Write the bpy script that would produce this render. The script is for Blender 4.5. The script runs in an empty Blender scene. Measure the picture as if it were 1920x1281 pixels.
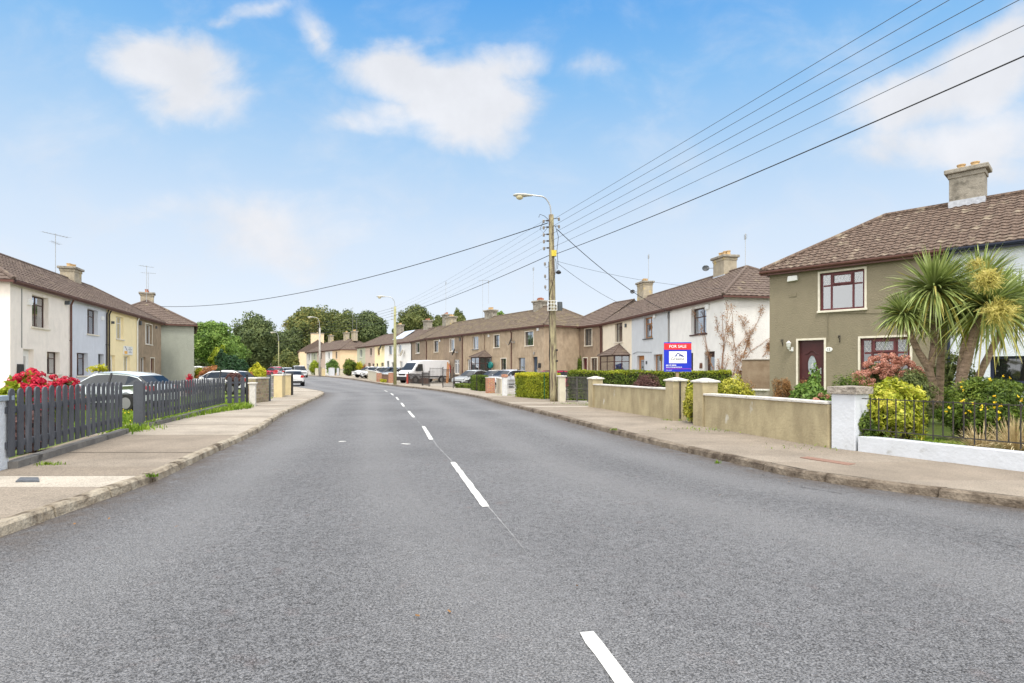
import bpy, bmesh, math, random
import numpy as np
from mathutils import Vector, Matrix

S = bpy.context.scene
COL = S.collection
R = math.radians

# ------------------------------------------------------------------ camera
FPX = 1067.0                      # focal length in photo pixels (1920 wide)
EYE = 1.5
HOR = 694.0
cd = bpy.data.cameras.new('camera')
cam = bpy.data.objects.new('camera', cd)
COL.objects.link(cam)
cam.location = (0, 0, EYE)
cam.rotation_euler = (R(90), 0, 0)
cd.sensor_width = 36.0
cd.lens = FPX / 1920 * 36.0
cd.shift_y = (HOR - 640.5) / 1920
cd.clip_start = 0.05
cd.clip_end = 3000
S.camera = cam

# ------------------------------------------------------------------ sky
SUN_EL, SUN_AZ = R(62), R(178)   # azimuth from +Y, clockwise; behind-left of the camera
EV = 1.08
SKYK = 1 / 2 ** EV
w = bpy.data.worlds.new('World')
S.world = w
w.use_nodes = True
nt = w.node_tree
nt.nodes.clear()
N = nt.nodes.new
L = nt.links.new


def wmath(op, a, b=None, clamp=False):
    n = N('ShaderNodeMath'); n.operation = op; n.use_clamp = clamp
    for i, v in enumerate((a, b)):
        if v is None: continue
        if isinstance(v, (int, float)): n.inputs[i].default_value = v
        else: L(v, n.inputs[i])
    return n.outputs[0]


tc = N('ShaderNodeTexCoord')
sep = N('ShaderNodeSeparateXYZ'); L(tc.outputs['Generated'], sep.inputs[0])
dx, dy, dz = sep.outputs
sky = N('ShaderNodeTexSky'); sky.sky_type = 'NISHITA'; sky.sun_disc = False
sky.sun_elevation = SUN_EL; sky.sun_rotation = SUN_AZ
sky.air_density = 1.0; sky.dust_density = 0.6; sky.ozone_density = 2.0; sky.altitude = 50
skm = N('ShaderNodeVectorMath'); skm.operation = 'MULTIPLY'
L(sky.outputs[0], skm.inputs[0]); skm.inputs[1].default_value = (0.062, 0.075, 0.085)
# colour of the clear air by height: pale low down, saturated blue higher up
hr = N('ShaderNodeValToRGB'); L(dz, hr.inputs[0])
els = hr.color_ramp.elements
STOPS = [(0.0, (0.86, 0.90, 0.985)), (0.10, (0.85, 0.905, 0.985)), (0.22, (0.72, 0.84, 0.98)), (0.34, (0.49, 0.71, 0.96)), (0.45, (0.26, 0.56, 0.94)), (0.56, (0.11, 0.41, 0.90)), (0.75, (0.05, 0.25, 0.7))]
while len(els) < len(STOPS): els.new(0.5)
for i_, (p_, c_) in enumerate(STOPS):
    els[i_].position = p_; els[i_].color = (*[q * SKYK for q in c_], 1)
mixh = N('ShaderNodeMix'); mixh.data_type = 'RGBA'; mixh.inputs[0].default_value = 0.88
L(skm.outputs[0], mixh.inputs[6]); L(hr.outputs[0], mixh.inputs[7])
# clouds: density = soft ellipses round given directions, broken up by noise
nz = N('ShaderNodeTexNoise'); nz.inputs['Scale'].default_value = 3.2; nz.inputs['Detail'].default_value = 7
nz.inputs['Roughness'].default_value = 0.55
L(tc.outputs['Generated'], nz.inputs['Vector'])
nz2 = N('ShaderNodeTexNoise'); nz2.inputs['Scale'].default_value = 8; nz2.inputs['Detail'].default_value = 9; nz2.inputs['Roughness'].default_value = 0.6
L(tc.outputs['Generated'], nz2.inputs['Vector'])
wsep = N('ShaderNodeSeparateColor'); L(nz.outputs['Color'], wsep.inputs[0])
fy = wmath('MAXIMUM', dy, 0.02)
ax = wmath('ADD', wmath('DIVIDE', dx, fy), wmath('MULTIPLY', wmath('SUBTRACT', wsep.outputs[0], 0.5), 0.20))
az = wmath('ADD', wmath('DIVIDE', dz, fy), wmath('MULTIPLY', wmath('SUBTRACT', wsep.outputs[1], 0.5), 0.20))
dens = None
CL = [(320, 112, 140, 66, -0.1, 1.2), (365, 160, 110, 85, -0.3, 0.85), (770, 130, 140, 62, 0, 1.2), (885, 185, 150, 110, -0.35, 1.2), (930, 130, 120, 60, 0, 0.75),
      (990, 210, 90, 60, 0, 0.45), (740, 200, 110, 60, 0.2, 0.45), (1850, 120, 160, 80, 0.4, 1.15), (1720, 175, 170, 75, 0.3, 0.85), (1800, 255, 230, 80, 0, 0.75), (1640, 290, 150, 60, 0, 0.4),
      (600, 70, 95, 42, -0.8, 0.50), (500, 20, 100, 25, 0, 0.42), (410, 34, 45, 18, 0, 0.40), (1100, 150, 80, 36, 0, 0.34), (520, 440, 210, 85, 0, 0.55), (300, 420, 160, 50, 0, 0.3),
      (720, 225, 160, 40, 0, 0.35), (1300, 400, 300, 60, 0, 0.15)]
for (px, py, rx, ry, rot, amp) in CL:
    cx, cz = (px - 960) / FPX, (HOR - py) / FPX
    rx, ry = rx / FPX * 1.25, ry / FPX * 1.25
    ddx = wmath('SUBTRACT', ax, cx); ddz = wmath('SUBTRACT', az, cz)
    c, s_ = math.cos(rot), math.sin(rot)
    uu = wmath('DIVIDE', wmath('ADD', wmath('MULTIPLY', ddx, c), wmath('MULTIPLY', ddz, s_)), rx)
    vv = wmath('DIVIDE', wmath('SUBTRACT', wmath('MULTIPLY', ddz, c), wmath('MULTIPLY', ddx, s_)), ry)
    r2 = wmath('ADD', wmath('MULTIPLY', uu, uu), wmath('MULTIPLY', vv, vv))
    g = wmath('MULTIPLY', wmath('SUBTRACT', 1.0, wmath('SQRT', r2), True), amp * 1.5)
    dens = g if dens is None else wmath('MAXIMUM', dens, g)
front = N('ShaderNodeMapRange'); L(dy, front.inputs[0]); front.inputs[1].default_value = 0.0; front.inputs[2].default_value = 0.2
dens = wmath('MULTIPLY', dens, front.outputs[0])
# clouds added over the unseen sky (overhead, behind and beside the camera)
ng = N('ShaderNodeTexNoise'); ng.inputs['Scale'].default_value = 2.1; ng.inputs['Detail'].default_value = 8
L(tc.outputs['Generated'], ng.inputs['Vector'])
gen = N('ShaderNodeMapRange'); gen.interpolation_type = 'SMOOTHSTEP'; L(ng.outputs['Fac'], gen.inputs[0])
gen.inputs[1].default_value = 0.36; gen.inputs[2].default_value = 0.52
back = N('ShaderNodeMapRange'); L(dy, back.inputs[0]); back.inputs[1].default_value = 0.35; back.inputs[2].default_value = 0.1
topm = N('ShaderNodeMapRange'); L(dz, topm.inputs[0]); topm.inputs[1].default_value = 0.60; topm.inputs[2].default_value = 0.72
genm = wmath('MULTIPLY', gen.outputs[0], wmath('MAXIMUM', back.outputs[0], topm.outputs[0]))
cmb = N('ShaderNodeCombineXYZ'); L(wmath('DIVIDE', dx, fy), cmb.inputs[0]); L(wmath('MULTIPLY', wmath('DIVIDE', dz, fy), 1.5), cmb.inputs[1])
nz3 = N('ShaderNodeTexNoise'); nz3.inputs['Scale'].default_value = 5.5; nz3.inputs['Detail'].default_value = 10; nz3.inputs['Roughness'].default_value = 0.58; nz3.inputs['Distortion'].default_value = 0.35
L(cmb.outputs[0], nz3.inputs['Vector'])
det = wmath('ADD', wmath('MULTIPLY', wmath('SUBTRACT', nz3.outputs['Fac'], 0.5), 1.7), wmath('MULTIPLY', wmath('SUBTRACT', nz2.outputs['Fac'], 0.5), 0.5))
dd = wmath('MULTIPLY', wmath('GREATER_THAN', dens, 0.001), wmath('ADD', dens, wmath('MULTIPLY', det, wmath('MINIMUM', wmath('MULTIPLY', dens, 4.0), 1.0))))
cm = N('ShaderNodeMapRange'); cm.interpolation_type = 'SMOOTHSTEP'; L(dd, cm.inputs[0])
cm.inputs[1].default_value = 0.02; cm.inputs[2].default_value = 0.95; cm.inputs[4].default_value = 0.96
mixc = N('ShaderNodeMix'); mixc.data_type = 'RGBA'
L(cm.outputs[0], mixc.inputs[0]); L(mixh.outputs[2], mixc.inputs[6]); mixc.inputs[7].default_value = (0.86 * SKYK, 0.885 * SKYK, 0.95 * SKYK, 1)
veil = N('ShaderNodeMapRange'); veil.interpolation_type = 'SMOOTHSTEP'; L(nz3.outputs['Fac'], veil.inputs[0]); veil.inputs[1].default_value = 0.42; veil.inputs[2].default_value = 0.85; veil.inputs[4].default_value = 0.38
cshade = N('ShaderNodeMapRange'); L(nz2.outputs['Fac'], cshade.inputs[0]); cshade.inputs[1].default_value = 0.3; cshade.inputs[2].default_value = 0.7; cshade.inputs[3].default_value = 0.90; cshade.inputs[4].default_value = 1.04
cc = N('ShaderNodeVectorMath'); cc.operation = 'SCALE'; cc.inputs[0].default_value = (0.87 * SKYK, 0.885 * SKYK, 0.93 * SKYK); L(cshade.outputs[0], cc.inputs['Scale'])
L(cc.outputs[0], mixc.inputs[7]); L(wmath('MAXIMUM', cm.outputs[0], veil.outputs[0]), mixc.inputs[0])
mixg = N('ShaderNodeMix'); mixg.data_type = 'RGBA'   # added out-of-view cloud, made extra bright to light the walls and ground
L(genm, mixg.inputs[0]); L(mixc.outputs[2], mixg.inputs[6]); mixg.inputs[7].default_value = (1.18, 1.15, 1.10, 1)
bg = N('ShaderNodeBackground'); bg.inputs[1].default_value = 1.0
L(mixg.outputs[2], bg.inputs[0])
wo = N('ShaderNodeOutputWorld'); L(bg.outputs[0], wo.inputs[0])

# ------------------------------------------------------------------ sun
sd = bpy.data.lights.new('sun', 'SUN'); sd.energy = 1.5; sd.angle = R(18); sd.color = (1.0, 0.95, 0.87)
sun = bpy.data.objects.new('sun', sd); COL.objects.link(sun)
sv = Vector((math.sin(SUN_AZ) * math.cos(SUN_EL), math.cos(SUN_AZ) * math.cos(SUN_EL), math.sin(SUN_EL)))
sun.rotation_euler = sv.to_track_quat('Z', 'Y').to_euler()
sun.location = (0, 0, 60)
S.view_settings.view_transform = 'Standard'
S.view_settings.look = 'None'
S.view_settings.exposure = EV
S.view_settings.gamma = 1
S.render.engine = 'CYCLES'
S.cycles.max_bounces = 6
S.cycles.transparent_max_bounces = 12

# ================================================================== helpers
def gz(y):
    t = min(1, max(0, (y - 52) / 40.0))
    return 0.50 * t * t * (3 - 2 * t)


def G(px, py, h=0.0):
    """point of the ground (raised by h) seen at photo pixel px, py"""
    z = FPX * (EYE - h) / (py - HOR)
    for _ in range(12):
        z = FPX * (EYE - h - gz(z)) / (py - HOR)
    return ((px - 960) / FPX * z, z)


def at(px, depth):
    return (px - 960) / FPX * depth


def hz_(py, depth):
    return EYE + (HOR - py) / FPX * depth


def link(o, parent=None):
    COL.objects.link(o)
    if parent is not None: o.parent = parent
    return o


def tag(o, label=None, cat=None, group=None, kind=None):
    if label: o['label'] = label
    if cat: o['category'] = cat
    if group: o['group'] = group
    if kind: o['kind'] = kind
    return o


def empty(name, loc, rz, label, cat, group=None):
    o = bpy.data.objects.new(name, None)
    o.empty_display_size = 0.3
    o.location = loc; o.rotation_euler = (0, 0, rz)
    link(o)
    return tag(o, label, cat, group)


class MB:
    def __init__(s):
        s.v = []; s.f = []; s.m = []

    def quad(s, *p, m=0):
        b = len(s.v); s.v += [tuple(q) for q in p]; s.f.append(tuple(range(b, b + len(p)))); s.m.append(m)

    def box(s, x0, x1, y0, y1, z0, z1, m=0):
        b = len(s.v)
        s.v += [(x0, y0, z0), (x1, y0, z0), (x1, y1, z0), (x0, y1, z0), (x0, y0, z1), (x1, y0, z1), (x1, y1, z1), (x0, y1, z1)]
        for f in ((0, 3, 2, 1), (4, 5, 6, 7), (0, 1, 5, 4), (1, 2, 6, 5), (2, 3, 7, 6), (3, 0, 4, 7)):
            s.f.append(tuple(b + i for i in f)); s.m.append(m)

    def bar(s, a, b_, w, h=None, m=0, up=(0, 0, 1)):
        """box of section w x h running from a to b"""
        h = w if h is None else h
        a = Vector(a); b_ = Vector(b_); d = (b_ - a).normalized()
        up = Vector(up)
        if abs(d.dot(up)) > 0.99: up = Vector((0, 1, 0))
        sx = d.cross(up).normalized(); sy = sx.cross(d).normalized()
        b = len(s.v)
        for p in (a, b_):
            for i, j in ((-1, -1), (1, -1), (1, 1), (-1, 1)):
                s.v.append(tuple(p + sx * (i * w / 2) + sy * (j * h / 2)))
        for f in ((3, 2, 1, 0), (4, 5, 6, 7), (0, 1, 5, 4), (1, 2, 6, 5), (2, 3, 7, 6), (3, 0, 4, 7)):
            s.f.append(tuple(b + i for i in f)); s.m.append(m)

    def tube(s, pts, r, n=8, m=0, cap=True):
        pts = [Vector(p) for p in pts]
        rs = r if isinstance(r, (list, tuple)) else [r] * len(pts)
        b = len(s.v); ref = Vector((0, 0, 1))
        d0 = (pts[1] - pts[0]).normalized()
        if abs(d0.dot(ref)) > 0.9: ref = Vector((1, 0, 0))
        for i, p in enumerate(pts):
            if i == 0: d = pts[1] - p
            elif i == len(pts) - 1: d = p - pts[i - 1]
            else: d = pts[i + 1] - pts[i - 1]
            d.normalize()
            sx = d.cross(ref).normalized(); sy = d.cross(sx).normalized()
            ref = sx.cross(d).normalized() if sx.length > 0 else ref
            for k in range(n):
                t = 2 * math.pi * k / n
                s.v.append(tuple(p + (sx * math.cos(t) + sy * math.sin(t)) * rs[i]))
        for i in range(len(pts) - 1):
            for k in range(n):
                a = b + i * n + k; c = b + i * n + (k + 1) % n
                s.f.append((a, c, c + n, a + n)); s.m.append(m)
        if cap:
            s.f.append(tuple(b + k for k in reversed(range(n)))); s.m.append(m)
            e = b + (len(pts) - 1) * n
            s.f.append(tuple(e + k for k in range(n))); s.m.append(m)

    def lathe(s, prof, c=(0, 0, 0), n=16, axis='z', m=0):
        """prof: (radius, height) list"""
        b = len(s.v)
        for (r, h) in prof:
            for k in range(n):
                t = 2 * math.pi * k / n
                if axis == 'z': p = (c[0] + r * math.cos(t), c[1] + r * math.sin(t), c[2] + h)
                elif axis == 'y': p = (c[0] + r * math.cos(t), c[1] + h, c[2] + r * math.sin(t))
                else: p = (c[0] + h, c[1] + r * math.cos(t), c[2] + r * math.sin(t))
                s.v.append(p)
        for i in range(len(prof) - 1):
            for k in range(n):
                a = b + i * n + k; d = b + i * n + (k + 1) % n
                s.f.append((a, d, d + n, a + n)); s.m.append(m)
        if prof[0][0] > 1e-5: s.f.append(tuple(b + k for k in reversed(range(n)))); s.m.append(m)
        e = b + (len(prof) - 1) * n
        if prof[-1][0] > 1e-5: s.f.append(tuple(e + k for k in range(n))); s.m.append(m)

    def prism(s, poly, h0, h1, plane='xy', m=0):
        """poly extruded between h0 and h1 across the given plane"""
        def P(a, b, h):
            return {'xy': (a, b, h), 'xz': (a, h, b), 'yz': (h, a, b)}[plane]
        b = len(s.v); n = len(poly)
        s.v += [P(x, y, h0) for x, y in poly] + [P(x, y, h1) for x, y in poly]
        s.f.append(tuple(b + i for i in reversed(range(n)))); s.m.append(m)
        s.f.append(tuple(b + n + i for i in range(n))); s.m.append(m)
        for i in range(n):
            j = (i + 1) % n
            s.f.append((b + i, b + j, b + n + j, b + n + i)); s.m.append(m)

    def build(s, name, mat, parent=None, smooth=False, bevel=0, loc=None, rz=0, fix=True):
        me = bpy.data.meshes.new(name)
        me.from_pydata(s.v, [], s.f)
        for mm in (mat if isinstance(mat, (list, tuple)) else [mat]): me.materials.append(mm)
        if any(s.m): me.polygons.foreach_set('material_index', s.m)
        if fix:
            bm = bmesh.new(); bm.from_mesh(me)
            bmesh.ops.recalc_face_normals(bm, faces=bm.faces)
            bm.to_mesh(me); bm.free()
        if smooth:
            me.polygons.foreach_set('use_smooth', [True] * len(me.polygons))
            if smooth != 'all':
                try: me.set_sharp_from_angle(angle=R(38))
                except Exception: pass
        o = bpy.data.objects.new(name, me)
        if loc is not None: o.location = loc; o.rotation_euler = (0, 0, rz)
        link(o, parent)
        if bevel:
            md = o.modifiers.new('bevel', 'BEVEL'); md.width = bevel; md.segments = 2; md.limit_method = 'ANGLE'
        return o


# ------------------------------------------------------------------ materials
def M(name, c1, c2=None, rough=0.85, scale=4.0, bump=0.0, bscale=None, c3=None, s3=0.8, t3=(0.55, 0.7), metal=0.0,
      detail=6, bdist=0.02, spec=0.3, stretch=None, coat=0.0, mixr=(0.35, 0.65), emit=None):
    m = bpy.data.materials.new(name); m.use_nodes = True
    t = m.node_tree; n = t.nodes; l = t.links
    p = n['Principled BSDF']
    p.inputs['Roughness'].default_value = rough
    p.inputs['Metallic'].default_value = metal
    p.inputs['Specular IOR Level'].default_value = spec
    p.inputs['Coat Weight'].default_value = coat
    p.inputs['Base Color'].default_value = (*c1, 1)
    if emit:
        p.inputs['Emission Color'].default_value = (*emit[0], 1); p.inputs['Emission Strength'].default_value = emit[1]
    co = n.new('ShaderNodeTexCoord'); src = co.outputs['Object']
    if stretch:
        mp = n.new('ShaderNodeMapping'); mp.inputs['Scale'].default_value = stretch
        l.new(src, mp.inputs[0]); st = mp.outputs[0]
    else: st = src
    if c2 is not None:
        nz = n.new('ShaderNodeTexNoise'); nz.inputs['Scale'].default_value = scale; nz.inputs['Detail'].default_value = detail
        nz.inputs['Roughness'].default_value = 0.62
        l.new(st, nz.inputs['Vector'])
        mr = n.new('ShaderNodeMapRange'); mr.inputs[1].default_value = mixr[0]; mr.inputs[2].default_value = mixr[1]
        l.new(nz.outputs['Fac'], mr.inputs[0])
        mx = n.new('ShaderNodeMix'); mx.data_type = 'RGBA'
        mx.inputs[6].default_value = (*c1, 1); mx.inputs[7].default_value = (*c2, 1)
        l.new(mr.outputs[0], mx.inputs[0]); out = mx.outputs[2]
        if c3 is not None:
            n3 = n.new('ShaderNodeTexNoise'); n3.inputs['Scale'].default_value = s3; n3.inputs['Detail'].default_value = 7
            n3.inputs['Roughness'].default_value = 0.65
            l.new(st, n3.inputs['Vector'])
            r3 = n.new('ShaderNodeMapRange'); r3.inputs[1].default_value = t3[0]; r3.inputs[2].default_value = t3[1]
            l.new(n3.outputs['Fac'], r3.inputs[0])
            m3 = n.new('ShaderNodeMix'); m3.data_type = 'RGBA'; m3.inputs[7].default_value = (*c3, 1)
            l.new(r3.outputs[0], m3.inputs[0]); l.new(out, m3.inputs[6]); out = m3.outputs[2]
        l.new(out, p.inputs['Base Color'])
    if bump:
        nb = n.new('ShaderNodeTexNoise'); nb.inputs['Scale'].default_value = bscale or scale * 8; nb.inputs['Detail'].default_value = 4
        l.new(src, nb.inputs['Vector'])
        bp = n.new('ShaderNodeBump'); bp.inputs['Strength'].default_value = bump; bp.inputs['Distance'].default_value = bdist
        l.new(nb.outputs['Fac'], bp.inputs['Height']); l.new(bp.outputs[0], p.inputs['Normal'])
    return m


def sc(c, k): return tuple(min(1, x * k) for x in c)


def render_wall(name, c, stain=0.72, bump=0.8, bs=22, dirt=None, var=0.92):
    """painted roughcast with weather streaks"""
    return M(name, c, sc(c, var), 0.92, 1.6, bump, bs, dirt or sc(c, stain), 0.9, (0.50, 0.80), bdist=0.03, stretch=(1.6, 1.6, 1.1))


def leafmat(name, cols, rough=0.55, trans=0.25, nscale=1.2, alpha=None):
    """foliage: every leaf takes its own tone between the given colours, clumps shift it too"""
    m = bpy.data.materials.new(name); m.use_nodes = True
    t = m.node_tree; n = t.nodes; l = t.links
    p = n['Principled BSDF']; p.inputs['Roughness'].default_value = rough; p.inputs['Specular IOR Level'].default_value = 0.25
    at_ = n.new('ShaderNodeAttribute'); at_.attribute_name = 'rnd'
    co = n.new('ShaderNodeTexCoord')
    nz = n.new('ShaderNodeTexNoise'); nz.inputs['Scale'].default_value = nscale; nz.inputs['Detail'].default_value = 3
    l.new(co.outputs['Object'], nz.inputs['Vector'])
    mr = n.new('ShaderNodeMapRange'); mr.inputs[1].default_value = 0.3; mr.inputs[2].default_value = 0.7
    l.new(nz.outputs['Fac'], mr.inputs[0])
    ad = n.new('ShaderNodeMix'); ad.data_type = 'FLOAT'; ad.inputs[0].default_value = 0.5
    l.new(at_.outputs['Fac'], ad.inputs[2]); l.new(mr.outputs[0], ad.inputs[3])
    cr = n.new('ShaderNodeValToRGB'); l.new(ad.outputs[0], cr.inputs[0])
    e = cr.color_ramp.elements
    while len(e) < len(cols): e.new(0.5)
    for i, c in enumerate(cols):
        e[i].position = 0.12 + 0.76 * i / (len(cols) - 1); e[i].color = (*c, 1)
    l.new(cr.outputs[0], p.inputs['Base Color'])
    tr = n.new('ShaderNodeBsdfTranslucent'); l.new(cr.outputs[0], tr.inputs[0])
    ms = n.new('ShaderNodeMixShader'); ms.inputs[0].default_value = trans
    l.new(p.outputs[0], ms.inputs[1]); l.new(tr.outputs[0], ms.inputs[2])
    l.new(ms.outputs[0], n['Material Output'].inputs[0])
    return m


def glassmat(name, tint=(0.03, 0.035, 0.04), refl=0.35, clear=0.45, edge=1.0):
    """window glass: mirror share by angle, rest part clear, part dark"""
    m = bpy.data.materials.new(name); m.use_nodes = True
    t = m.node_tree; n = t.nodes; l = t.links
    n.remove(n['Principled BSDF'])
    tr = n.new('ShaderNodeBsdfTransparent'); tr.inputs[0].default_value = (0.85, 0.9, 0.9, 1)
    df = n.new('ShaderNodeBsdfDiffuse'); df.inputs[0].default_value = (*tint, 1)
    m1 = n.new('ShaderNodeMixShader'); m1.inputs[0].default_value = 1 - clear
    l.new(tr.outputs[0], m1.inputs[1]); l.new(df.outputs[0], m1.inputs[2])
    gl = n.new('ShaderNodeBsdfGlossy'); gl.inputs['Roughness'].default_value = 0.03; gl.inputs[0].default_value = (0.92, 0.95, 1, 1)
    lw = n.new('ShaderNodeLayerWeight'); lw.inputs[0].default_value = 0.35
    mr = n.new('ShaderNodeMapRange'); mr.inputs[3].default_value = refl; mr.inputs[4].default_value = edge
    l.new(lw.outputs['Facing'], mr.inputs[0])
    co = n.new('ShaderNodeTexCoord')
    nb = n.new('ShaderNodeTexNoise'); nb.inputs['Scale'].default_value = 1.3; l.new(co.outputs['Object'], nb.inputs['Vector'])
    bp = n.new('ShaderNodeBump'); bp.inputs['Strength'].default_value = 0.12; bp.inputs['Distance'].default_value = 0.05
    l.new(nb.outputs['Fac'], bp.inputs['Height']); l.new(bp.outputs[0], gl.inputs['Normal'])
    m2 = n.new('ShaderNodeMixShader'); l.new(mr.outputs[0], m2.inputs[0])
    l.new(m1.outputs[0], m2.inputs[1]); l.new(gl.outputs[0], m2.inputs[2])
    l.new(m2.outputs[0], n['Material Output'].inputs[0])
    return m


def paint(name, c, rough=0.25): return M(name, c, sc(c, 0.93), rough, 3, coat=0.6, spec=0.5)


GLASS = glassmat('window_glass', (0.03, 0.035, 0.04), 0.20, 0.45, 0.9)
GLASSD = glassmat('dark_glass', (0.01, 0.012, 0.014), 0.12, 0.25, 0.8)
CARGLASS = glassmat('car_glass', (0.012, 0.015, 0.017), 0.045, 0.10, 0.18)
WHITE = M('white_plastic', (0.78, 0.79, 0.78), (0.7, 0.7, 0.69), 0.45, 5)
CREAM = M('cream_paint', (0.72, 0.68, 0.58), (0.62, 0.57, 0.48), 0.7, 6)
BLACK = M('black_plastic', (0.02, 0.02, 0.022), (0.03, 0.03, 0.032), 0.5, 8)
IRON = M('black_iron', (0.022, 0.022, 0.025), (0.05, 0.04, 0.035), 0.55, 12, 0.2, 60)
BROWNW = M('dark_brown_frame', (0.075, 0.035, 0.03), (0.055, 0.028, 0.024), 0.45, 6)
MAROON = M('maroon_frame', (0.13, 0.034, 0.038), (0.10, 0.026, 0.03), 0.45, 5)
MARDOOR = M('maroon_door', (0.075, 0.019, 0.021), (0.06, 0.016, 0.018), 0.4, 5)
TANW = M('golden_oak_frame', (0.42, 0.19, 0.06), (0.34, 0.14, 0.045), 0.5, 9)
GREYW = M('slate_grey_frame', (0.08, 0.09, 0.10), None, 0.5)
STEEL = M('galvanised_steel', (0.42, 0.43, 0.43), (0.32, 0.33, 0.33), 0.45, 20, metal=0.7)
RUBBER = M('tyre_rubber', (0.018, 0.018, 0.018), None, 0.8)
ALLOY = M('wheel_alloy', (0.26, 0.26, 0.27), None, 0.4, metal=0.8)
CURT = M('net_curtain', (0.75, 0.76, 0.76), (0.58, 0.6, 0.61), 0.9, 14, 0.4, 30, stretch=(4, 4, 0.2))
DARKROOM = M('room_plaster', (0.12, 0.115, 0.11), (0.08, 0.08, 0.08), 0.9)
CONC = M('weathered_concrete', (0.36, 0.33, 0.28), (0.22, 0.2, 0.165), 0.95, 3.5, 0.8, 30, (0.12, 0.11, 0.09), 2.2, (0.52, 0.68))
CONCL = M('pale_coping', (0.66, 0.64, 0.60), (0.5, 0.48, 0.44), 0.9, 9, 0.6, 40, (0.12, 0.11, 0.10), 5, (0.62, 0.72))
LEAD = M('lead_flashing', (0.5, 0.53, 0.58), (0.36, 0.38, 0.42), 0.5, 9, 0.5, 12)
POT = M('buff_clay', (0.58, 0.40, 0.20), (0.45, 0.30, 0.15), 0.8, 6)
POTR = M('red_clay', (0.42, 0.16, 0.09), (0.34, 0.14, 0.09), 0.8, 6)
PLASTB = M('brown_gutter', (0.10, 0.045, 0.035), (0.13, 0.06, 0.05), 0.5, 6)
REDL = M('red_lens', (0.45, 0.02, 0.02), None, 0.2)
LAMPL = M('clear_lens', (0.75, 0.77, 0.78), None, 0.12)


def tilemat(name, c1, c2, moss=(0.34, 0.29, 0.13), mt=(0.60, 0.72), fine=9):
    return M(name, c1, c2, 0.93, fine, 0.5, 45, moss, 1.9, mt, bdist=0.012)


ROOF1 = tilemat('roof_tile_brown', (0.098, 0.072, 0.060), (0.155, 0.118, 0.098), (0.25, 0.21, 0.14), (0.57, 0.78))
ROOF2 = tilemat('roof_tile_mossy', (0.10, 0.076, 0.06), (0.165, 0.13, 0.10), (0.23, 0.19, 0.10), (0.50, 0.75))
ROOF3 = tilemat('roof_tile_worn', (0.045, 0.031, 0.025), (0.215, 0.155, 0.12), (0.36, 0.31, 0.23), (0.56, 0.72), fine=18)
# ================================================================== ground, road, pavements
def pl(pts):
    """piecewise smooth x(y) through (y, x) points"""
    pts = sorted(pts); ys = np.array([p[0] for p in pts]); xs = np.array([p[1] for p in pts])
    d = np.gradient(xs, ys)
    def f(y):
        if y <= ys[0]: return float(xs[0] + (y - ys[0]) * d[0])
        if y >= ys[-1]: return float(xs[-1] + (y - ys[-1]) * d[-1])
        i = int(np.searchsorted(ys, y)) - 1; i = max(0, min(i, len(ys) - 2))
        h = ys[i + 1] - ys[i]; t = (y - ys[i]) / h
        return float((2 * t**3 - 3 * t**2 + 1) * xs[i] + (t**3 - 2 * t**2 + t) * h * d[i] + (-2 * t**3 + 3 * t**2) * xs[i + 1] + (t**3 - t**2) * h * d[i + 1])
    return f


KR = pl([(-14, 26), (-5, 18), (0, 12.4), (3, 8.6), (5, 6.65), (6.2, 5.5), (7.96, 3.95), (8.9, 3.65), (10.9, 3.0), (13.5, 2.35), (19.5, 0.95), (24.7, -0.42),
         (30.4, -1.77), (40.4, -5.15), (55.7, -12.15), (75, -21.5), (88, -29.5), (110, -45), (135, -66), (160, -90)])
KL = pl([(-14, -4.2), (0, -4.35), (5.1, -4.6), (6.56, -4.72), (7.5, -4.8), (9.64, -5.25), (13, -5.95), (18.4, -7.47), (26, -9.3), (33, -11.0), (36.5, -12.1),
         (40, -13.9), (50.6, -19.9), (62, -25.5), (75, -32.5), (88, -41), (105, -55), (125, -75), (150, -104)])
BR = pl([(-14, 31), (-5, 23), (0, 17.4), (4, 12.5), (6.6, 8.9), (7.72, 7.05), (8.8, 6.3), (10.16, 5.66), (10.9, 5.38), (14.4, 4.62), (15.6, 4.42), (21.6, 3.0), (25.6, 2.25),
         (29.1, 0.75), (30.9, 0.0), (34.5, -1.25), (45.3, -4.8), (51.5, -8.1), (59.3, -11.4), (75, -19.3), (88, -27.3), (110, -42.8), (135, -63.8), (160, -88)])
BL = pl([(-14, -6.3), (0, -6.4), (6, -6.55), (7.7, -6.95), (12.4, -8.5), (13.5, -8.95), (17.65, -9.7), (23.5, -10.7), (25.6, -11.0), (29.3, -11.9), (31.5, -12.35),
         (36, -14.2), (40, -16.3), (50.6, -22.0), (62, -27.7), (75, -34.7), (88, -43.5), (105, -57.5), (125, -77.5), (150, -106.5)])

YS = [-14 + 0.5 * i for i in range(100)] + [36 + i for i in range(44)] + [80 + 2.0 * i for i in range(36)]
YS = sorted(set(YS))


def strip(fl, fr, ys, n, zf, extra=None):
    mb = MB(); k = n + 1
    for y in ys:
        a, b = fl(y), fr(y)
        for j in range(k):
            t = j / n; x = a + (b - a) * t
            mb.v.append((x, y, zf(y, t)))
    for i in range(len(ys) - 1):
        for j in range(n):
            p = i * k + j
            mb.f.append((p, p + 1, p + k + 1, p + k)); mb.m.append(0)
    return mb


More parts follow.
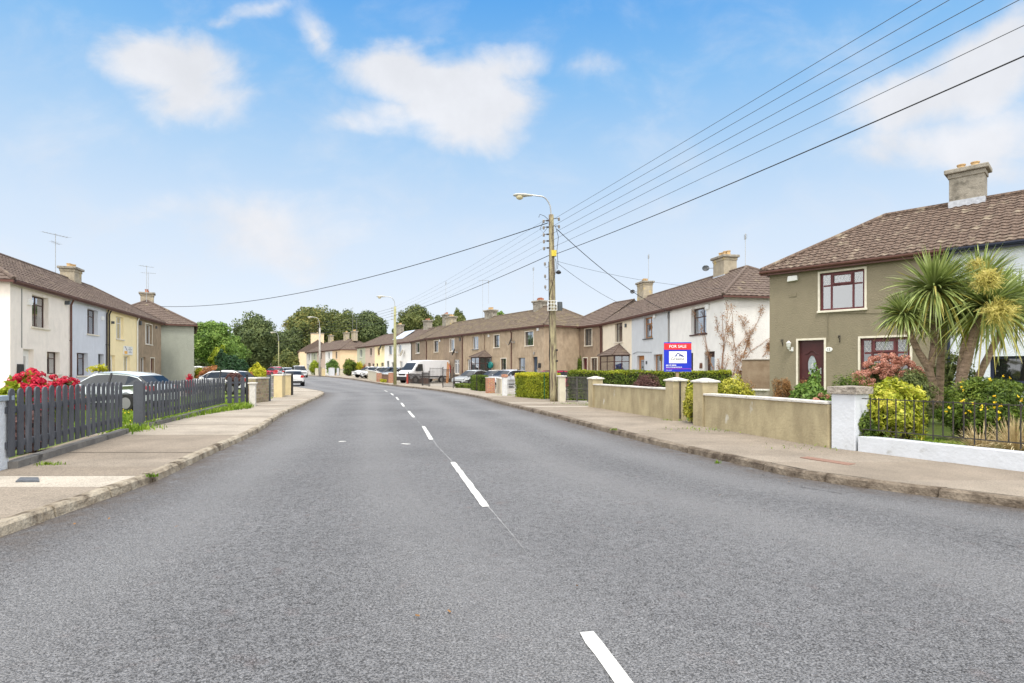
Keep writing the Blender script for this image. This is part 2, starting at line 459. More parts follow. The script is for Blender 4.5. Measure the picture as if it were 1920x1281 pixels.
# asphalt: worn chippings, darker pores, patchy tone, brown grit by the kerbs
asph = bpy.data.materials.new('asphalt_worn'); asph.use_nodes = True
t = asph.node_tree; n = t.nodes; l = t.links
p = n['Principled BSDF']; p.inputs['Roughness'].default_value = 0.86; p.inputs['Specular IOR Level'].default_value = 0.3
co = n.new('ShaderNodeTexCoord')
def noise(scale, detail=4, rough=0.6, vec=None, typ='N'):
    q = n.new('ShaderNodeTexNoise'); q.inputs['Scale'].default_value = scale; q.inputs['Detail'].default_value = detail; q.inputs['Roughness'].default_value = rough
    l.new(vec or co.outputs['Object'], q.inputs['Vector']); return q.outputs['Fac']
def ramp(src, a, b, c=0.0, d=1.0):
    q = n.new('ShaderNodeMapRange'); q.inputs[1].default_value = a; q.inputs[2].default_value = b; q.inputs[3].default_value = c; q.inputs[4].default_value = d
    l.new(src, q.inputs[0]); return q.outputs[0]
def mixc_(f, a, b):
    q = n.new('ShaderNodeMix'); q.data_type = 'RGBA'
    if isinstance(f, float): q.inputs[0].default_value = f
    else: l.new(f, q.inputs[0])
    for i, v in ((6, a), (7, b)):
        if isinstance(v, tuple): q.inputs[i].default_value = (*v, 1)
        else: l.new(v, q.inputs[i])
    return q.outputs[2]
vor = n.new('ShaderNodeTexVoronoi'); vor.inputs['Scale'].default_value = 75; l.new(co.outputs['Object'], vor.inputs['Vector'])
pores = ramp(noise(72, 6, 0.78), 0.32, 0.48)
chip = ramp(vor.outputs['Distance'], 0.15, 0.75, 1.0, 0.0)
base = mixc_(pores, (0.045, 0.045, 0.048), (0.222, 0.224, 0.233))
base = mixc_(ramp(noise(150, 2), 0.5, 0.85, 0.0, 0.3), base, (0.32, 0.32, 0.32))
vg = n.new('ShaderNodeTexVoronoi'); vg.feature = 'DISTANCE_TO_EDGE'; vg.inputs['Scale'].default_value = 48; l.new(co.outputs['Object'], vg.inputs['Vector'])
gapm = n.new('ShaderNodeMath'); gapm.operation = 'MULTIPLY'; l.new(ramp(vg.outputs['Distance'], 0.02, 0.17, 0.9, 0.0), gapm.inputs[0]); l.new(ramp(noise(21, 4, 0.7), 0.42, 0.62), gapm.inputs[1])
base = mixc_(gapm.outputs[0], base, (0.05, 0.05, 0.052))
big = mixc_(ramp(noise(0.22, 4), 0.35, 0.68), (0.80, 0.80, 0.81), (1.12, 1.12, 1.12))
mul = n.new('ShaderNodeMix'); mul.data_type = 'RGBA'; mul.blend_type = 'MULTIPLY'; mul.inputs[0].default_value = 1
l.new(base, mul.inputs[6]); l.new(big, mul.inputs[7])
base = mul.outputs[2]
pk = mixc_(ramp(noise(5, 5), 0.60, 0.75, 0.0, 0.25), base, (0.22, 0.15, 0.14))
ea = n.new('ShaderNodeAttribute'); ea.attribute_name = 'edge'
grit = n.new('ShaderNodeMath'); grit.operation = 'MULTIPLY'; l.new(ea.outputs['Fac'], grit.inputs[0]); l.new(ramp(noise(3.5, 6, 0.7), 0.32, 0.6), grit.inputs[1])
gout = mixc_(grit.outputs[0], pk, (0.115, 0.092, 0.075))
wa = n.new('ShaderNodeAttribute'); wa.attribute_name = 'wear'
wm = n.new('ShaderNodeMath'); wm.operation = 'MULTIPLY'; l.new(wa.outputs['Fac'], wm.inputs[0]); wm.inputs[1].default_value = 0.45
gout = mixc_(wm.outputs[0], gout, (0.25, 0.25, 0.255))
l.new(gout, p.inputs['Base Color'])
bp = n.new('ShaderNodeBump'); bp.inputs['Strength'].default_value = 0.9; bp.inputs['Distance'].default_value = 0.012
hb = n.new('ShaderNodeMath'); hb.operation = 'ADD'; l.new(pores, hb.inputs[0]); l.new(chip, hb.inputs[1]); l.new(hb.outputs[0], bp.inputs['Height'])
l.new(bp.outputs[0], p.inputs['Normal'])

NR = 28
rd = strip(KL, KR, YS, NR, lambda y, t: gz(y) + 0.05 * (1 - (2 * t - 1) ** 2) * 0.6)
road = rd.build('road', asph, smooth='all'); tag(road, kind='structure')
ea = road.data.attributes.new('edge', 'FLOAT', 'POINT'); wr = road.data.attributes.new('wear', 'FLOAT', 'POINT')
ev = []; wv = []
for y in YS:
    a, b = KL(y), KR(y)
    for j in range(NR + 1):
        tt = j / NR; wd = b - a; de = min(tt, 1 - tt) * wd
        ev.append(max(0, 1 - de / 1.1) ** 1.5 if de < 1.1 else 0)
        wv.append(sum(math.exp(-((tt - c) / 0.055) ** 2) for c in (0.13, 0.34, 0.66, 0.87)))
ea.data.foreach_set('value', ev); wr.data.foreach_set('value', wv)

# earth under and round everything
EARTH = M('earth', (0.12, 0.13, 0.05), (0.16, 0.13, 0.09), 0.95, 0.6, 0.5, 8)
gb = MB()
gx = [-700, -400, -250, -150, -100, -60, -30, 0, 30, 60, 100, 180, 400, 700]
gy = [-300, -100, -30, 0, 20, 40, 55, 60, 65, 70, 75, 80, 85, 90, 95, 120, 200, 400, 800, 1400]
for y in gy:
    for x in gx: gb.v.append((x, y, gz(y) - 0.06))
for i in range(len(gy) - 1):
    for j in range(len(gx) - 1):
        p_ = i * len(gx) + j; gb.f.append((p_, p_ + 1, p_ + len(gx) + 1, p_ + len(gx))); gb.m.append(0)
tag(gb.build('ground', EARTH), kind='structure')

# ---- pavements: concrete bays, each bay its own tone, with open joints
pav = bpy.data.materials.new('pavement_concrete'); pav.use_nodes = True
t = pav.node_tree; n = t.nodes; l = t.links
p = n['Principled BSDF']; p.inputs['Roughness'].default_value = 0.93; p.inputs['Specular IOR Level'].default_value = 0.2
co = n.new('ShaderNodeTexCoord')
ta = n.new('ShaderNodeAttribute'); ta.attribute_name = 'tone'
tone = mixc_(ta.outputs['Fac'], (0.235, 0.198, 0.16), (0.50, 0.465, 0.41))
sp = mixc_(ramp(noise(70, 3, 0.7), 0.40, 0.60), (0.66, 0.65, 0.64), (1.12, 1.10, 1.08))
mul = n.new('ShaderNodeMix'); mul.data_type = 'RGBA'; mul.blend_type = 'MULTIPLY'; mul.inputs[0].default_value = 1
l.new(tone, mul.inputs[6]); l.new(sp, mul.inputs[7])
st_ = mixc_(ramp(noise(0.9, 7, 0.7), 0.36, 0.72), (0.78, 0.77, 0.75), (1.12, 1.10, 1.07))
mul2 = n.new('ShaderNodeMix'); mul2.data_type = 'RGBA'; mul2.blend_type = 'MULTIPLY'; mul2.inputs[0].default_value = 1
l.new(mul.outputs[2], mul2.inputs[6]); l.new(st_, mul2.inputs[7])
gs = mixc_(ramp(noise(6, 7, 0.75), 0.63, 0.74, 0, 0.6), mul2.outputs[2], (0.12, 0.10, 0.08))
l.new(gs, p.inputs['Base Color'])
bp = n.new('ShaderNodeBump'); bp.inputs['Strength'].default_value = 0.6; bp.inputs['Distance'].default_value = 0.006
l.new(noise(90, 3), bp.inputs['Height']); l.new(bp.outputs[0], p.inputs['Normal'])

KW = 0.13


def bays(f0, f1, joints, tones, name, gap=0.012, skew=0.0):
    mb = MB(); tn = []
    rng = random.Random(3)
    for i in range(len(joints) - 1):
        y0, y1 = joints[i] + gap / 2, joints[i + 1] - gap / 2
        ns = max(1, int((y1 - y0) / 0.6)); k = 2
        dz_ = rng.uniform(-0.004, 0.004)
        b = len(mb.v)
        for q in range(ns + 1):
            y = y0 + (y1 - y0) * q / ns
            a, c = f0(y), f1(y)
            mb.v += [(a, y, gz(y) + 0.11 + dz_), (c, y + skew * (c - a), gz(y) + 0.11 + dz_)]
        for q in range(ns):
            mb.f.append((b + 2 * q, b + 2 * q + 1, b + 2 * q + 3, b + 2 * q + 2)); mb.m.append(0); tn.append(tones(i, (y0 + y1) / 2, rng))
    o = mb.build(name, pav); tag(o, kind='structure')
    a_ = o.data.attributes.new('tone', 'FLOAT', 'FACE'); a_.data.foreach_set('value', tn)
    return o


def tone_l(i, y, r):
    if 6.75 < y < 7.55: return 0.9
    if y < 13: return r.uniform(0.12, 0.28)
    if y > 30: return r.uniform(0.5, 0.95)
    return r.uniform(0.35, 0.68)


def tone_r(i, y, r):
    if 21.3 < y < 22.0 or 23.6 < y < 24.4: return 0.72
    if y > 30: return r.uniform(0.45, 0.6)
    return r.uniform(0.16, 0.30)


jl = [-14, -10, -6, -2, 1.5, 4.2, 6.78, 7.5, 9.6, 12.2, 14.5, 17.2, 20, 22.6, 24.5, 27, 29, 30.2, 31.3, 34, 37, 40, 44, 48, 52] + [56 + 4 * i for i in range(24)]
jr = [-14, -10, -6, -2, 2, 5, 8.6, 12.5, 16.8, 21.3, 22.0, 23.6, 24.4, 27, 30, 34, 38, 42, 46, 50, 54] + [58 + 4 * i for i in range(24)]
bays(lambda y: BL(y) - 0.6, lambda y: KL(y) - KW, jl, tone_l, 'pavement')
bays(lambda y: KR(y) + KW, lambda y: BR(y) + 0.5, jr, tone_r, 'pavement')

# ---- kerbs: worn stones, uneven top edge
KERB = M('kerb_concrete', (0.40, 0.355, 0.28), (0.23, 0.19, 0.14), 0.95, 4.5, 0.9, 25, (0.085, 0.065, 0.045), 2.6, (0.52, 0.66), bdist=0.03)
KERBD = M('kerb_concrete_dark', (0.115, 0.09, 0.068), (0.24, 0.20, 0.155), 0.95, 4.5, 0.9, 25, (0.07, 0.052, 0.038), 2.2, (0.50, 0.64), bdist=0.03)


def kerb(f, sgn, name, mat, drops=()):
    mb = MB(); rng = random.Random(5)
    y = -14.0
    while y < 150:
        ln = 0.9 if y < 45 else 3.0
        ya, yb = y + 0.012, y + ln - 0.012
        q = 4
        b = len(mb.v)
        for i in range(q + 1):
            yy = ya + (yb - ya) * i / q
            x = f(yy); wob = rng.uniform(-0.012, 0.012) if y < 30 else 0
            top = 0.118 + rng.uniform(-0.006, 0.004)
            for d0, d1 in drops:
                if d0 < yy < d1: top = 0.045
            g = gz(yy)
            mb.v += [(x - sgn * 0.02 + wob * 0.5, yy, g - 0.04), (x + wob, yy, g + top - 0.03), (x + sgn * (0.03 + abs(wob)), yy, g + top), (x + sgn * (KW + 0.005), yy, g + top - 0.004), (x + sgn * (KW + 0.005), yy, g - 0.04)]
        for i in range(q):
            for k in range(4):
                a = b + i * 5 + k
                mb.f.append((a, a + 1, a + 6, a + 5)); mb.m.append(0)
        mb.f.append(tuple(b + k for k in range(5))); mb.m.append(0)
        mb.f.append(tuple(b + q * 5 + k for k in range(5))); mb.m.append(0)
        y += ln
    tag(mb.build(name, mat), kind='structure')


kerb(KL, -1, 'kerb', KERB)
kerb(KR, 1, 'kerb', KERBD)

# yards behind the boundaries
GRASSM = M('lawn', (0.09, 0.14, 0.02), (0.15, 0.20, 0.03), 0.9, 3.5, 0.8, 60, (0.24, 0.21, 0.06), 1.2, (0.58, 0.75))
YARDM = M('yard_concrete', (0.34, 0.31, 0.27), (0.25, 0.23, 0.2), 0.95, 2, 0.5, 40)
yl = strip(lambda y: BL(y) - 5.5, lambda y: BL(y) - 0.5, [q for q in YS if q < 52], 4, lambda y, t: gz(y) + 0.07)
yc = strip(lambda y: BL(y) - 40, lambda y: BL(y) - 5.5, [q for q in YS if q < 52], 4, lambda y, t: gz(y) + 0.066)
tag(yc.build('driveway', YARDM), kind='structure')
tag(yl.build('lawn', GRASSM), kind='structure')
yl2 = strip(lambda y: BL(y) - 40, lambda y: BL(y) - 0.5, [51.0] + [q for q in YS if q > 51], 4, lambda y, t: gz(y) + 0.07)
tag(yl2.build('grass_bank', GRASSM), kind='structure')
yr = strip(lambda y: BR(y) + 0.4, lambda y: BR(y) + 30, [q for q in YS if q <= 24.5], 4, lambda y, t: gz(y) + 0.07)
tag(yr.build('garden_ground', GRASSM), kind='structure')
yr2 = strip(lambda y: BR(y) + 0.4, lambda y: BR(y) + 30, [q for q in YS if q >= 24.5], 4, lambda y, t: gz(y) + 0.07)
tag(yr2.build('yard', YARDM), kind='structure')

# ---- road markings
PAINT = M('road_paint', (0.62, 0.62, 0.60), (0.52, 0.52, 0.50), 0.75, 9, 0.8, 70, (0.34, 0.34, 0.34), 22, (0.60, 0.72), bdist=0.008)


def crown(x, y):
    a, b = KL(y), KR(y); t = (x - a) / (b - a)
    return gz(y) + 0.03 * (1 - (2 * t - 1) ** 2)


def dash(p0, p1, wd=0.12, label=None, dz=0.006):
    mb = MB(); rng = random.Random(int(p0[1] * 10))
    p0 = Vector(p0); p1 = Vector(p1); d = (p1 - p0); L_ = d.length; d /= L_; nrm = Vector((d.y, -d.x))
    q = max(4, int(L_ / 0.12))
    for i in range(q + 1):
        c = p0 + d * (L_ * i / q)
        hw = wd / 2 * (0.85 if i in (0, q) else 1)
        for s_ in (-1, 1):
            e = c + nrm * (s_ * (hw + rng.uniform(-0.006, 0.006)))
            mb.v.append((e.x, e.y, crown(e.x, e.y) + dz))
    for i in range(q):
        a = 2 * i; mb.f.append((a, a + 1, a + 3, a + 2)); mb.m.append(0)
    o = mb.build('road_marking', PAINT)
    tag(o, label, 'road marking', 'white centre line dashes', 'thing')
    return o


dl = [((1206, 1333), (1099, 1186), 'nearest and largest white centre dash, cut off by the lower edge of the photo'),
      ((911, 951), (849, 867), 'long white centre dash, the second from the camera'),
      ((809, 825), (794, 800), 'white centre dash, the third from the camera'),
      ((776, 783), (766, 771), 'short white centre dash, the fourth from the camera'),
      ((757.5, 762.6), (752.5, 755.8), 'short white centre dash, the fifth from the camera'),
      ((747, 750), (743, 745), 'small white centre dash, the sixth from the camera'),
      ((737.5, 741.5), (733, 737.7), 'small white centre dash, the seventh from the camera, before the junction'),
      ((726, 734.7), (721, 732.3), 'tiny farthest white centre dash, at the bend of the road')]
for a, b, lb in dl:
    dash(G(*a, h=0.03), G(*b, h=0.03), 0.088, lb)
o = dash(G(718, 733.2, .03), G(699, 733.4, .03), 0.14, 'thin white line lying across the road at the bend', 0.005)
del o['group']
for (a, b, lb) in (((636, 830.5), (644, 830.5), 'small white paint scrap in the left lane'), ((752, 835), (765, 835.8), 'small white paint scrap beside the centre line')):
    mb = MB(); p0 = G(*a); p1 = G(*b)
    mb.prism([(p0[0], p0[1] - .05), (p0[0] + .04, p0[1] - .03), (p1[0], p1[1] - .03), (p1[0] + .05, p1[1] + .02), (p0[0] + .03, p0[1] + .04)], 0.024, 0.034)
    tag(mb.build('road_marking', PAINT), lb, 'road marking', kind='thing')
# paler lengthwise joint of the asphalt between the dashes
SEAM = M('asphalt_seam', (0.265, 0.265, 0.27), (0.19, 0.19, 0.195), 0.9, 25, 0.6, 60)
mb = MB(); pts = [G(x, y, .03) for x, y in ((1000, 1052), (960, 1002), (918, 953), (880, 905), (849, 867), (820, 837), (794, 800), (776, 783), (766, 771), (752, 755), (733, 738), (716, 730))]
pr = []
for i in range(len(pts) - 1):
    for k in range(6):
        tt = k / 6; pr.append((pts[i][0] * (1 - tt) + pts[i + 1][0] * tt, pts[i][1] * (1 - tt) + pts[i + 1][1] * tt))
for i, q in enumerate(pr):
    wv_ = (0.009 + 0.005 * math.sin(i * 2.3)) * min(1, .15 + i / 14)
    mb.v += [(q[0] - wv_, q[1], crown(*q) + 0.003), (q[0] + wv_, q[1], crown(*q) + 0.003)]
for i in range(len(pr) - 1):
    a = 2 * i; mb.f.append((a, a + 1, a + 3, a + 2)); mb.m.append(0)
tag(mb.build('road_joint', SEAM), kind='structure')
# dark crack near the right kerb
mb = MB(); cr = [G(x, y, .02) for x, y in ((1395, 872), (1440, 893), (1500, 912), (1580, 925), (1640, 946), (1760, 982), (1850, 1012), (1925, 1032))]
rng = random.Random(9); pr = []
for i in range(len(cr) - 1):
    for k in range(8):
        tt = k / 8; pr.append((cr[i][0] * (1 - tt) + cr[i + 1][0] * tt + rng.uniform(-.012, .012), cr[i][1] * (1 - tt) + cr[i + 1][1] * tt))
for i, q in enumerate(pr):
    wv_ = rng.uniform(0.003, 0.016)
    mb.v += [(q[0], q[1] - wv_, crown(*q) + 0.004), (q[0], q[1] + wv_, crown(*q) + 0.004)]
for i in range(len(pr) - 1):
    a = 2 * i; mb.f.append((a, a + 1, a + 3, a + 2)); mb.m.append(0)
tag(mb.build('road_crack', M('tar_crack', (0.03, 0.03, 0.032), (0.06, 0.06, 0.06), 0.8, 9)), kind='structure')

# metal covers in the pavements
def cover(px0, px1, py0, py1, lb, mat, name='manhole_cover'):
    a = G(px0, py1, .11); b = G(px1, py1, .11); c = G(px1 - 2, py0, .11); d = G(px0 + (px1 - px0) * .2, py0, .11)
    mb = MB(); mb.prism([a, b, c, d], 0.108, 0.122)
    cx = sum(q[0] for q in (a, b, c, d)) / 4; cy = sum(q[1] for q in (a, b, c, d)) / 4
    ins = [(cx + (q[0] - cx) * .82, cy + (q[1] - cy) * .82) for q in (a, b, c, d)]
    mb.prism(ins, 0.122, 0.126)
    tag(mb.build(name, mat), lb, 'manhole cover')
cover(29, 74, 896.5, 904, 'small dark metal cover set in the pale slab of the left pavement', M('cover_iron', (0.13, 0.14, 0.16), (0.09, 0.1, 0.11), 0.6, 20, 0.5, 90))
a = G(1497, 857, .11); b = G(1508, 867, .11)
mb = MB(); q0, q1, q2, q3 = G(1500, 858.5, .11), G(1590, 873, .11), G(1604, 870.5, .11), G(1515, 857, .11)
mb.prism([q0, q1, q2, q3], 0.106, 0.119)
tag(mb.build('paving_patch', M('rusty_patch', (0.27, 0.16, 0.12), (0.2, 0.12, 0.09), 0.9, 9, 0.4, 60)), 'narrow reddish brown patch let into the right pavement', 'paving patch')
def text(body, size, loc, mat, parent, name='lettering', bold=0.0, ext=.002, align='CENTER', sx=1.0):
    cu = bpy.data.curves.new(name, 'FONT'); cu.body = body; cu.size = size; cu.align_x = align; cu.align_y = 'CENTER'; cu.extrude = ext; cu.offset = bold; cu.resolution_u = 3
    tmp = bpy.data.objects.new('tmp_text', cu); COL.objects.link(tmp); bpy.context.view_layer.update()
    me = bpy.data.meshes.new_from_object(tmp.evaluated_get(bpy.context.evaluated_depsgraph_get())); bpy.data.objects.remove(tmp); bpy.data.curves.remove(cu)
    me.name = name; me.materials.clear(); me.materials.append(mat); me.transform(Matrix.Rotation(R(90), 4, 'X') @ Matrix.Diagonal((sx, 1, 1, 1)))
    o = bpy.data.objects.new(name, me); o.location = loc; return link(o, parent)


# ================================================================== houses
class Fac:
    """a facade line on plan from A (left end seen from the street) to B"""
    def __init__(s, A, B, E=5.2):
        s.A = Vector(A); s.B = Vector(B); d = s.B - s.A; s.len = d.length; s.u = d / s.len
        s.rz = math.atan2(s.u.y, s.u.x); s.E = E
        s.back = Vector((-s.u.y, s.u.x))

    def t(s, px):
        k = (px - 960) / FPX
        # (A.x + u.x t) = k (A.y + u.y t)
        return (k * s.A.y - s.A.x) / (s.u.x - k * s.u.y)

    def dep(s, px): return s.A.y + s.u.y * s.t(px)

    def z(s, px, py): return hz_(py, s.dep(px))

    def P(s, t, back=0.0): return s.A + s.u * t + s.back * back


def rect(F, t0, x0, x1, yt, yb, zb=None):
    xc = (x0 + x1) / 2
    za = F.z(xc, yb) if zb is None else zb
    return (F.t(x0) - t0, F.t(x1) - t0, za, F.z(xc, yt))


def tile_surface(mb, O, a, b, nrm, poly, L_, Sl, sub=4, tw=0.32, rh=0.33, seed=0, wavy=0.03, lip=0.03):
    """profiled tiles over the plane O + s a + r b, cut to poly (list of clipping lines)"""
    O, a, b, nrm = map(Vector, (O, a, b, nrm))
    nc = max(1, int(math.ceil(L_ / tw))) * sub; nr = int(math.ceil(Sl / rh))
    bm = bmesh.new(); rng = random.Random(seed)
    for r in range(nr):
        rows = []
        jit = [rng.uniform(-0.006, 0.006) for _ in range(nc // sub + 2)]
        for e in (0, 1):
            rr = min(Sl, (r + e) * rh); vs = []
            for c in range(nc + 1):
                s_ = L_ * c / nc; ph = (c % sub) / sub
                prof = wavy * (0.5 + 0.5 * math.cos(2 * math.pi * ph)) if sub > 2 else wavy * (1 - ph)
                h = prof + (lip if e == 0 else 0.0) + jit[c // sub]
                vs.append(bm.verts.new((s_, rr, h)))
            rows.append(vs)
        for c in range(nc):
            bm.faces.new((rows[0][c], rows[0][c + 1], rows[1][c + 1], rows[1][c]))
        # riser under the lower edge
        lo = [bm.verts.new((v.co.x, v.co.y, v.co.z - lip - 0.02)) for v in rows[0]]
        for c in range(nc):
            bm.faces.new((lo[c], lo[c + 1], rows[0][c + 1], rows[0][c]))
    for (p, q) in poly:   # keep the left side of p -> q
        d = Vector((q[0] - p[0], q[1] - p[1], 0)); no = Vector((d.y, -d.x, 0)).normalized()
        bmesh.ops.bisect_plane(bm, geom=bm.verts[:] + bm.edges[:] + bm.faces[:], plane_co=(p[0], p[1], 0), plane_no=no, clear_outer=True)
    base = len(mb.v); bm.verts.index_update()
    for v in bm.verts: mb.v.append(tuple(O + a * v.co.x + b * v.co.y + nrm * v.co.z))
    for f in bm.faces: mb.f.append(tuple(base + v.index for v in f.verts)); mb.m.append(0)
    bm.free()


def window(parent, x0, x1, z0, z1, fr, cols=(0.5,), trans=None, rec=0.11, sill=True, sillmat=None, surround=None, curtain='net', th=0.055,
           lead=False, glass=None, transcols=None, opener=None):
    """one window in the wall plane y = 0, panes set back by rec"""
    w_, h_ = x1 - x0, z1 - z0
    y = rec
    mb = MB()
    mb.box(x0, x0 + th, y, y + .06, z0, z1); mb.box(x1 - th, x1, y, y + .06, z0, z1)
    mb.box(x0 + th, x1 - th, y, y + .06, z0, z0 + th); mb.box(x0 + th, x1 - th, y, y + .06, z1 - th, z1)
    for c in cols:
        xc = x0 + w_ * c; mb.box(xc - th * .45, xc + th * .45, y + .003, y + .057, z0 + th, z1 - th)
    if trans:
        zt = z0 + h_ * trans
        xs = [x0 + th] + [x0 + w_ * c for c in cols] + [x1 - th]
        for i in range(len(xs) - 1):
            if transcols is None or i in transcols:
                mb.box(xs[i] + th * .3, xs[i + 1] - th * .3, y + .006, y + .054, zt - th * .4, zt + th * .4)
        if opener is not None:
            a, b = xs[opener] + th * .25, xs[opener + 1] - th * .25; c0, c1 = zt + th * .3, z1 - th * .8
            for bx in ((a, a + th * .8, c0, c1), (b - th * .8, b, c0, c1), (a + th * .8, b - th * .8, c0, c0 + th * .8), (a + th * .8, b - th * .8, c1 - th * .8, c1)):
                mb.box(bx[0], bx[1], y - .035, y + .01, bx[2], bx[3])
    o = mb.build('window', fr, parent, bevel=0)
    g = MB(); g.box(x0 + th * .5, x1 - th * .5, y + .024, y + .034, z0 + th * .5, z1 - th * .5)
    g.build('pane', glass or GLASS, o)
    if lead and trans:
        zt = z0 + h_ * trans; ld = MB(); st = 0.11
        def diag(ax, bx, za, zb):
            s0 = -(zb - za) * .6
            q = ax - 1.2
            while q < bx + 1.2:
                for sg in (1, -1):
                    # line from (q, za) with slope
                    p0 = [q, za]; p1 = [q + sg * (zb - za) * .62, zb]
                    # clip to ax..bx
                    def cl(p, r):
                        if p[0] < ax:
                            if r[0] <= ax: return None
                            k = (ax - p[0]) / (r[0] - p[0]); return [ax, p[1] + (r[1] - p[1]) * k]
                        if p[0] > bx:
                            if r[0] >= bx: return None
                            k = (bx - p[0]) / (r[0] - p[0]); return [bx, p[1] + (r[1] - p[1]) * k]
                        return p
                    a_, b_ = cl(p0, p1), cl(p1, p0)
                    if a_ and b_ and abs(a_[0] - b_[0]) > .01: ld.bar((a_[0], y + .018, a_[1]), (b_[0], y + .018, b_[1]), .008, .006)
                q += st
        xs = [x0 + th] + [x0 + w_ * c for c in cols] + [x1 - th]
        for i in range(len(xs) - 1): diag(xs[i] + th * .4, xs[i + 1] - th * .4, zt + th * .5, z1 - th)
        if ld.v: ld.build('lead_lattice', WHITE, o)
    if curtain:
        cm_ = MB()
        def drape(a, b, zb):
            n_ = max(6, int((b - a) / .04)); base = len(cm_.v)
            for i in range(n_ + 1):
                xx = a + (b - a) * i / n_; yy = y + .13 + .018 * math.sin(i * 1.9)
                cm_.v += [(xx, yy, zb), (xx, yy, z1 - .02)]
            for i in range(n_): cm_.f.append((base + 2 * i, base + 2 * i + 2, base + 2 * i + 3, base + 2 * i + 1)); cm_.m.append(0)
        if curtain == 'net': drape(x0 + .02, x1 - .02, z0 + .02)
        elif curtain == 'sides': drape(x0 + .02, x0 + w_ * .24, z0 + .02); drape(x1 - w_ * .24, x1 - .02, z0 + .02)
        elif curtain == 'half': drape(x0 + .02, x0 + w_ * .5, z0 + .02)
        cm_.build('curtain', CURT, o)
    if sill:
        sm = MB(); sm.box(x0 - .09, x1 + .09, -.07, y + .001, z0 - .075, z0 - .001)
        sm.build('sill', sillmat or CREAM, o, bevel=.008)
    if surround:
        r = MB(); k = .068
        r.box(x0 - k, x0 - .001, -.022, .01, z0, z1 + k); r.box(x1 + .001, x1 + k, -.022, .01, z0, z1 + k); r.box(x0 - .001, x1 + .001, -.022, .01, z1 + .001, z1 + k)
        r.build('surround', surround, o)
    return o


def door(parent, x0, x1, z0, z1, mat, frame=None, rec=0.14, surround=None, glazed=None, step=True):
    fr = frame or mat; th = .06
    mb = MB(); y = rec
    mb.box(x0 + th, x1 - th, y + .01, y + .05, z0, z1 - th)
    pw = (x1 - x0) - 2 * th
    if glazed != 'oval':
        for (a, b, c, d) in ((.14, .46, .08, .42), (.54, .86, .08, .42)):
            mb.box(x0 + th + pw * a, x0 + th + pw * b, y - .004, y + .012, z0 + (z1 - z0) * c, z0 + (z1 - z0) * d)
    o = mb.build('door', mat, parent)
    f = MB(); f.box(x0, x0 + th, y, y + .07, z0, z1); f.box(x1 - th, x1, y, y + .07, z0, z1); f.box(x0 + th, x1 - th, y, y + .07, z1 - th, z1)
    f.build('door_frame', fr, o)
    xm = (x0 + x1) / 2; hh = z1 - z0
    g = MB()
    if glazed == 'oval':
        g.lathe([(0.0001, -.006), (1, -.004), (1, .012)], n=28, axis='y')
        g.v = [(xm + v[0] * pw * .20, y + v[1], z0 + hh * .58 + v[2] * hh * .165) for v in g.v]
        g.build('pane', M('frosted_glass', (0.22, 0.26, 0.29), (0.38, 0.42, 0.45), .3, 12), o)
        q = MB()
        for ring, rr in ((1.0, .012),):
            q.tube([(xm + math.cos(a_) * pw * .205, y - .006, z0 + hh * .58 + math.sin(a_) * hh * .17) for a_ in [i * math.pi / 16 for i in range(33)]], .014, 6, cap=False)
        # raised mouldings above and below the oval
        for sg, zc in ((1, .80), (-1, .345)):
            q.tube([(xm - pw * .30, y, z0 + hh * (zc - .035 * sg)), (xm - pw * .17, y - .004, z0 + hh * (zc - .02 * sg)), (xm - pw * .09, y - .006, z0 + hh * (zc + .012 * sg)), (xm, y - .006, z0 + hh * (zc + .02 * sg)),
                    (xm + pw * .09, y - .006, z0 + hh * (zc + .012 * sg)), (xm + pw * .17, y - .004, z0 + hh * (zc - .02 * sg)), (xm + pw * .30, y, z0 + hh * (zc - .035 * sg))], .012, 6)
        q.build('moulding', mat, o, smooth=True)
        k = MB()
        for i in range(6):
            a_ = i * math.pi / 3 + .3
            k.bar((xm, y - .012, z0 + hh * .58), (xm + math.cos(a_) * .05, y - .012, z0 + hh * .58 + math.sin(a_) * .09), .012, .006)
        k.build('glass_motif', WHITE, o)
        lb = MB(); lb.box(xm - .13, xm + .13, y - .008, y + .012, z0 + hh * .275, z0 + hh * .31); lb.build('letter_flap', CREAM, o)
    elif glazed == 'half':
        g.box(xm - pw * .3, xm + pw * .3, y, y + .012, z0 + hh * .5, z0 + hh * .86); g.build('pane', GLASSD, o)
    elif glazed == 'slit':
        g.box(xm + pw * .05, xm + pw * .25, y, y + .012, z0 + hh * .3, z0 + hh * .85); g.build('pane', GLASS, o)
    h = MB(); h.box(x1 - th - .11, x1 - th - .07, y - .015, y + .012, z0 + hh * .44, z0 + hh * .54); h.box(x1 - th - .2, x1 - th - .07, y - .05, y - .03, z0 + hh * .505, z0 + hh * .52)
    h.bar((x1 - th - .09, y - .045, z0 + hh * .512), (x1 - th - .09, y + .01, z0 + hh * .512), .018)
    h.build('handle', STEEL, o)
    if surround:
        r = MB(); k = .068
        r.box(x0 - k, x0 - .001, -.022, .01, z0, z1 + k); r.box(x1 + .001, x1 + k, -.022, .01, z0, z1 + k); r.box(x0 - .001, x1 + .001, -.022, .01, z1 + .001, z1 + k)
        r.build('surround', surround, o)
    if step:
        s_ = MB(); s_.box(x0 - .15, x1 + .15, -.75, .1, 0, z0 * .5); s_.box(x0 - .1, x1 + .1, -.4, .1, z0 * .5, z0 - .002)
        s_.build('doorstep', CONC, parent, bevel=.01)
    return o


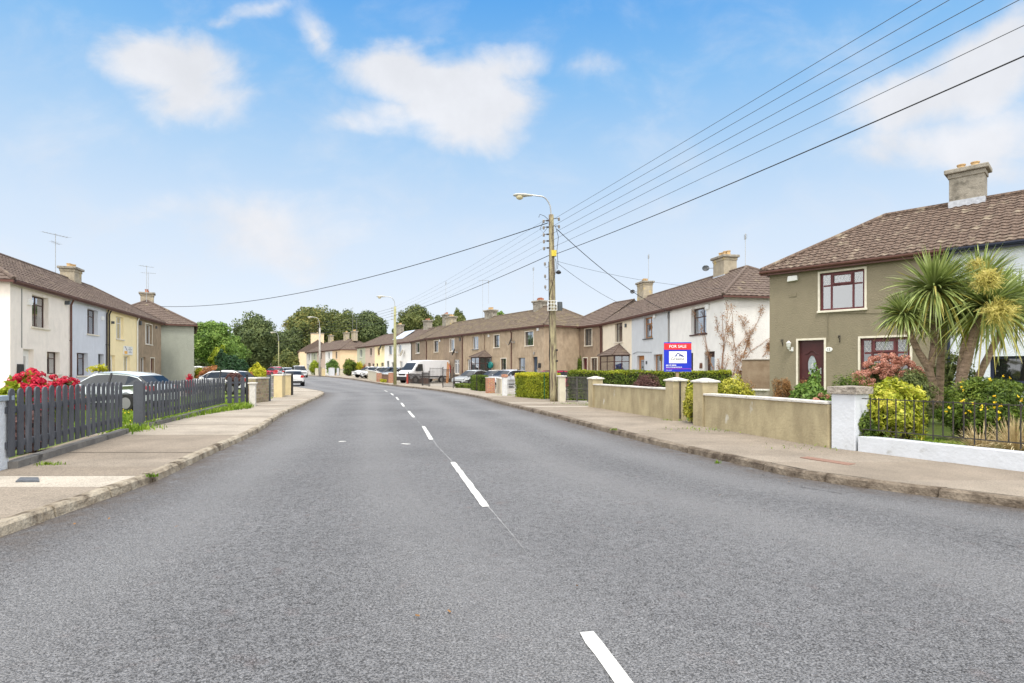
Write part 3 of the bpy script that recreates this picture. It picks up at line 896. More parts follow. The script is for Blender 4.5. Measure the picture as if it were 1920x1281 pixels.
def chimney(parent, x, wd=1.0, dp=0.75, base=6.6, top=8.55, mat=None, pots=2, potmat=None, y=3.5, seed=1, flash=None):
    rng = random.Random(seed)
    mb = MB(); mb.box(x - wd / 2, x + wd / 2, y - dp / 2, y + dp / 2, base, top - .16)
    mb.box(x - wd / 2 - .035, x + wd / 2 + .035, y - dp / 2 - .035, y + dp / 2 + .035, top - .32, top - .16)
    o = mb.build('chimney', mat or CONC, parent, bevel=.015)
    c = MB(); c.box(x - wd / 2 - .13, x + wd / 2 + .13, y - dp / 2 - .13, y + dp / 2 + .13, top - .158, top)
    c.build('chimney_cap', CONC, o, bevel=.03)
    for i in range(pots):
        px = x + (i - (pots - 1) / 2) * wd / max(pots, 2) * .8; hh = .2 + rng.uniform(0, .1); r = .12
        q = MB(); q.lathe([(r * 1.05, 0), (r, .05), (r * .93, hh * .8), (r * 1.12, hh * .85), (r * 1.12, hh), (r * .8, hh), (r * .75, hh * .5)], (px, y + rng.uniform(-.05, .05), top), 14)
        q.build('chimney_pot', potmat or POT, o, smooth=True)
    if flash:
        f = MB(); f.box(x - wd / 2 - .02, x + wd / 2 + .02, y - dp / 2 - .02, y + dp / 2 + .02, base, flash)
        f.build('flashing', LEAD, o)
    return o


def house(F, t0, t1, label, wall, doors_windows, roof=None, hipL=0, hipR=0, depth=7.0, rise=2.3, E=None, chims=(), group=None,
          sub=4, gutter=None, sideL=False, sideR=False, name='terraced_house', cat='house', gable=None, verge=.25, tw=.32, rh=.33, front_gap=(0, 0)):
    """a two-storey house between facade stations t0 and t1; local x along the street, y into the plot"""
    E = E or F.E; W = t1 - t0; roof = roof or ROOF1
    p = F.P(t0); zb = gz(p.y)
    root = empty(name, (p.x, p.y, zb), F.rz, label, cat, group)
    E += .2 - zb; rise -= .25
    hs = dict(root=root, E=E, W=W, zb=zb)
    cuts = []
    for kind, r, kw in doors_windows:
        r = (r[0], r[1], r[2] - zb, r[3] - zb)
        cuts.append((kind, r, kw))
    # front wall with real openings
    xs = sorted(set([0, W] + [r[0] for _, r, _ in cuts] + [r[1] for _, r, _ in cuts]))
    zs = sorted(set([-.05, E] + [r[2] for _, r, _ in cuts] + [r[3] for _, r, _ in cuts]))
    mb = MB(); T = .28
    for i in range(len(xs) - 1):
        for j in range(len(zs) - 1):
            xm, zm = (xs[i] + xs[i + 1]) / 2, (zs[j] + zs[j + 1]) / 2
            if any(r[0] < xm < r[1] and r[2] < zm < r[3] for _, r, _ in cuts): continue
            mb.quad((xs[i], 0, zs[j]), (xs[i + 1], 0, zs[j]), (xs[i + 1], 0, zs[j + 1]), (xs[i], 0, zs[j + 1]))
    for _, (a, b, c, d), _k in cuts:
        mb.quad((a, 0, c), (a, T, c), (a, T, d), (a, 0, d)); mb.quad((b, 0, c), (b, 0, d), (b, T, d), (b, T, c))
        mb.quad((a, 0, d), (a, T, d), (b, T, d), (b, 0, d)); mb.quad((a, 0, c), (b, 0, c), (b, T, c), (a, T, c))
    mb.quad((0, 0, -.05), (0, 0, E), (0, depth, E), (0, depth, -.05)); mb.quad((W, 0, -.05), (W, depth, -.05), (W, depth, E), (W, 0, E))
    mb.quad((0, depth, -.05), (0, depth, E), (W, depth, E), (W, depth, -.05))
    RZ = E + rise
    if gable:  # straight gables
        for xx in (0, W): mb.quad((xx, 0, E), (xx, depth, E), (xx, depth / 2, RZ))
    mb.build('wall', wall, root, fix=False)
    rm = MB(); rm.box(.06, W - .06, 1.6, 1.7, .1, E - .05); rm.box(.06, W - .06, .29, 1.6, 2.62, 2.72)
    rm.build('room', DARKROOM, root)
    # roof
    ev = verge; y0 = -ev
    sl = math.hypot(depth / 2 + ev, rise + ev * rise / (depth / 2)); k = rise / (depth / 2)
    x0 = -(ev if (hipL or sideL) else 0); x1 = W + (ev if (hipR or sideR) else 0)
    if gable: x0, x1 = -.08 if sideL else 0, W + .08 if sideR else W
    Lr = x1 - x0
    ztop = RZ; zE = E - ev * k
    bdir = Vector((0, depth / 2 + ev, ztop - zE)).normalized(); nF = Vector((0, -bdir.z, bdir.y))
    hl = hipL + ev if hipL else 0; hr = hipR + ev if hipR else 0
    rf = MB()
    def clip(l_, r_):
        c = [((0, 0), (Lr, 0)), ((Lr, sl - .001), (0, sl - .001))]
        c.append(((Lr, 0), (Lr - r_, sl))); c.append(((l_, sl), (0, 0)))
        return c
    tile_surface(rf, (x0, y0, zE), (1, 0, 0), bdir, nF, clip(hl, hr), Lr, sl, sub, tw, rh, int(abs(p.x) * 7))
    bb = Vector((0, -bdir.y, bdir.z)); nB = Vector((0, bdir.z, bdir.y))
    tile_surface(rf, (x1, depth + ev, zE), (-1, 0, 0), bb, nB, clip(hr, hl), Lr, sl, 2, .6, rh)
    D = depth + 2 * ev
    if hipL:
        sh = math.hypot(hl, ztop - zE); b_ = Vector((hl, 0, ztop - zE)).normalized(); nn = Vector((-b_.z, 0, b_.x))
        tile_surface(rf, (x0, depth + ev, zE), (0, -1, 0), b_, nn, [((0, 0), (D, 0)), ((D, 0), (D / 2, sh)), ((D / 2, sh), (0, 0))], D, sh, sub, tw, rh, 4)
    if hipR:
        sh = math.hypot(hr, ztop - zE); b_ = Vector((-hr, 0, ztop - zE)).normalized(); nn = Vector((-b_.z * -1, 0, -b_.x))
        nn = Vector((b_.z, 0, -b_.x))
        tile_surface(rf, (x1, -ev, zE), (0, 1, 0), b_, nn, [((0, 0), (D, 0)), ((D, 0), (D / 2, sh)), ((D / 2, sh), (0, 0))], D, sh, sub, tw, rh, 5)
    # closed boarding just below the tiles
    e = .02
    A_, B_, C_, D_ = (x0, y0, zE - e), (x1, y0, zE - e), (x1, depth + ev, zE - e), (x0, depth + ev, zE - e)
    P1, P2 = (x0 + hl, depth / 2, ztop - e), (x1 - hr, depth / 2, ztop - e)
    rf.quad(A_, B_, P2, P1); rf.quad(C_, D_, P1, P2); rf.quad(D_, A_, P1); rf.quad(B_, C_, P2); rf.quad(A_, D_, C_, B_)
    ro = rf.build('roof', roof, root)
    rc = MB(); r_ = .09
    rc.tube([(x0 + hl, depth / 2, ztop + .03), (x1 - hr, depth / 2, ztop + .03)], r_, 8)
    if hipL:
        rc.tube([(x0 + .03, y0 + .03, zE + .06), (x0 + hl, depth / 2, ztop + .03)], r_, 8); rc.tube([(x0 + .03, depth + ev, zE + .04), (x0 + hl, depth / 2, ztop + .03)], r_, 8)
    if hipR:
        rc.tube([(x1 - .03, y0 + .03, zE + .06), (x1 - hr, depth / 2, ztop + .03)], r_, 8); rc.tube([(x1 - .03, depth + ev, zE + .04), (x1 - hr, depth / 2, ztop + .03)], r_, 8)
    rc.build('ridge_tiles', roof, ro, smooth=True)
    # gutter and fascia
    gm = gutter or PLASTB
    g = MB(); gx0, gx1 = x0, x1
    g.box(gx0, gx1, y0 + .02, y0 + .05, zE - .17, zE - .03)
    gu = [(-.055, .045), (-.055, 0), (-.035, -.04), (.0, -.055), (.035, -.04), (.05, 0), (.05, .045)]
    base = len(g.v)
    for xx in (gx0, gx1):
        for (a, b) in gu: g.v.append((xx, y0 - .03 + a, zE - .05 + b))
    for i in range(6): g.f.append((base + i, base + i + 1, base + 8 + i, base + 7 + i)); g.m.append(0)
    if hipL: g.box(x0 - .05, x0 + .03, y0, depth + ev, zE - .1, zE - .01)
    if hipR: g.box(x1 - .03, x1 + .05, y0, depth + ev, zE - .1, zE - .01)
    g.build('gutter', gm, root)
    for kind, r, kw in cuts:
        if kind == 'w': window(root, *r, **kw)
        elif kind == 'd': door(root, *r, **kw)
    for c in chims: chimney(root, **c)
    hs['F'] = F; hs['t0'] = t0
    return hs


def pipe(hs, px, mat=None, top=None, r=.045, off=.06, both=False):
    x = hs['F'].t(px) - hs['t0']; mb = MB(); E = hs['E']
    mb.tube([(x, -off, 0), (x, -off, E - .55), (x, -off - .1, E - .3), (x, -.22, E - .2)], r, 8)
    z = 1.2
    while z < E - .7: mb.box(x - .07, x + .07, -off - .03, 0, z, z + .03); z += 1.8
    mb.build('downpipe', mat or PLASTB, hs['root'], smooth=True)


def wallbox(hs, px, py, w_=.3, h_=.22, mat=None, name='alarm_box', d=.09):
    F = hs['F']; x = F.t(px) - hs['t0']; z = F.z(px, py) - hs['zb']
    mb = MB(); mb.prism([(x - w_ / 2, z - h_ / 2), (x + w_ / 2, z - h_ / 2 * .8), (x + w_ / 2, z + h_ / 2 * .8), (x + w_ / 2 - .03, z + h_ / 2), (x - w_ / 2 + .03, z + h_ / 2)], -d, -.001, 'xz')
    return mb.build(name, mat or WHITE, hs['root'], bevel=.012)


def cable(hs, pts, r=.012, mat=None):
    F = hs['F']; mb = MB()
    mb.tube([(F.t(x) - hs['t0'], -.02, F.z(x, y) - hs['zb']) for x, y in pts], r, 5)
    mb.build('wall_cable', mat or GREYW, hs['root'])


def dish(hs, px, py, mat=None, r=.33):
    F = hs['F']; x = F.t(px) - hs['t0']; z = F.z(px, py) - hs['zb']
    mb = MB()
    pr = [(0.001, .10), (r * .4, .085), (r * .75, .05), (r, 0), (r, .012), (r * .75, .062), (r * .4, .098), (.001, .112)]
    mb.lathe(pr, (0, 0, 0), 20, 'y')
    mm = Matrix.Translation((x, -.42, z)) @ Matrix.Rotation(R(-35), 4, 'Z') @ Matrix.Rotation(R(-22), 4, 'X')
    mb.v = [tuple(mm @ Vector(v)) for v in mb.v]
    o = mb.build('satellite_dish', mat or GREYW, hs['root'], smooth=True)
    q = MB(); q.tube([(x, -.3, z), (x + .1, -.15, z - .05), (x + .15, -.001, z - .05)], .02, 6)
    q.tube([tuple(mm @ Vector((0, 0, -r))), tuple(mm @ Vector((0, -.38, -.12)))], .012, 5); q.box(x + .1, x + .2, -.012, -.001, z - .15, z + .05)
    q.build('dish_arm', STEEL, o)


def aerial(hs, x, y=3.5, z0=7.4, h=2.2, kind=0, seed=0):
    mb = MB(); mb.tube([(x, y, z0), (x, y, z0 + h)], .018, 6)
    rng = random.Random(seed); z = z0 + h - .08
    if kind in (0, 2):
        d = Vector((math.cos(seed * 1.3), math.sin(seed * 1.3), 0)); s_ = Vector((-d.y, d.x, 0)); c = Vector((x, y, z))
        ln = .55 if kind == 0 else .8
        mb.tube([tuple(c - d * ln), tuple(c + d * ln)], .012, 5)
        for i in range(9):
            q = c + d * (ln * (i / 4 - 1)); w_ = .26 - .015 * i
            mb.tube([tuple(q - s_ * w_), tuple(q + s_ * w_)], .006, 4)
        if kind == 2:
            c2 = c - Vector((0, 0, .5)); mb.tube([tuple(c2 - d * .5 - s_ * .3), tuple(c2 + d * .5 + s_ * .3)], .011, 5)
            for i in range(4):
                q = c2 + (d * .5 + s_ * .3) * (i / 2 - .8); mb.tube([tuple(q - s_ * .3), tuple(q + s_ * .3)], .006, 4)
    else:
        for i in range(6):
            mb.tube([(x - .16, y, z - .05 * i), (x + .16, y + .02, z - .05 * i)], .007, 4)
        mb.box(x - .03, x + .03, y - .03, y + .03, z - .3, z)
    mb.build('aerial', STEEL, hs['root'])


def canopy(hs, x0, x1, z0, z1, ztop, proj=1.0, mat=None, roofm=None, glass=True):
    """projecting bay or porch with a small tiled pyramid roof; local wall coordinates"""
    root = hs['root']; xm = (x0 + x1) / 2; c = .35
    pl_ = [(x0, 0), (x0 + c, -proj), (x1 - c, -proj), (x1, 0)]
    mb = MB()
    for i in range(4):
        q = pl_[i]; mb.bar((q[0], q[1], z0), (q[0], q[1], z1), .09)
    for i in range(3):
        a, b = pl_[i], pl_[i + 1]
        for z in (z0 + .04, z1 - .05): mb.bar((*a, z), (*b, z), .08)
        mb.bar(((a[0] + b[0]) / 2, (a[1] + b[1]) / 2, z0), ((a[0] + b[0]) / 2, (a[1] + b[1]) / 2, z1), .06)
        mb.bar((*a, z0 + (z1 - z0) * .72), (*b, z0 + (z1 - z0) * .72), .05)
    o = mb.build('porch', mat or BROWNW, root)
    g = MB()
    for i in range(3):
        a, b = pl_[i], pl_[i + 1]; g.bar((*a, (z0 + z1) / 2), (*b, (z0 + z1) / 2), .01, z1 - z0 - .1)
    g.build('pane', GLASS, o)
    pb = MB(); pb.prism([(x0 + .02, 0), (x0 + c, -proj + .03), (x1 - c, -proj + .03), (x1 - .02, 0)], 0, z0); pb.build('plinth', CREAM, o)
    r = MB(); ov = .22
    q = [(x0 - ov, .0), (x0 + c - ov * .6, -proj - ov), (x1 - c + ov * .6, -proj - ov), (x1 + ov, .0)]
    top = (xm, -.02, ztop)
    nrow = 6
    for i in range(3):
        a, b = Vector((*q[i], z1)), Vector((*q[i + 1], z1)); tp = Vector(top)
        for k in range(nrow):
            f0, f1 = k / nrow, (k + 1) / nrow
            p0, p1 = a.lerp(tp, f0), b.lerp(tp, f0); p2, p3 = b.lerp(tp, f1), a.lerp(tp, f1); up = Vector((0, 0, .035))
            r.quad(p0 + up, p1 + up, p2, p3); r.quad(p0 - up * .3, p1 - up * .3, p1 + up, p0 + up)
    r.quad(*[(a, b, z1) for a, b in q])
    for i in (1, 2): r.tube([(*q[i], z1 + .04), top], .05, 6)
    r.build('porch_roof', roofm or ROOF1, o)
# ================================================================== the houses of the street
def tr(F, px, back=3.5):
    q = Fac(F.P(0, back), F.P(F.len, back)); return q.t(px)


W_WHITE = render_wall('render_white', (0.86, 0.79, 0.725), .8)
W_WHITE2 = render_wall('render_offwhite', (0.80, 0.79, 0.765), .85)
W_BLUE = render_wall('render_pale_blue', (0.62, 0.65, 0.72), .85)
W_YELL = render_wall('render_yellow', (0.92, 0.78, 0.48), .88)
W_BRN = render_wall('pebbledash_brown', (0.38, 0.292, 0.205), .55, 1.0, 30, (0.17, 0.13, 0.09), .74)
W_BRN2 = render_wall('pebbledash_grey_brown', (0.33, 0.25, 0.18), .6, 1.0, 30, (0.14, 0.11, 0.08), .74)
W_BRNT = render_wall('pebbledash_tan', (0.46, 0.36, 0.255), .55, 1.0, 30, (0.21, 0.155, 0.10), .76)
W_GREEN = render_wall('render_sage', (0.33, 0.35, 0.30), .8, .8, 14)
W_OLIVE = render_wall('render_olive', (0.245, 0.213, 0.150), .82, .6, 20)
W_GREY = render_wall('render_light_grey', (0.56, 0.59, 0.62), .88)
W_CREAM = render_wall('render_cream', (0.80, 0.72, 0.58), .88)
W_BWHITE = render_wall('render_cool_white', (0.68, 0.72, 0.80), .9)
W_PEACH = render_wall('render_peach', (0.74, 0.56, 0.36), .9)
W_PINK = render_wall('render_dusty_pink', (0.58, 0.46, 0.38), .85)
W_SAGE = render_wall('render_grey_green', (0.50, 0.52, 0.40), .85)
CHT = M('chimney_render', (0.42, 0.37, 0.28), (0.30, 0.26, 0.2), 0.95, 3, 0.8, 26, (0.52, 0.40, 0.16), 1.8, (0.55, 0.7))
gL, gR, gM, gF, gW, gP = ('terraced houses on the left side', 'pair of houses at the right edge', 'terraced houses behind the for sale board',
                          'brown terraced houses beyond the pole', 'painted terraced houses in the middle distance', 'terraced houses far down the street')

# ---- left terrace: white, pale blue, yellow, brown
FL = Fac((-21.1, 24.16), (-27.95, 45.4))
t = [FL.t(19), FL.t(132), FL.t(200), FL.t(257), FL.t(296) + .9]
t0 = t[0]
w = lambda F, T, *a, zb=None, **k: ('w', rect(F, T, *a, zb=zb), k)
d_ = lambda F, T, *a, m=None, **k: ('d', rect(F, T, *a, zb=.4), dict(mat=m, **k))
DGREY = M('dark_grey_door', (0.06, 0.07, 0.08), None, .4)
DBLUE = M('slate_blue_door', (0.055, 0.075, 0.11), None, .4)
h1 = house(FL, t[0], t[1], 'near left end house with cream white rendered walls behind the grey picket fence', W_WHITE,
           [w(FL, t[0], 60, 91, 556, 614.5, fr=BROWNW, cols=(.5,), trans=.72, rec=.2, curtain=None), w(FL, t[0], 88, 112.5, 660, 0, zb=1.3, fr=BROWNW, cols=(.5,), trans=.7, rec=.2, curtain='net'),
            d_(FL, t[0], 43.5, 63.5, 655, 0, m=WHITE, glazed='slit', rec=.2)], ROOF1, hipL=3.5, group=gL, sideL=True,
           chims=[dict(x=tr(FL, 133) - t[0], wd=1.15, dp=.8, base=6.7, top=8.25, mat=CHT, pots=3, seed=3)])
wallbox(h1, 54, 567, .34, .26); wallbox(h1, 34.5, 692, .32, .42, BLACK, 'letter_box', .14)
pipe(h1, 131); cable(h1, [(40, 541), (40, 652)])
aerial(h1, tr(FL, 104) - t[0], z0=7.3, h=2.7, kind=2, seed=2)
wallbox(h1, 122, 568, .16, .2, GREYW, 'flood_light', .2)
h2 = house(FL, t[1], t[2], 'pale blue rendered terraced house between the white and the yellow one', W_BLUE,
           [w(FL, t[1], 163.8, 183.5, 580.5, 627, fr=BROWNW, cols=(.5,), trans=.72, rec=.2, curtain='half'), w(FL, t[1], 144, 165, 662, 0, zb=1.2, fr=BROWNW, cols=(.5,), trans=.75, rec=.2, curtain='net'),
            d_(FL, t[1], 184, 195, 664, 0, m=DGREY, glazed='half', rec=.2)], ROOF1, group=gL)
wallbox(h2, 191, 597, .3, .24); pipe(h2, 198.5, IRON)
h3 = house(FL, t[2], t[3], 'pale yellow terraced house with a small sign board on its wall', W_YELL,
           [w(FL, t[2], 218, 231.5, 594.5, 636, fr=WHITE, cols=(.5,), trans=.72, rec=.16, curtain='net'), w(FL, t[2], 231.8, 243.5, 668, 0, zb=1.2, fr=WHITE, cols=(.5,), rec=.16, curtain='net'),
            d_(FL, t[2], 207, 215.5, 666.5, 0, m=WHITE, glazed='half', rec=.16)], ROOF1, group=gL)
wallbox(h3, 209, 605, .16, .16, GREYW, 'wall_lamp', .15); pipe(h3, 203, IRON); pipe(h3, 256, WHITE)
h4 = house(FL, t[3], t[4], 'brown pebble dashed terraced house at the far end of the left row', W_BRN,
           [w(FL, t[3], 272.5, 285, 608.5, 645.6, fr=WHITE, cols=(.5,), rec=.16, curtain='net', surround=CREAM), w(FL, t[3], 263.5, 273.5, 670, 0, zb=1.2, fr=WHITE, cols=(.5,), rec=.16),
            d_(FL, t[3], 282, 289, 672, 0, m=MAROON, rec=.16, surround=CREAM)], ROOF1, hipR=3.5, group=gL, sideR=True)
wallbox(h4, 261, 606, .2, .3, GREYW, 'flood_light', .15); wallbox(h4, 292, 614, .2, .2, GREYW, 'alarm_box')
# sign board fixed on the yellow house
def sign_on(F, hs, x0, x1, y0, y1):
    r = rect(F, hs['t0'], x0, x1, y0, y1); zb = hs['zb']
    p = F.P(hs['t0'] + (r[0] + r[1]) / 2, -.03)
    root = empty('sign_board', (p.x, p.y, r[2]), F.rz, 'small white sign board with a blue stroke and orange block, fixed on the yellow house', 'sign')
    W, H = r[1] - r[0], r[3] - r[2]
    b = MB(); b.box(-W / 2, W / 2, -.03, .02, 0, H); b.build('panel', WHITE, root)
    q = MB(); q.prism([(-W * .42, H * .95), (-W * .36, H * .95), (-W * .12, H * .5), (-W * .18, H * .5)], -.034, -.031, 'xz'); q.build('logo_stroke', M('navy_print', (0.02, 0.03, 0.16)), root)
    q = MB(); q.box(-W * .45, -W * .12, -.034, -.031, H * .08, H * .42); q.build('logo_block', M('orange_print', (0.75, 0.42, 0.10)), root)
    q = MB()
    for i, (a, b_) in enumerate(((.05, .3), (.0, .40), (.08, .32), (.02, .38))):
        q.box(W * a, W * b_, -.034, -.031, H * (.78 - i * .18), H * (.86 - i * .18))
    q.build('lettering', M('grey_print', (0.30, 0.32, 0.36)), root)
sign_on(FL, h3, 230.5, 247, 649.5, 665.5)

# ---- second left terrace, only its sage green end wall faces us
FG = Fac((-26.6, 47.6), (-32.2, 57.4))
h5 = house(FG, 0, 5.8, 'house with a large blank sage green end wall beyond the left row', W_GREEN,
           [('w', (1.5, 2.6, 3.4, 4.7), dict(fr=WHITE)), ('w', (.8, 2.0, 1.2, 2.5), dict(fr=WHITE)), ('d', (3.6, 4.5, .4, 2.5), dict(mat=MAROON))], ROOF1, hipL=3.5,
           group='houses turned away on the left', sideL=True, chims=[dict(x=4.0, wd=.85, dp=.95, base=6.6, top=8.2, mat=CHT, potmat=POTR, pots=4, seed=5)])
aerial(h5, 3.0, z0=7.3, h=3.1, kind=0, seed=4); aerial(h5, 5.4, z0=7.3, h=2.9, kind=0, seed=6)
h5b = house(FG, 5.8, 11.3, 'far neighbour of the sage green house, hidden but for its roof', W_WHITE2,
            [('w', (1.5, 2.6, 3.4, 4.7), dict(fr=WHITE)), ('w', (.8, 2.0, 1.2, 2.5), dict(fr=WHITE))], ROOF1, hipR=3.5, sideR=True, group='houses turned away on the left')

# ---- right: olive house and its blue-white neighbour
FO = Fac((9.8, 21.8), (14.87, 16.5))
t0, t1 = FO.t(1443), FO.t(1775)
ho = house(FO, t0, t1, 'large olive rendered house with a maroon door and leaded windows', W_OLIVE,
           [w(FO, t0, 1537.5, 1621, 508.5, 580.5, fr=MAROON, cols=(.25, .74), trans=.66, lead=True, surround=CREAM, curtain='sides', th=.07, rec=.09, opener=1, transcols=(0, 1, 2)),
            w(FO, t0, 1613, 1706, 633, 0, zb=1.25, fr=MAROON, cols=(.24, .73), trans=.62, lead=True, surround=CREAM, curtain=None, glass=GLASSD, th=.08, rec=.09, opener=1),
            d_(FO, t0, 1496.5, 1545, 638, 0, m=MARDOOR, glazed='oval', surround=CREAM)], ROOF3, hipL=3.0, group=gR, sub=8, sideL=True, tw=.25, rh=.26,
           chims=[dict(x=tr(FO, 1815) - t0, wd=.98, dp=.7, base=6.7, top=8.62, pots=2, seed=8, flash=7.5)])
wallbox(ho, 1487, 523, .36, .2, WHITE, 'alarm_box', .12)
cable(ho, [(1553, 588), (1600, 587.5), (1640, 586.5), (1700, 585)], .010, W_OLIVE); cable(ho, [(1553, 588), (1553, 640)], .014, W_OLIVE)
# coach lamp, number plate, brackets, vents
def deco(hs):
    F = hs['F']; L3 = lambda px, py: (F.t(px) - hs['t0'], F.z(px, py) - hs['zb'])
    x, z = L3(1482, 648)
    mb = MB(); mb.lathe([(.02, .17), (.05, .13), (.10, .09), (.085, .08), (.07, -.06), (.05, -.08), (.03, -.10), (.05, -.12), (.01, -.15)], (x, -.17, z), 8)
    mb.tube([(x, -.17, z - .13), (x + .03, -.12, z - .2), (x + .07, 0, z - .15)], .018, 6); mb.box(x + .03, x + .11, -.03, -.001, z - .22, z - .06)
    mb.build('wall_lantern', WHITE, hs['root'], smooth=True)
    x, z = L3(1554, 655.5)
    mb = MB(); mb.lathe([(1, 0), (1, .015), (.9, .022), (.0001, .022)], (0, 0, 0), 24, 'y')
    mb.v = [(x + v[0] * .125, -v[1] - .001, z + v[2] * .085) for v in mb.v]
    o = mb.build('number_plate', WHITE, hs['root'])
    text('12', .12, (x, -.026, z), GREYW, o, 'door_number')
    for px, py in ((1468, 643), (1575, 636)):
        x, z = L3(px, py); mb = MB(); mb.tube([(x, -.001, z + .14), (x, -.03, z - .12)], .012, 5)
        mb.tube([(x, -.02, z + .12), (x - .02, -.16, z + .05), (x + .02, -.22, z + .1), (x, -.16, z + .13)], .011, 5); mb.tube([(x, -.02, z - .1), (x + .03, -.1, z - .05), (x, -.18, z + .06)], .010, 5)
        mb.build('basket_bracket', IRON, hs['root'])
    for px, py in ((1486.5, 553), (1693, 531)):
        x, z = L3(px, py); mb = MB(); mb.box(x - .13, x + .13, -.02, -.001, z - .075, z + .075)
        for i in range(5): mb.box(x - .11 + i * .048, x - .085 + i * .048, -.026, -.02, z - .055, z + .055)
        mb.build('air_vent', W_OLIVE, hs['root'])
deco(ho)
NAVY = M('navy_gutter', (0.02, 0.025, 0.05), None, .4)
t2 = FO.t(1990)
hn = house(FO, t1, t1 + 6.2, 'bluish white neighbour house cut off by the right edge behind the cabbage palms', W_BWHITE,
           [('w', (FO.t(1856) - t1, FO.t(1856) - t1 + 2.3, 1.1, FO.z(1880, 668)), dict(fr=NAVY, cols=(.6,), th=.08, glass=GLASSD, curtain='sides')),
            ('w', (1.9, 3.3, 3.4, 4.7), dict(fr=NAVY, cols=(.5,)))], ROOF3, group=gR, sub=8, sideR=True, hipR=3.0, gutter=NAVY, tw=.25, rh=.26)
pipe(hn, 1779, NAVY)

# ---- middle right terrace: grey-brown, cream, grey, white
FM = Fac((7.37, 46.8), (10.75, 28.9))
tm = [FM.t(x) for x in (1129, 1184.5, 1256, 1359)]
m1 = house(FM, tm[0], tm[1], 'cream terraced house with a dark tiled bay porch', W_CREAM,
           [w(FM, tm[0], 1152.8, 1167, 605.5, 641.5, fr=BROWNW, cols=(.5,), trans=.7, rec=.16)], ROOF1, group=gM, sideL=True, hipL=0)
x0, x1 = FM.t(1146) - tm[0], FM.t(1180) - tm[0]
canopy(m1, x0, x1, .9, F_z := FM.z(1160, 667), FM.z(1172, 644), 1.0)
wallbox(m1, 1174, 610.5, .22, .26, GREYW); pipe(m1, 1130)
m2 = house(FM, tm[1], tm[2], 'light grey terraced house with golden brown door and window frames', W_GREY,
           [w(FM, tm[1], 1207, 1223.5, 595, 634.5, fr=TANW, cols=(.55,), trans=.7, rec=.18, th=.08, sillmat=GREYW), w(FM, tm[1], 1225.5, 1242, 664.5, 0, zb=1.15, fr=TANW, cols=(.55,), rec=.18, th=.08),
            d_(FM, tm[1], 1194.3, 1208, 667, 0, m=TANW, glazed='half', rec=.18)], ROOF1, group=gM,
           chims=[dict(x=tr(FM, 1209) - tm[1], wd=1.3, dp=.8, base=6.7, top=8.75, mat=CHT, pots=3, seed=12)])
wallbox(m2, 1228, 593, .3, .26); cable(m2, [(1187, 664), (1195, 660), (1222, 661)]); dish(m2, 1190.5, 552, r=.3) if False else None
aerial(m2, tr(FM, 1216) - tm[1], z0=8.6, h=2.3, kind=1, seed=3)
wallbox(m2, 1213, 680, .1, .22, GREYW, 'letter_box'); pipe(m2, 1255, M('grey_pipe', (0.3, 0.29, 0.28), None, .5))
m3 = house(FM, tm[2], tm[3], 'white end terrace house with dead creeper on its corner, behind the for sale board', W_WHITE2,
           [w(FM, tm[2], 1295.8, 1324.5, 577.5, 626.5, fr=BROWNW, cols=(.62,), trans=.66, rec=.2, th=.07, sillmat=BROWNW, curtain=None), w(FM, tm[2], 1284, 1299.5, 662, 0, zb=1.15, fr=BROWNW, cols=(.5,), rec=.18, curtain='net'),
            d_(FM, tm[2], 1321, 1340, 659, 0, m=BROWNW, glazed='half', rec=.2)], ROOF1, hipR=3.5, sideR=True, group=gM, sub=8,
           chims=[dict(x=tr(FM, 1359) - tm[2], wd=1.25, dp=.85, base=6.7, top=8.5, mat=CHT, pots=4, seed=15, flash=7.3)])
wallbox(m3, 1327, 576, .36, .3); wallbox(m3, 1315, 686, .25, .3, M('meter_cover', (0.14, 0.07, 0.05)), 'meter_box', .06)
mb = MB(); xx = FM.t(1250.5) - tm[2] + .6; zz = FM.z(1251, 594)
for i in range(4): mb.tube([(xx - .3 + math.cos(a) * .09, -.06, zz + math.sin(a) * .2 + i * .01) for a in [k * math.pi / 8 for k in range(17)]], .014, 5, cap=False)
mb.tube([(xx - .3, -.05, zz + .2), (xx - .1, -.1, zz + .3), (xx + .2, -.05, zz + .32)], .02, 5)
mb.build('cable_coil', BLACK, m3['root'])
aerial(m3, tr(FM, 1386) - tm[2], y=3.9, z0=7.0, h=2.6, kind=1, seed=9)
dish(m3, 1330, 503, STEEL, .42) if False else None
# dish standing on the chimney of the white house
def roofdish(hs, px, py, r, back=3.0):
    r *= .55
    x = tr(hs['F'], px, back) - hs['t0']; q = Fac(hs['F'].P(0, back), hs['F'].P(5, back)); z = hz_(py, q.dep(px)) - hs['zb']
    mb = MB(); mb.lathe([(0.001, .12), (r * .4, .10), (r * .75, .06), (r, 0), (r, .012), (r * .75, .072), (r * .4, .112), (.001, .132)], (0, 0, 0), 20, 'y')
    mm = Matrix.Translation((x, back - .1, z)) @ Matrix.Rotation(R(62), 4, 'Z') @ Matrix.Rotation(R(-25), 4, 'X')
    mb.v = [tuple(mm @ Vector(v)) for v in mb.v]
    o = mb.build('satellite_dish', GREYW, hs['root'], smooth=True)
    q = MB(); q.tube([(x, back, z), (x + .3, back + .1, z - .05), (x + .7, back + .3, z - .1)], .025, 6); q.tube([tuple(mm @ Vector((0, 0, -r))), tuple(mm @ Vector((0, -.5, -.15)))], .015, 5)
    q.build('dish_arm', STEEL, o)
roofdish(m3, 1326, 503, .40); roofdish(m2, 1188, 547, .36)

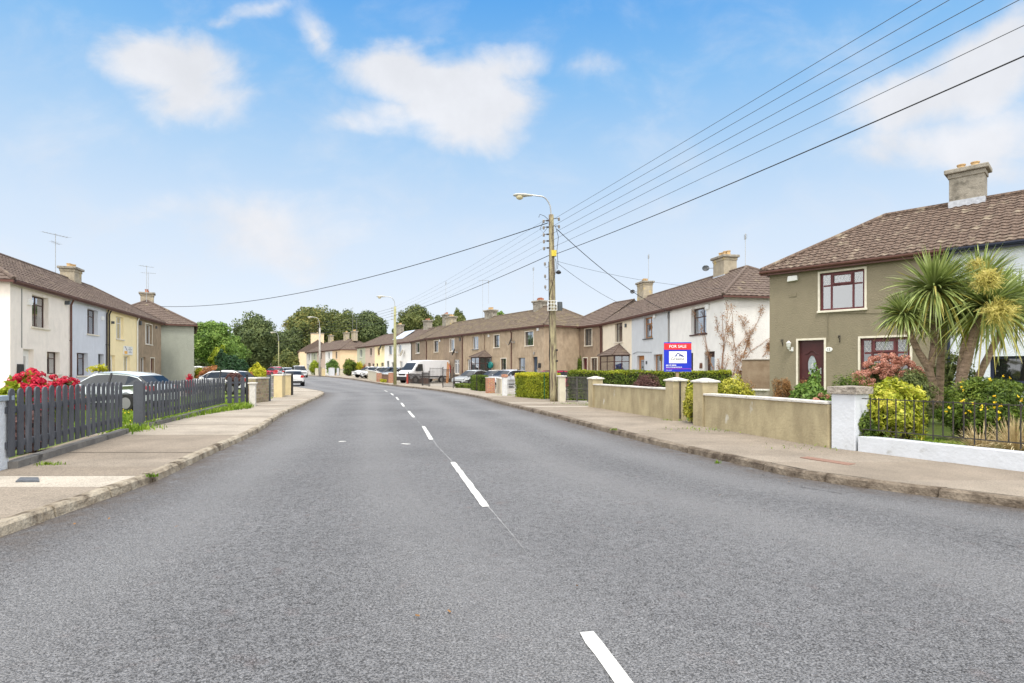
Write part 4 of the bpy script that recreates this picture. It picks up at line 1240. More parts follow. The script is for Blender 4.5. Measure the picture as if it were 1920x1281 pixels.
# grey-brown house cranked at the end of that row
FB = Fac((4.6, 51.95), (7.37, 46.7))
tb = FB.t(1083)
m0 = house(FB, 0, FB.len, 'grey brown pebble dashed house in the corner between the two right rows', W_BRN2,
           [w(FB, 0, 1097, 1109.7, 617, 648, fr=GREYW, cols=(.5,), rec=.14, surround=CREAM), w(FB, 0, 1109, 1120, 671.5, 0, zb=1.15, fr=BROWNW, cols=(.5,), surround=CREAM),
            d_(FB, 0, 1093.5, 1101, 671.5, 0, m=MAROON, surround=CREAM)], ROOF1, group=gM, depth=6.8, hipL=3.3, sideL=True)
pipe(m0, 1127)

# ---- brown terrace past the pole (five houses + one on the bend)
FF = Fac((-10.3, 68.4), (2.71, 47.6))
bx = [800.8, 831.4, 868.6, 910, 960.5, 1020.7]
tf = [FF.t(x) for x in bx]
sp = dict(surround=CREAM)
f5 = house(FF, tf[0], tf[1], 'brown pebble dashed house fifth from the near end of the brown row', W_BRN, [w(FF, tf[0], 814.5, 821.5, 639.5, 660, fr=GREYW, cols=(.5,), surround=CREAM, trans=.7), ('w', (1.2, 2.4, 1.2, 2.5), dict(fr=WHITE)), ('d', (3.2, 4.1, .4, 2.5), dict(mat=BROWNW))], ROOF2, rise=2.1, group=gF)
f4 = house(FF, tf[1], tf[2], 'brown pebble dashed house with white window frames and a dark dish', W_BRN2, [w(FF, tf[1], 843.8, 851.8, 636, 658.8, fr=WHITE, cols=(), th=.09, surround=CREAM), w(FF, tf[1], 851, 861, 674.5, 0, zb=1.1, fr=WHITE, cols=(.5,), trans=.75, th=.09)], ROOF2, rise=2.1, group=gF,
           chims=[dict(x=tr(FF, 846) - tf[1], wd=1.4, dp=.8, base=6.5, top=8.0, pots=3, seed=21, mat=CHT)])
f3 = house(FF, tf[2], tf[3], 'brown pebble dashed house with a glazed tiled porch', W_BRNT, [w(FF, tf[2], 886, 896.8, 631, 655, fr=WHITE, cols=(.5,), sillmat=GREYW), w(FF, tf[2], 876.3, 886.5, 674, 0, zb=1.1, fr=WHITE, cols=(.5,))], ROOF2, rise=2.1, group=gF)
canopy(f3, FF.t(899) - tf[2], FF.t(921) - tf[2], .5, FF.z(910, 671), FF.z(911, 658), 1.1)
f2 = house(FF, tf[3], tf[4], 'brown pebble dashed house with broad cream bands round dark windows', W_BRNT, [w(FF, tf[3], 926.5, 936.5, 628.5, 651.5, fr=BLACK, cols=(.4,), trans=.6, surround=CREAM), w(FF, tf[3], 939, 949, 672.5, 0, zb=1.1, fr=BLACK, cols=(.5,), trans=.65, surround=CREAM)], ROOF2, rise=2.1, group=gF,
           chims=[dict(x=tr(FF, 920) - tf[3], wd=1.35, dp=.8, base=6.6, top=8.05, pots=3, seed=23, mat=CONC)])
f1 = house(FF, tf[4], tf[5], 'near end house of the brown row, its end wall behind the wooden pole', W_BRNT, [w(FF, tf[4], 985, 1000, 622, 648, fr=GREYW, cols=(.55,), surround=CREAM, curtain='sides'), w(FF, tf[4], 972, 984.5, 671, 0, zb=.95, fr=GREYW, cols=(.66,)),
           d_(FF, tf[4], 999.3, 1007.8, 669, 0, m=DBLUE, glazed='slit')], ROOF2, hipR=3.5, sideR=True, group=gF, sub=6,
           chims=[dict(x=tr(FF, 1017) - tf[4] - .4, wd=1.2, dp=.8, base=6.7, top=8.1, pots=4, seed=25, mat=CONC, potmat=POTR)])
wallbox(f1, 1009, 618, .3, .26); wallbox(f1, 1012.5, 685.5, .3, .42, BLACK, 'letter_box', .12); wallbox(f1, 1002, 662.5, .12, .26, STEEL, 'wall_lamp', .1)
wallbox(f2, 917, 630, .26, .24); wallbox(f5, 825, 639, .26, .24); wallbox(f4, 863, 636.5, .18, .4, GREYW, 'flood_light')
dish(f4, 856.5, 660, GREYW, .42); dish(f2, 963, 641, GREYW, .36) ; pipe(f4, 867.5); pipe(f3, 909, W_BRN2); pipe(f2, 959.5); pipe(f5, 800)
aerial(f2, tr(FF, 905) - tf[3], z0=7.0, h=4.6, kind=0, seed=3); aerial(f2, tr(FF, 916) - tf[3], z0=8.8, h=2.6, kind=1, seed=4); aerial(f1, tr(FF, 1000) - tf[4], z0=7.2, h=4.3, kind=1, seed=8)
aerial(f4, tr(FF, 836) - tf[1], z0=7.2, h=5.4, kind=1, seed=11)
mb = MB(); xx = FF.t(926.5) - tf[3]; mb.lathe([(.0001, -.14), (.3, -.12), (.34, 0), (.3, .12), (.0001, .14)], (xx - .1, -.32, 1.5 + (694 - 685) / FPX * 54), 14, 'y')
o = mb.build('meter_drum', M('teal_plastic', (0.01, 0.16, 0.15), None, .4), f2['root'])
# the one on the bend
FC = Fac((-13.4, 75.5), (-10.3, 68.4))
f6 = house(FC, 0, FC.len, 'brown pebble dashed house on the bend, beside the painted white pair', W_BRN2, [w(FC, 0, 779.6, 786.6, 642.5, 662.5, fr=WHITE, cols=(), th=.1, surround=CREAM), ('w', (3.0, 4.2, 1.2, 2.5), dict(fr=WHITE))], ROOF2, rise=2.1, group=gF,
           chims=[dict(x=4.6, wd=1.3, base=6.6, top=8.3, pots=3, seed=31, potmat=POTR)])
pipe(f6, 772, IRON)

# ---- painted terrace
FW = Fac((-26.9, 96.8), (-13.4, 75.5))
bw = [669.5, 685, 702.5, 721, 744.5, 770.6]
tw_ = [FW.t(x) for x in bw]
PANEL = M('solar_panel', (0.55, 0.6, 0.68), (0.45, 0.5, 0.6), .3, 2)
low = lambda a, b: ('w', (a, b, 1.3, 2.6), dict(fr=GREYW, curtain=None))
w5 = house(FW, tw_[4], tw_[5], 'white painted terraced house next to the brown houses, dish on its front', W_WHITE2, [w(FW, tw_[4], 747.3, 752.8, 646.5, 664.5, fr=WHITE, cols=(), sillmat=CREAM), ('w', (1.0, 2.0, 1.3, 2.7), dict(fr=CREAM))], ROOF1, rise=2.1, group=gW,
           chims=[dict(x=2.6, wd=1.4, base=6.6, top=8.05, pots=3, seed=41, potmat=POTR)])
dish(w5, 758, 661.5, CREAM, .5)
w4 = house(FW, tw_[3], tw_[4], 'white painted terraced house with dark windows, behind the green stained lamp post', W_WHITE2, [w(FW, tw_[3], 729.3, 735, 649, 665, fr=GREYW, cols=(), curtain=None, glass=GLASSD), w(FW, tw_[3], 725.2, 729.8, 677, 0, zb=1.2, fr=GREYW, cols=(), curtain=None, glass=GLASSD), ('d', (3.0, 3.9, .4, 2.6), dict(mat=DGREY))], ROOF1, rise=2.1, group=gW)
w3 = house(FW, tw_[2], tw_[3], 'yellow painted terraced house in the middle distance', W_YELL, [w(FW, tw_[2], 707.7, 712, 652, 666, fr=TANW, cols=(), curtain=None, glass=GLASSD), low(2.8, 4.0), ('d', (.7, 1.6, .4, 2.5), dict(mat=DGREY))], ROOF1, rise=2.1, group=gW,
           chims=[dict(x=1.5, wd=1.4, base=6.6, top=8.05, pots=3, seed=43)])
dish(w3, 718, 651.5, GREYW, .45)
w2 = house(FW, tw_[1], tw_[2], 'dusty pink terraced house in the middle distance', W_PINK, [w(FW, tw_[1], 693.6, 697.2, 653.3, 666.8, fr=GREYW, cols=(), curtain=None, glass=GLASSD), low(1.3, 2.6), ('d', (3.5, 4.4, .4, 2.5), dict(mat=DGREY))], ROOF1, rise=2.1, group=gW)
w1 = house(FW, tw_[0], tw_[1], 'grey green terraced house at the far end of the painted row', W_SAGE, [w(FW, tw_[0], 674.4, 679.2, 655.5, 670, fr=WHITE, cols=(.5,)), low(1.0, 2.2)], ROOF1, hipL=3.2, sideL=True, rise=2.1, group=gW)
mb = MB(); k_ = 2.3 / 3.5
mb.v = [(a, b, 5.2 + b * k_ + .1 - w4['zb']) for a, b in ((.6, 1.0), (4.6, 1.0), (4.6, 2.9), (.6, 2.9))] + [(a, b, 5.2 + b * k_ + .16 - w4['zb']) for a, b in ((.6, 1.0), (4.6, 1.0), (4.6, 2.9), (.6, 2.9))]
for f in ((0, 3, 2, 1), (4, 5, 6, 7), (0, 1, 5, 4), (1, 2, 6, 5), (2, 3, 7, 6), (3, 0, 4, 7)): mb.f.append(f); mb.m.append(0)
mb.build('solar_panel', PANEL, w4['root'])

# ---- peach terrace further on
FP = Fac((-45.7, 126.5), (-31.9, 105.8))
bp_ = [FP.t(x) for x in (574.5, 584, 594.5, 610, 623, 638.4)]
cfg = [('white painted terraced house at the far end of the peach row', W_WHITE2), ('olive grey terraced house, second from the far end of the peach row', W_SAGE), ('pale pink terraced house behind the concrete lamp post', W_PINK),
       ('off white terraced house beside the peach end house', W_WHITE2), ('peach painted end house with a plain end wall', W_PEACH)]
for i, (lb, wm_) in enumerate(cfg):
    W_ = bp_[i + 1] - bp_[i]
    hh_ = house(FP, bp_[i], bp_[i + 1], lb, wm_, [('w', (W_ * .4, W_ * .4 + 1.1, 3.7, 5.0), dict(fr=GREYW if i % 2 == 0 else WHITE, cols=(), curtain=None, glass=GLASSD)), ('w', (W_ * .15, W_ * .15 + 1.2, 1.5, 2.8), dict(fr=GREYW, cols=(), curtain=None))],
               ROOF1, hipL=3.4 if i == 0 else 0, hipR=3.4 if i == 4 else 0, sideL=i == 0, sideR=i == 4, group=gP, E=5.3,
               chims=[dict(x=W_ * .5, wd=1.5, base=6.6, top=8.5, pots=3, seed=50 + i, mat=CHT)] if i in (1, 3, 4) else [])
    if i == 4: aerial(hh_, W_ * .3, z0=7.3, h=6, kind=1, seed=7); aerial(hh_, W_ * .75, z0=7.3, h=3.6, kind=0, seed=8)

# ---- tall peach house with straight gable at the end of the view
FY = Fac((-55.5, 146.5), (-52.1, 139.5))
hy = house(FY, 0, FY.len, 'tall pale peach gabled house farthest down the street in front of the trees', render_wall('render_pale_peach', (0.78, 0.62, 0.42), .92), [('w', (.8, 1.8, 3.6, 5.0), dict(fr=WHITE)), ('w', (4.2, 5.2, 3.6, 5.0), dict(fr=WHITE)), ('w', (4.2, 5.6, 1.3, 2.7), dict(fr=WHITE))], ROOF1,
           E=6.0, rise=3.0, depth=8.5, gable=True, sideL=True, sideR=True, group=gP,
           chims=[dict(x=FY.len - .7, wd=1.2, dp=3.0, base=7.5, top=10.2, mat=render_wall('chimney_peach', (0.78, 0.62, 0.42)), pots=2, y=4.25), dict(x=.8, wd=1.2, dp=2.2, base=7.5, top=9.7, mat=render_wall('chimney_cream', (0.72, 0.6, 0.36)), pots=0, y=4.25)])
canopy(hy, 4.0, 6.4, .5, 2.9, 3.9, 1.2)
# ================================================================== foliage
def quads(name, V, mat, parent=None, rnd=None, seed=0):
    """V: (N, 4, 3) array of quads"""
    N_ = len(V); me = bpy.data.meshes.new(name)
    me.vertices.add(N_ * 4); me.loops.add(N_ * 4); me.polygons.add(N_)
    me.vertices.foreach_set('co', np.ascontiguousarray(V, dtype=np.float32).reshape(-1))
    me.loops.foreach_set('vertex_index', np.arange(N_ * 4, dtype=np.int32))
    me.polygons.foreach_set('loop_start', np.arange(0, N_ * 4, 4, dtype=np.int32))
    me.polygons.foreach_set('loop_total', np.full(N_, 4, dtype=np.int32))
    me.update()
    a = me.attributes.new('rnd', 'FLOAT', 'FACE')
    a.data.foreach_set('value', (np.random.RandomState(seed).rand(N_) if rnd is None else rnd).astype(np.float32))
    me.materials.append(mat)
    o = bpy.data.objects.new(name, me)
    return link(o, parent)


def leafquads(P, Nrm, size, rs, aspect=0.55, jit=0.7, droop=0.0):
    """diamond leaves at P facing roughly Nrm"""
    n_ = len(P)
    nn = Nrm + rs.normal(0, jit, (n_, 3)); nn /= np.linalg.norm(nn, axis=1, keepdims=True) + 1e-9
    r = rs.normal(0, 1, (n_, 3)); r[:, 2] -= droop
    u = r - nn * (r * nn).sum(1, keepdims=True); u /= np.linalg.norm(u, axis=1, keepdims=True) + 1e-9
    v = np.cross(nn, u)
    s_ = size * rs.uniform(0.65, 1.3, (n_, 1)); a = s_ * aspect
    return np.stack([P - u * s_, P - v * a + u * s_ * .1, P + u * s_, P + v * a + u * s_ * .1], 1)


def blobpts(rs, n_, c, r, inner=0.55, flat=0.0, lump=0.16):
    d = rs.normal(0, 1, (n_, 3)); d /= np.linalg.norm(d, axis=1, keepdims=True)
    if flat: d[:, 2] = np.where(d[:, 2] < -flat, -d[:, 2] * rs.rand(n_), d[:, 2])
    ph = rs.uniform(0, 6, 6)
    lm = 1 + lump * (np.sin(d[:, 0] * 5 + ph[0]) * np.sin(d[:, 1] * 5 + ph[1]) + np.sin(d[:, 2] * 6 + ph[2]) * np.sin(d[:, 0] * 7 + ph[3]) * .7)
    rad = (inner + (1 - inner) * rs.rand(n_) ** 0.55) * lm
    return np.array(c) + d * rad[:, None] * np.array(r), d


def crown_pts(rs, c, r, clumps, per, cr=0.33, low=-0.5, wob=0.2):
    Ps = []; Ns = []
    for _ in range(clumps):
        d = rs.normal(0, 1, 3); d /= np.linalg.norm(d)
        if d[2] < low: d[2] = -d[2] * .5
        k = rs.uniform(0.5, 0.98)
        q = np.array(c) + d * k * np.array(r)
        s_ = cr * rs.uniform(0.6, 1.35)
        p_, n_ = blobpts(rs, per, q, np.array(r) * s_ * np.array([1, 1, .75]), .5, lump=wob)
        Ps.append(p_); Ns.append(n_ + d * .6)
    return np.concatenate(Ps), np.concatenate(Ns)


BARK = M('bark', (0.10, 0.075, 0.055), (0.17, 0.14, 0.11), 0.95, 6, 0.8, 25)
LEAF_D = leafmat('leaves_dark', [(0.034, 0.054, 0.022), (0.108, 0.148, 0.054), (0.19, 0.225, 0.08)], nscale=.35)
LEAF_M = leafmat('leaves_mid', [(0.035, 0.055, 0.02), (0.135, 0.17, 0.05), (0.24, 0.25, 0.085)], nscale=.3)
LEAF_O = leafmat('leaves_turning', [(0.032, 0.056, 0.019), (0.136, 0.168, 0.048), (0.336, 0.288, 0.080)], nscale=.25)
LEAF_L = leafmat('leaves_light', [(0.041, 0.081, 0.020), (0.149, 0.257, 0.047), (0.284, 0.392, 0.095)], nscale=.5)
LEAF_LIME = leafmat('leaves_lime', [(0.10, 0.15, 0.01), (0.26, 0.33, 0.02), (0.42, 0.46, 0.05)], nscale=2)
LEAF_CON = leafmat('conifer_green', [(0.013, 0.035, 0.016), (0.035, 0.088, 0.035), (0.072, 0.144, 0.056)], nscale=1)
LEAF_HD = leafmat('hedge_green', [(0.029, 0.058, 0.009), (0.102, 0.160, 0.022), (0.232, 0.290, 0.043)], nscale=1.5)
LEAF_HY = leafmat('hedge_gold', [(0.18, 0.20, 0.012), (0.46, 0.46, 0.03), (0.72, 0.66, 0.06)], nscale=1.5)
LEAF_YG = leafmat('choisya_leaves', [(0.084, 0.116, 0.008), (0.357, 0.399, 0.032), (0.756, 0.693, 0.126)], nscale=2.2, rough=.4)
LEAF_VAR = leafmat('variegated_leaves', [(0.10, 0.13, 0.012), (0.45, 0.44, 0.05), (0.80, 0.74, 0.16)], nscale=3)
LEAF_RU = leafmat('rust_leaves', [(0.10, 0.05, 0.02), (0.27, 0.14, 0.05), (0.42, 0.22, 0.08)], nscale=2)
LEAF_OR = leafmat('orange_leaves', [(0.14, 0.06, 0.02), (0.42, 0.16, 0.06), (0.5, 0.28, 0.1)], nscale=2)
LEAF_PU = leafmat('purple_leaves', [(0.040, 0.018, 0.018), (0.120, 0.055, 0.050), (0.240, 0.130, 0.110)], nscale=3)
PET_RED = leafmat('crimson_petals', [(0.22, 0.004, 0.014), (0.52, 0.012, 0.045), (0.75, 0.06, 0.11)], nscale=4, trans=.15)
PET_PINK = leafmat('dusty_pink_petals', [(0.30, 0.11, 0.07), (0.55, 0.25, 0.18), (0.74, 0.42, 0.34)], nscale=5, trans=.15)
PET_Y = leafmat('yellow_petals', [(0.75, 0.42, 0.01), (0.85, 0.6, 0.02), (0.9, 0.7, 0.05)], nscale=5, trans=.15)
STRAW = leafmat('straw_blades', [(0.28, 0.20, 0.09), (0.52, 0.41, 0.22), (0.72, 0.62, 0.40)], nscale=3)
GRASSB = leafmat('grass_blades', [(0.06, 0.12, 0.01), (0.16, 0.26, 0.02), (0.32, 0.42, 0.05)], nscale=2)


def tree(px, depth, hw, top, bot, mat, label, clumps=38, per=230, leaf=.30, seed=1, cr=.34, trunk=.22, name='tree', group='trees at the end of the street', fork=True, wob=.2):
    x = at(px, depth); g = gz(depth); rw = hw * depth / FPX
    zt, zb = hz_(top, depth) - g, hz_(bot, depth) - g
    root = empty(name, (x, depth, g), 0, label, 'tree', group)
    rs = np.random.RandomState(seed); c = (0, 0, (zt + zb) / 2); r = (rw * .86, rw * .86, (zt - zb) / 2 * .88)
    leaf *= .74; clumps = int(clumps * 1.25); per = int(per * 1.25)
    P, Nn = crown_pts(rs, c, r, clumps, per, cr * .9, wob=wob)
    P2, N2 = blobpts(rs, clumps * per // 2, c, np.array(r) * .9, .35, lump=.1)
    P = np.concatenate([P, P2]); Nn = np.concatenate([Nn, N2])
    P[:, 2] = np.maximum(P[:, 2], .05)
    quads('crown', leafquads(P, Nn, leaf, rs, .6), mat, root, seed=seed)
    mb = MB(); rng = random.Random(seed); tz = max(zb, .6)
    mb.tube([(0, 0, -.05), (.05, .02, tz * .6), (.1, .05, tz + (zt - zb) * .25), (.05, 0, tz + (zt - zb) * .6)], [trunk * 1.3, trunk, trunk * .75, trunk * .3], 8)
    for i in range(7):
        a_ = i * .9 + rng.random(); z0 = tz * .75 + (zt - zb) * .07 * i; q = rng.uniform(.5, .8)
        mb.tube([(.05, 0, z0), (math.cos(a_) * rw * q * .5, math.sin(a_) * rw * q * .5, z0 + (zt - zb) * .16), (math.cos(a_) * rw * q, math.sin(a_) * rw * q, z0 + (zt - zb) * .25)], [trunk * .5, trunk * .3, trunk * .1], 6)
    mb.build('trunk', BARK, root, smooth=True)
    return root


T = 'trees at the end of the street'
tree(398, 64, 44, 596, 694, LEAF_L, 'light green feathery tree right beside the sage green end wall', 46, 240, .17, 2)
tree(432, 70, 34, 628, 700, LEAF_L, 'lower light green tree between the feathery tree and the dark rounded one', 34, 220, .17, 3)
tree(480, 118, 47, 586, 706, LEAF_D, 'tall dark green rounded tree left of the far lamp posts', 80, 260, .32, 4)
tree(523, 128, 30, 618, 704, LEAF_D, 'dark green tree behind the two far lamp posts', 40, 240, .32, 5)
tree(580, 152, 52, 562, 690, LEAF_O, 'largest tree of the view, bronze green, above the far houses', 84, 280, .38, 6)
tree(551, 146, 30, 610, 700, LEAF_D, 'dark tree under the left shoulder of the largest tree', 40, 240, .34, 26)
tree(636, 158, 44, 573, 680, LEAF_M, 'broad mid green tree right of the largest tree', 64, 260, .38, 7)
tree(692, 162, 42, 580, 680, LEAF_D, 'dark green tree above the solar panel roof', 60, 260, .38, 8)
tree(665, 168, 34, 590, 690, LEAF_D, 'dark tree seen between the two broad ones above the peach row', 40, 240, .38, 27)
tree(780, 122, 39, 565, 650, LEAF_M, 'lone open crowned tree above the brown roofs', 44, 190, .27, 9, cr=.30, wob=.35)
tree(828, 126, 25, 587, 650, LEAF_M, 'smaller tree to the right of the open crowned tree', 26, 190, .27, 10)
tree(750, 130, 16, 600, 650, LEAF_D, 'narrow dark tree just right of the leaning lamp arm post', 22, 190, .27, 28)
tree(859, 118, 17, 575, 640, LEAF_M, 'small round tree top behind the chimney of the brown row', 22, 170, .26, 11, cr=.32, wob=.35)
tree(940, 105, 16, 579, 640, LEAF_L, 'little tree top peeping over the brown ridge', 14, 130, .24, 12)
tree(905, 128, 34, 588, 650, LEAF_D, 'tree line piece just behind the mossy brown roofs', 30, 170, .27, 90) if False else None
tree(985, 112, 14, 583, 640, LEAF_D, 'little dark tree top behind the last brown ridge before the pole', 14, 130, .24, 91)
tree(535, 112, 26, 655, 704, LEAF_O, 'low reddish green tree behind the parked red car', 30, 200, .26, 13)
tree(410, 57, 17, 645, 700, LEAF_LIME, 'small lime green tree in front of the light green ones', 20, 200, .13, 14, trunk=.09)
tree(452, 118, 30, 640, 706, LEAF_D, 'dark low tree behind the round conifer', 30, 200, .3, 29)
rs = np.random.RandomState(77); P_ = []; N_ = []
for i in range(150):   # continuous wood behind the separate trees
    px_ = rs.uniform(330, 900); dp_ = rs.uniform(172, 190); h_ = hz_(rs.uniform(640, 668), dp_)
    p_, n__ = blobpts(rs, 190, (at(px_, dp_), dp_, h_ * rs.uniform(.15, .8)), (5.5, 2.5, h_ * .32), .4); P_.append(p_); N_.append(n__)
P_ = np.concatenate(P_); P_[:, 2] = np.maximum(P_[:, 2], .3)
tag(quads('woodland', leafquads(P_, np.concatenate(N_), .55, rs, .7), LEAF_D), kind='stuff')


def bush(x, y, r, h, mat, label, n=3500, leaf=.05, seed=1, name='shrub', group=None, clumps=16, base=0.0, cr=.36, cat='shrub', aspect=.5, ry=None, zlift=.05, stem=True, core=None):
    """rounded shrub; leaves gathered in sprays over a twig frame"""
    g = gz(y) + .07 + base
    root = empty(name, (x, y, g), 0, label, cat, group)
    rs = np.random.RandomState(seed); ry = ry or r
    c = (0, 0, h * .52); rr = (r * .85, ry * .85, h * .48)
    P, Nn = crown_pts(rs, c, rr, clumps, n // clumps, cr, low=-.7)
    P2, N2 = blobpts(rs, n // 2, c, rr, .6)
    P = np.concatenate([P, P2]); Nn = np.concatenate([Nn, N2]); P[:, 2] = np.maximum(P[:, 2], .02)
    quads('foliage', leafquads(P, Nn, leaf, rs, aspect), mat, root, seed=seed)
    if stem:
        mb = MB(); rng = random.Random(seed)
        for i in range(9):
            a_ = i * .7; q = rng.uniform(.4, .75)
            mb.tube([(0, 0, -.02), (math.cos(a_) * r * q * .4, math.sin(a_) * ry * q * .4, h * .35), (math.cos(a_) * r * q, math.sin(a_) * ry * q, h * .75)], [.02, .014, .006], 5)
        mb.build('stems', BARK, root)
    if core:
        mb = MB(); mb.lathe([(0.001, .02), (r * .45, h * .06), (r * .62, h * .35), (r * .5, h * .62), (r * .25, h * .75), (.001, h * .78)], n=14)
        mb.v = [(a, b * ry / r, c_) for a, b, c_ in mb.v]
        mb.build('dark_core', core, root)
    return root


INNER = M('dark_core', (0.02, 0.03, 0.01), (0.035, 0.03, 0.015), .95, 9)  # solid dark core added inside foliage, stands in for the shade between leaves
def pxbush(px, depth, hw, top, mat, label, **k):
    h = hz_(top, depth) - gz(depth) - .07 - k.get('base', 0)
    return bush(at(px, depth), depth, hw * depth / FPX, h, mat, label, **k)


# left side, beyond the fence
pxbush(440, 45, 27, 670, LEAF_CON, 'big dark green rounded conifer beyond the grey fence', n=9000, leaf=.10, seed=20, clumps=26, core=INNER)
pxbush(417, 52, 14, 657, LEAF_CON, 'bluish green pointed conifer below the lime tree', n=3000, leaf=.10, seed=21)
pxbush(483.5, 42.5, 17.5, 683, LEAF_LIME and LEAF_HY, 'yellow green rounded shrub above the grey stone pillar', n=5000, leaf=.07, seed=22, core=INNER)
pxbush(398, 47, 26, 686, LEAF_OR, 'orange brown low hedge like shrub near the sage green wall', n=4500, leaf=.07, seed=23, core=INNER)
pxbush(471, 41, 6, 697, LEAF_OR, 'tiny orange shrub beside the yellow green one', n=900, leaf=.05, seed=24)
pxbush(354, 31, 8, 702, PET_RED, 'small red flowering shrub at the foot of the sage green wall', n=900, leaf=.05, seed=25)
pxbush(441, 24.2, 17, 699, LEAF_PU, 'clipped dark purple ball shrub behind the grey gate', base=.72, n=4500, leaf=.035, seed=30, core=INNER)
pxbush(376, 50, 14, 690, LEAF_HY, 'mixed green shrub beside the sage green wall', n=1800, leaf=.07, seed=31)
mb = MB(); mb.tube([(0, 0, -.72), (.02, 0, -.3), (0, 0, .3)], .035, 7); mb.build('trunk', BARK, bpy.data.objects[[o.name for o in bpy.data.objects if o.get('label') == 'clipped dark purple ball shrub behind the grey gate'][0]])
# right side, far
pxbush(590, 101, 11, 676, LEAF_LIME, 'bright green shrub left of the concrete lamp post', n=2200, leaf=.13, seed=32)
pxbush(624, 97, 14, 675, LEAF_L, 'loose yellowish green shrub right of the concrete lamp post', n=2600, leaf=.13, seed=33)
pxbush(655, 90, 14, 673, LEAF_HD, 'round green clipped shrub before the peach end house', n=3200, leaf=.11, seed=34, core=INNER)
pxbush(674, 92, 9, 678, LEAF_HY, 'small yellow green shrub beside the round clipped one', n=1300, leaf=.10, seed=35)
pxbush(687, 92, 9, 683, LEAF_OR, 'small reddish shrub in front of the green grey house', n=900, leaf=.09, seed=36)
# right side, near
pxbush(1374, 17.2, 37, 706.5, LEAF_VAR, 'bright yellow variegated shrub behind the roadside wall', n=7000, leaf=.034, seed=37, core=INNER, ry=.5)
pxbush(1468, 16.3, 22, 708, LEAF_RU, 'rust brown feathery shrub in front of the olive house', n=5500, leaf=.03, seed=38, aspect=.22)
pxbush(1509, 18.2, 13, 712, LEAF_RU, 'small rust shrub beside the maroon door', n=1800, leaf=.03, seed=48, aspect=.3)
pxbush(1213, 19.3, 34, 701, LEAF_PU, 'low purplish brown shrub behind the first roadside wall', n=7000, leaf=.032, seed=39, core=INNER, ry=.5)
pxbush(1520, 13.2, 38, 716, LEAF_L, 'leafy green shrub just left of the white pillar', n=3600, leaf=.05, seed=40)
pxbush(1527, 13.5, 14, 683, LEAF_L, 'tall leafy shoot standing before the maroon door', n=420, leaf=.055, seed=41, clumps=8)
pxbush(1590, 13.8, 36, 699, LEAF_HD, 'grey green airy shrub behind the white pillar', n=3200, leaf=.035, seed=42, aspect=.25)
pxbush(1700, 11.9, 62, 703, LEAF_M, 'soft green shrub between the pink hydrangea and the golden shrub', n=9000, leaf=.035, seed=43, aspect=.3, ry=.5)
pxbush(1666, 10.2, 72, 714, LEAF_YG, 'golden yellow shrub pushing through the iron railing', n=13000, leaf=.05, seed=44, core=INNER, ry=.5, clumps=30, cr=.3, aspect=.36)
pxbush(1622, 9.9, 22, 772, LEAF_HD, 'dark green creeper like shrub at the foot of the golden shrub', n=1300, leaf=.035, seed=45)
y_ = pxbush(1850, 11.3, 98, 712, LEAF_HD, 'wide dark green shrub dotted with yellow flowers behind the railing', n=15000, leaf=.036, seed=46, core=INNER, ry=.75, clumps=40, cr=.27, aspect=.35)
pxbush(1790, 14.8, 48, 668, LEAF_M, 'taller green shrub between the palm stems', n=4000, leaf=.05, seed=47, ry=.6)
pxbush(1297, 15.0, 14, 716, LEAF_VAR, 'yellow variegated shrub seen through the small iron gate', n=1500, leaf=.034, seed=49, ry=.35)
pxbush(1395, 21.2, 26, 706, LEAF_OR and LEAF_RU, 'bare brown shrub before the garden wall of the white house', n=500, leaf=.03, seed=50)
pxbush(1108, 47.2, 5, 660, LEAF_HD, 'green climber standing against the grey brown house', n=900, leaf=.1, seed=51, name='climbing_plant', cat='climbing plant') if False else None
rs = np.random.RandomState(5)
fp = []
for i in range(42):
    d = rs.normal(0, 1, 3); d[1] = -abs(d[1]); d[2] = abs(d[2]) * .8 - .25; d /= np.linalg.norm(d)
    c = np.array([0, 0, .68]) + d * np.array([.9, .68, .66]); k = 5
    q = np.repeat(c[None], k, 0) + rs.normal(0, .012, (k, 3)); fp.append(leafquads(q, np.repeat(d[None], k, 0), .019, rs, .7, .5))
quads('yellow_flowers', np.concatenate(fp), PET_Y, y_, seed=9)['kind'] = 'stuff'


def heads(rs, C, rad, petals, size):
    out = []
    for c, r in zip(C, rad):
        d = rs.normal(0, 1, (petals, 3)); d /= np.linalg.norm(d, axis=1, keepdims=True)
        p = c + d * r * np.array([1, 1, .78]); out.append(leafquads(p, d, size, rs, .75, .35))
    return np.concatenate(out)


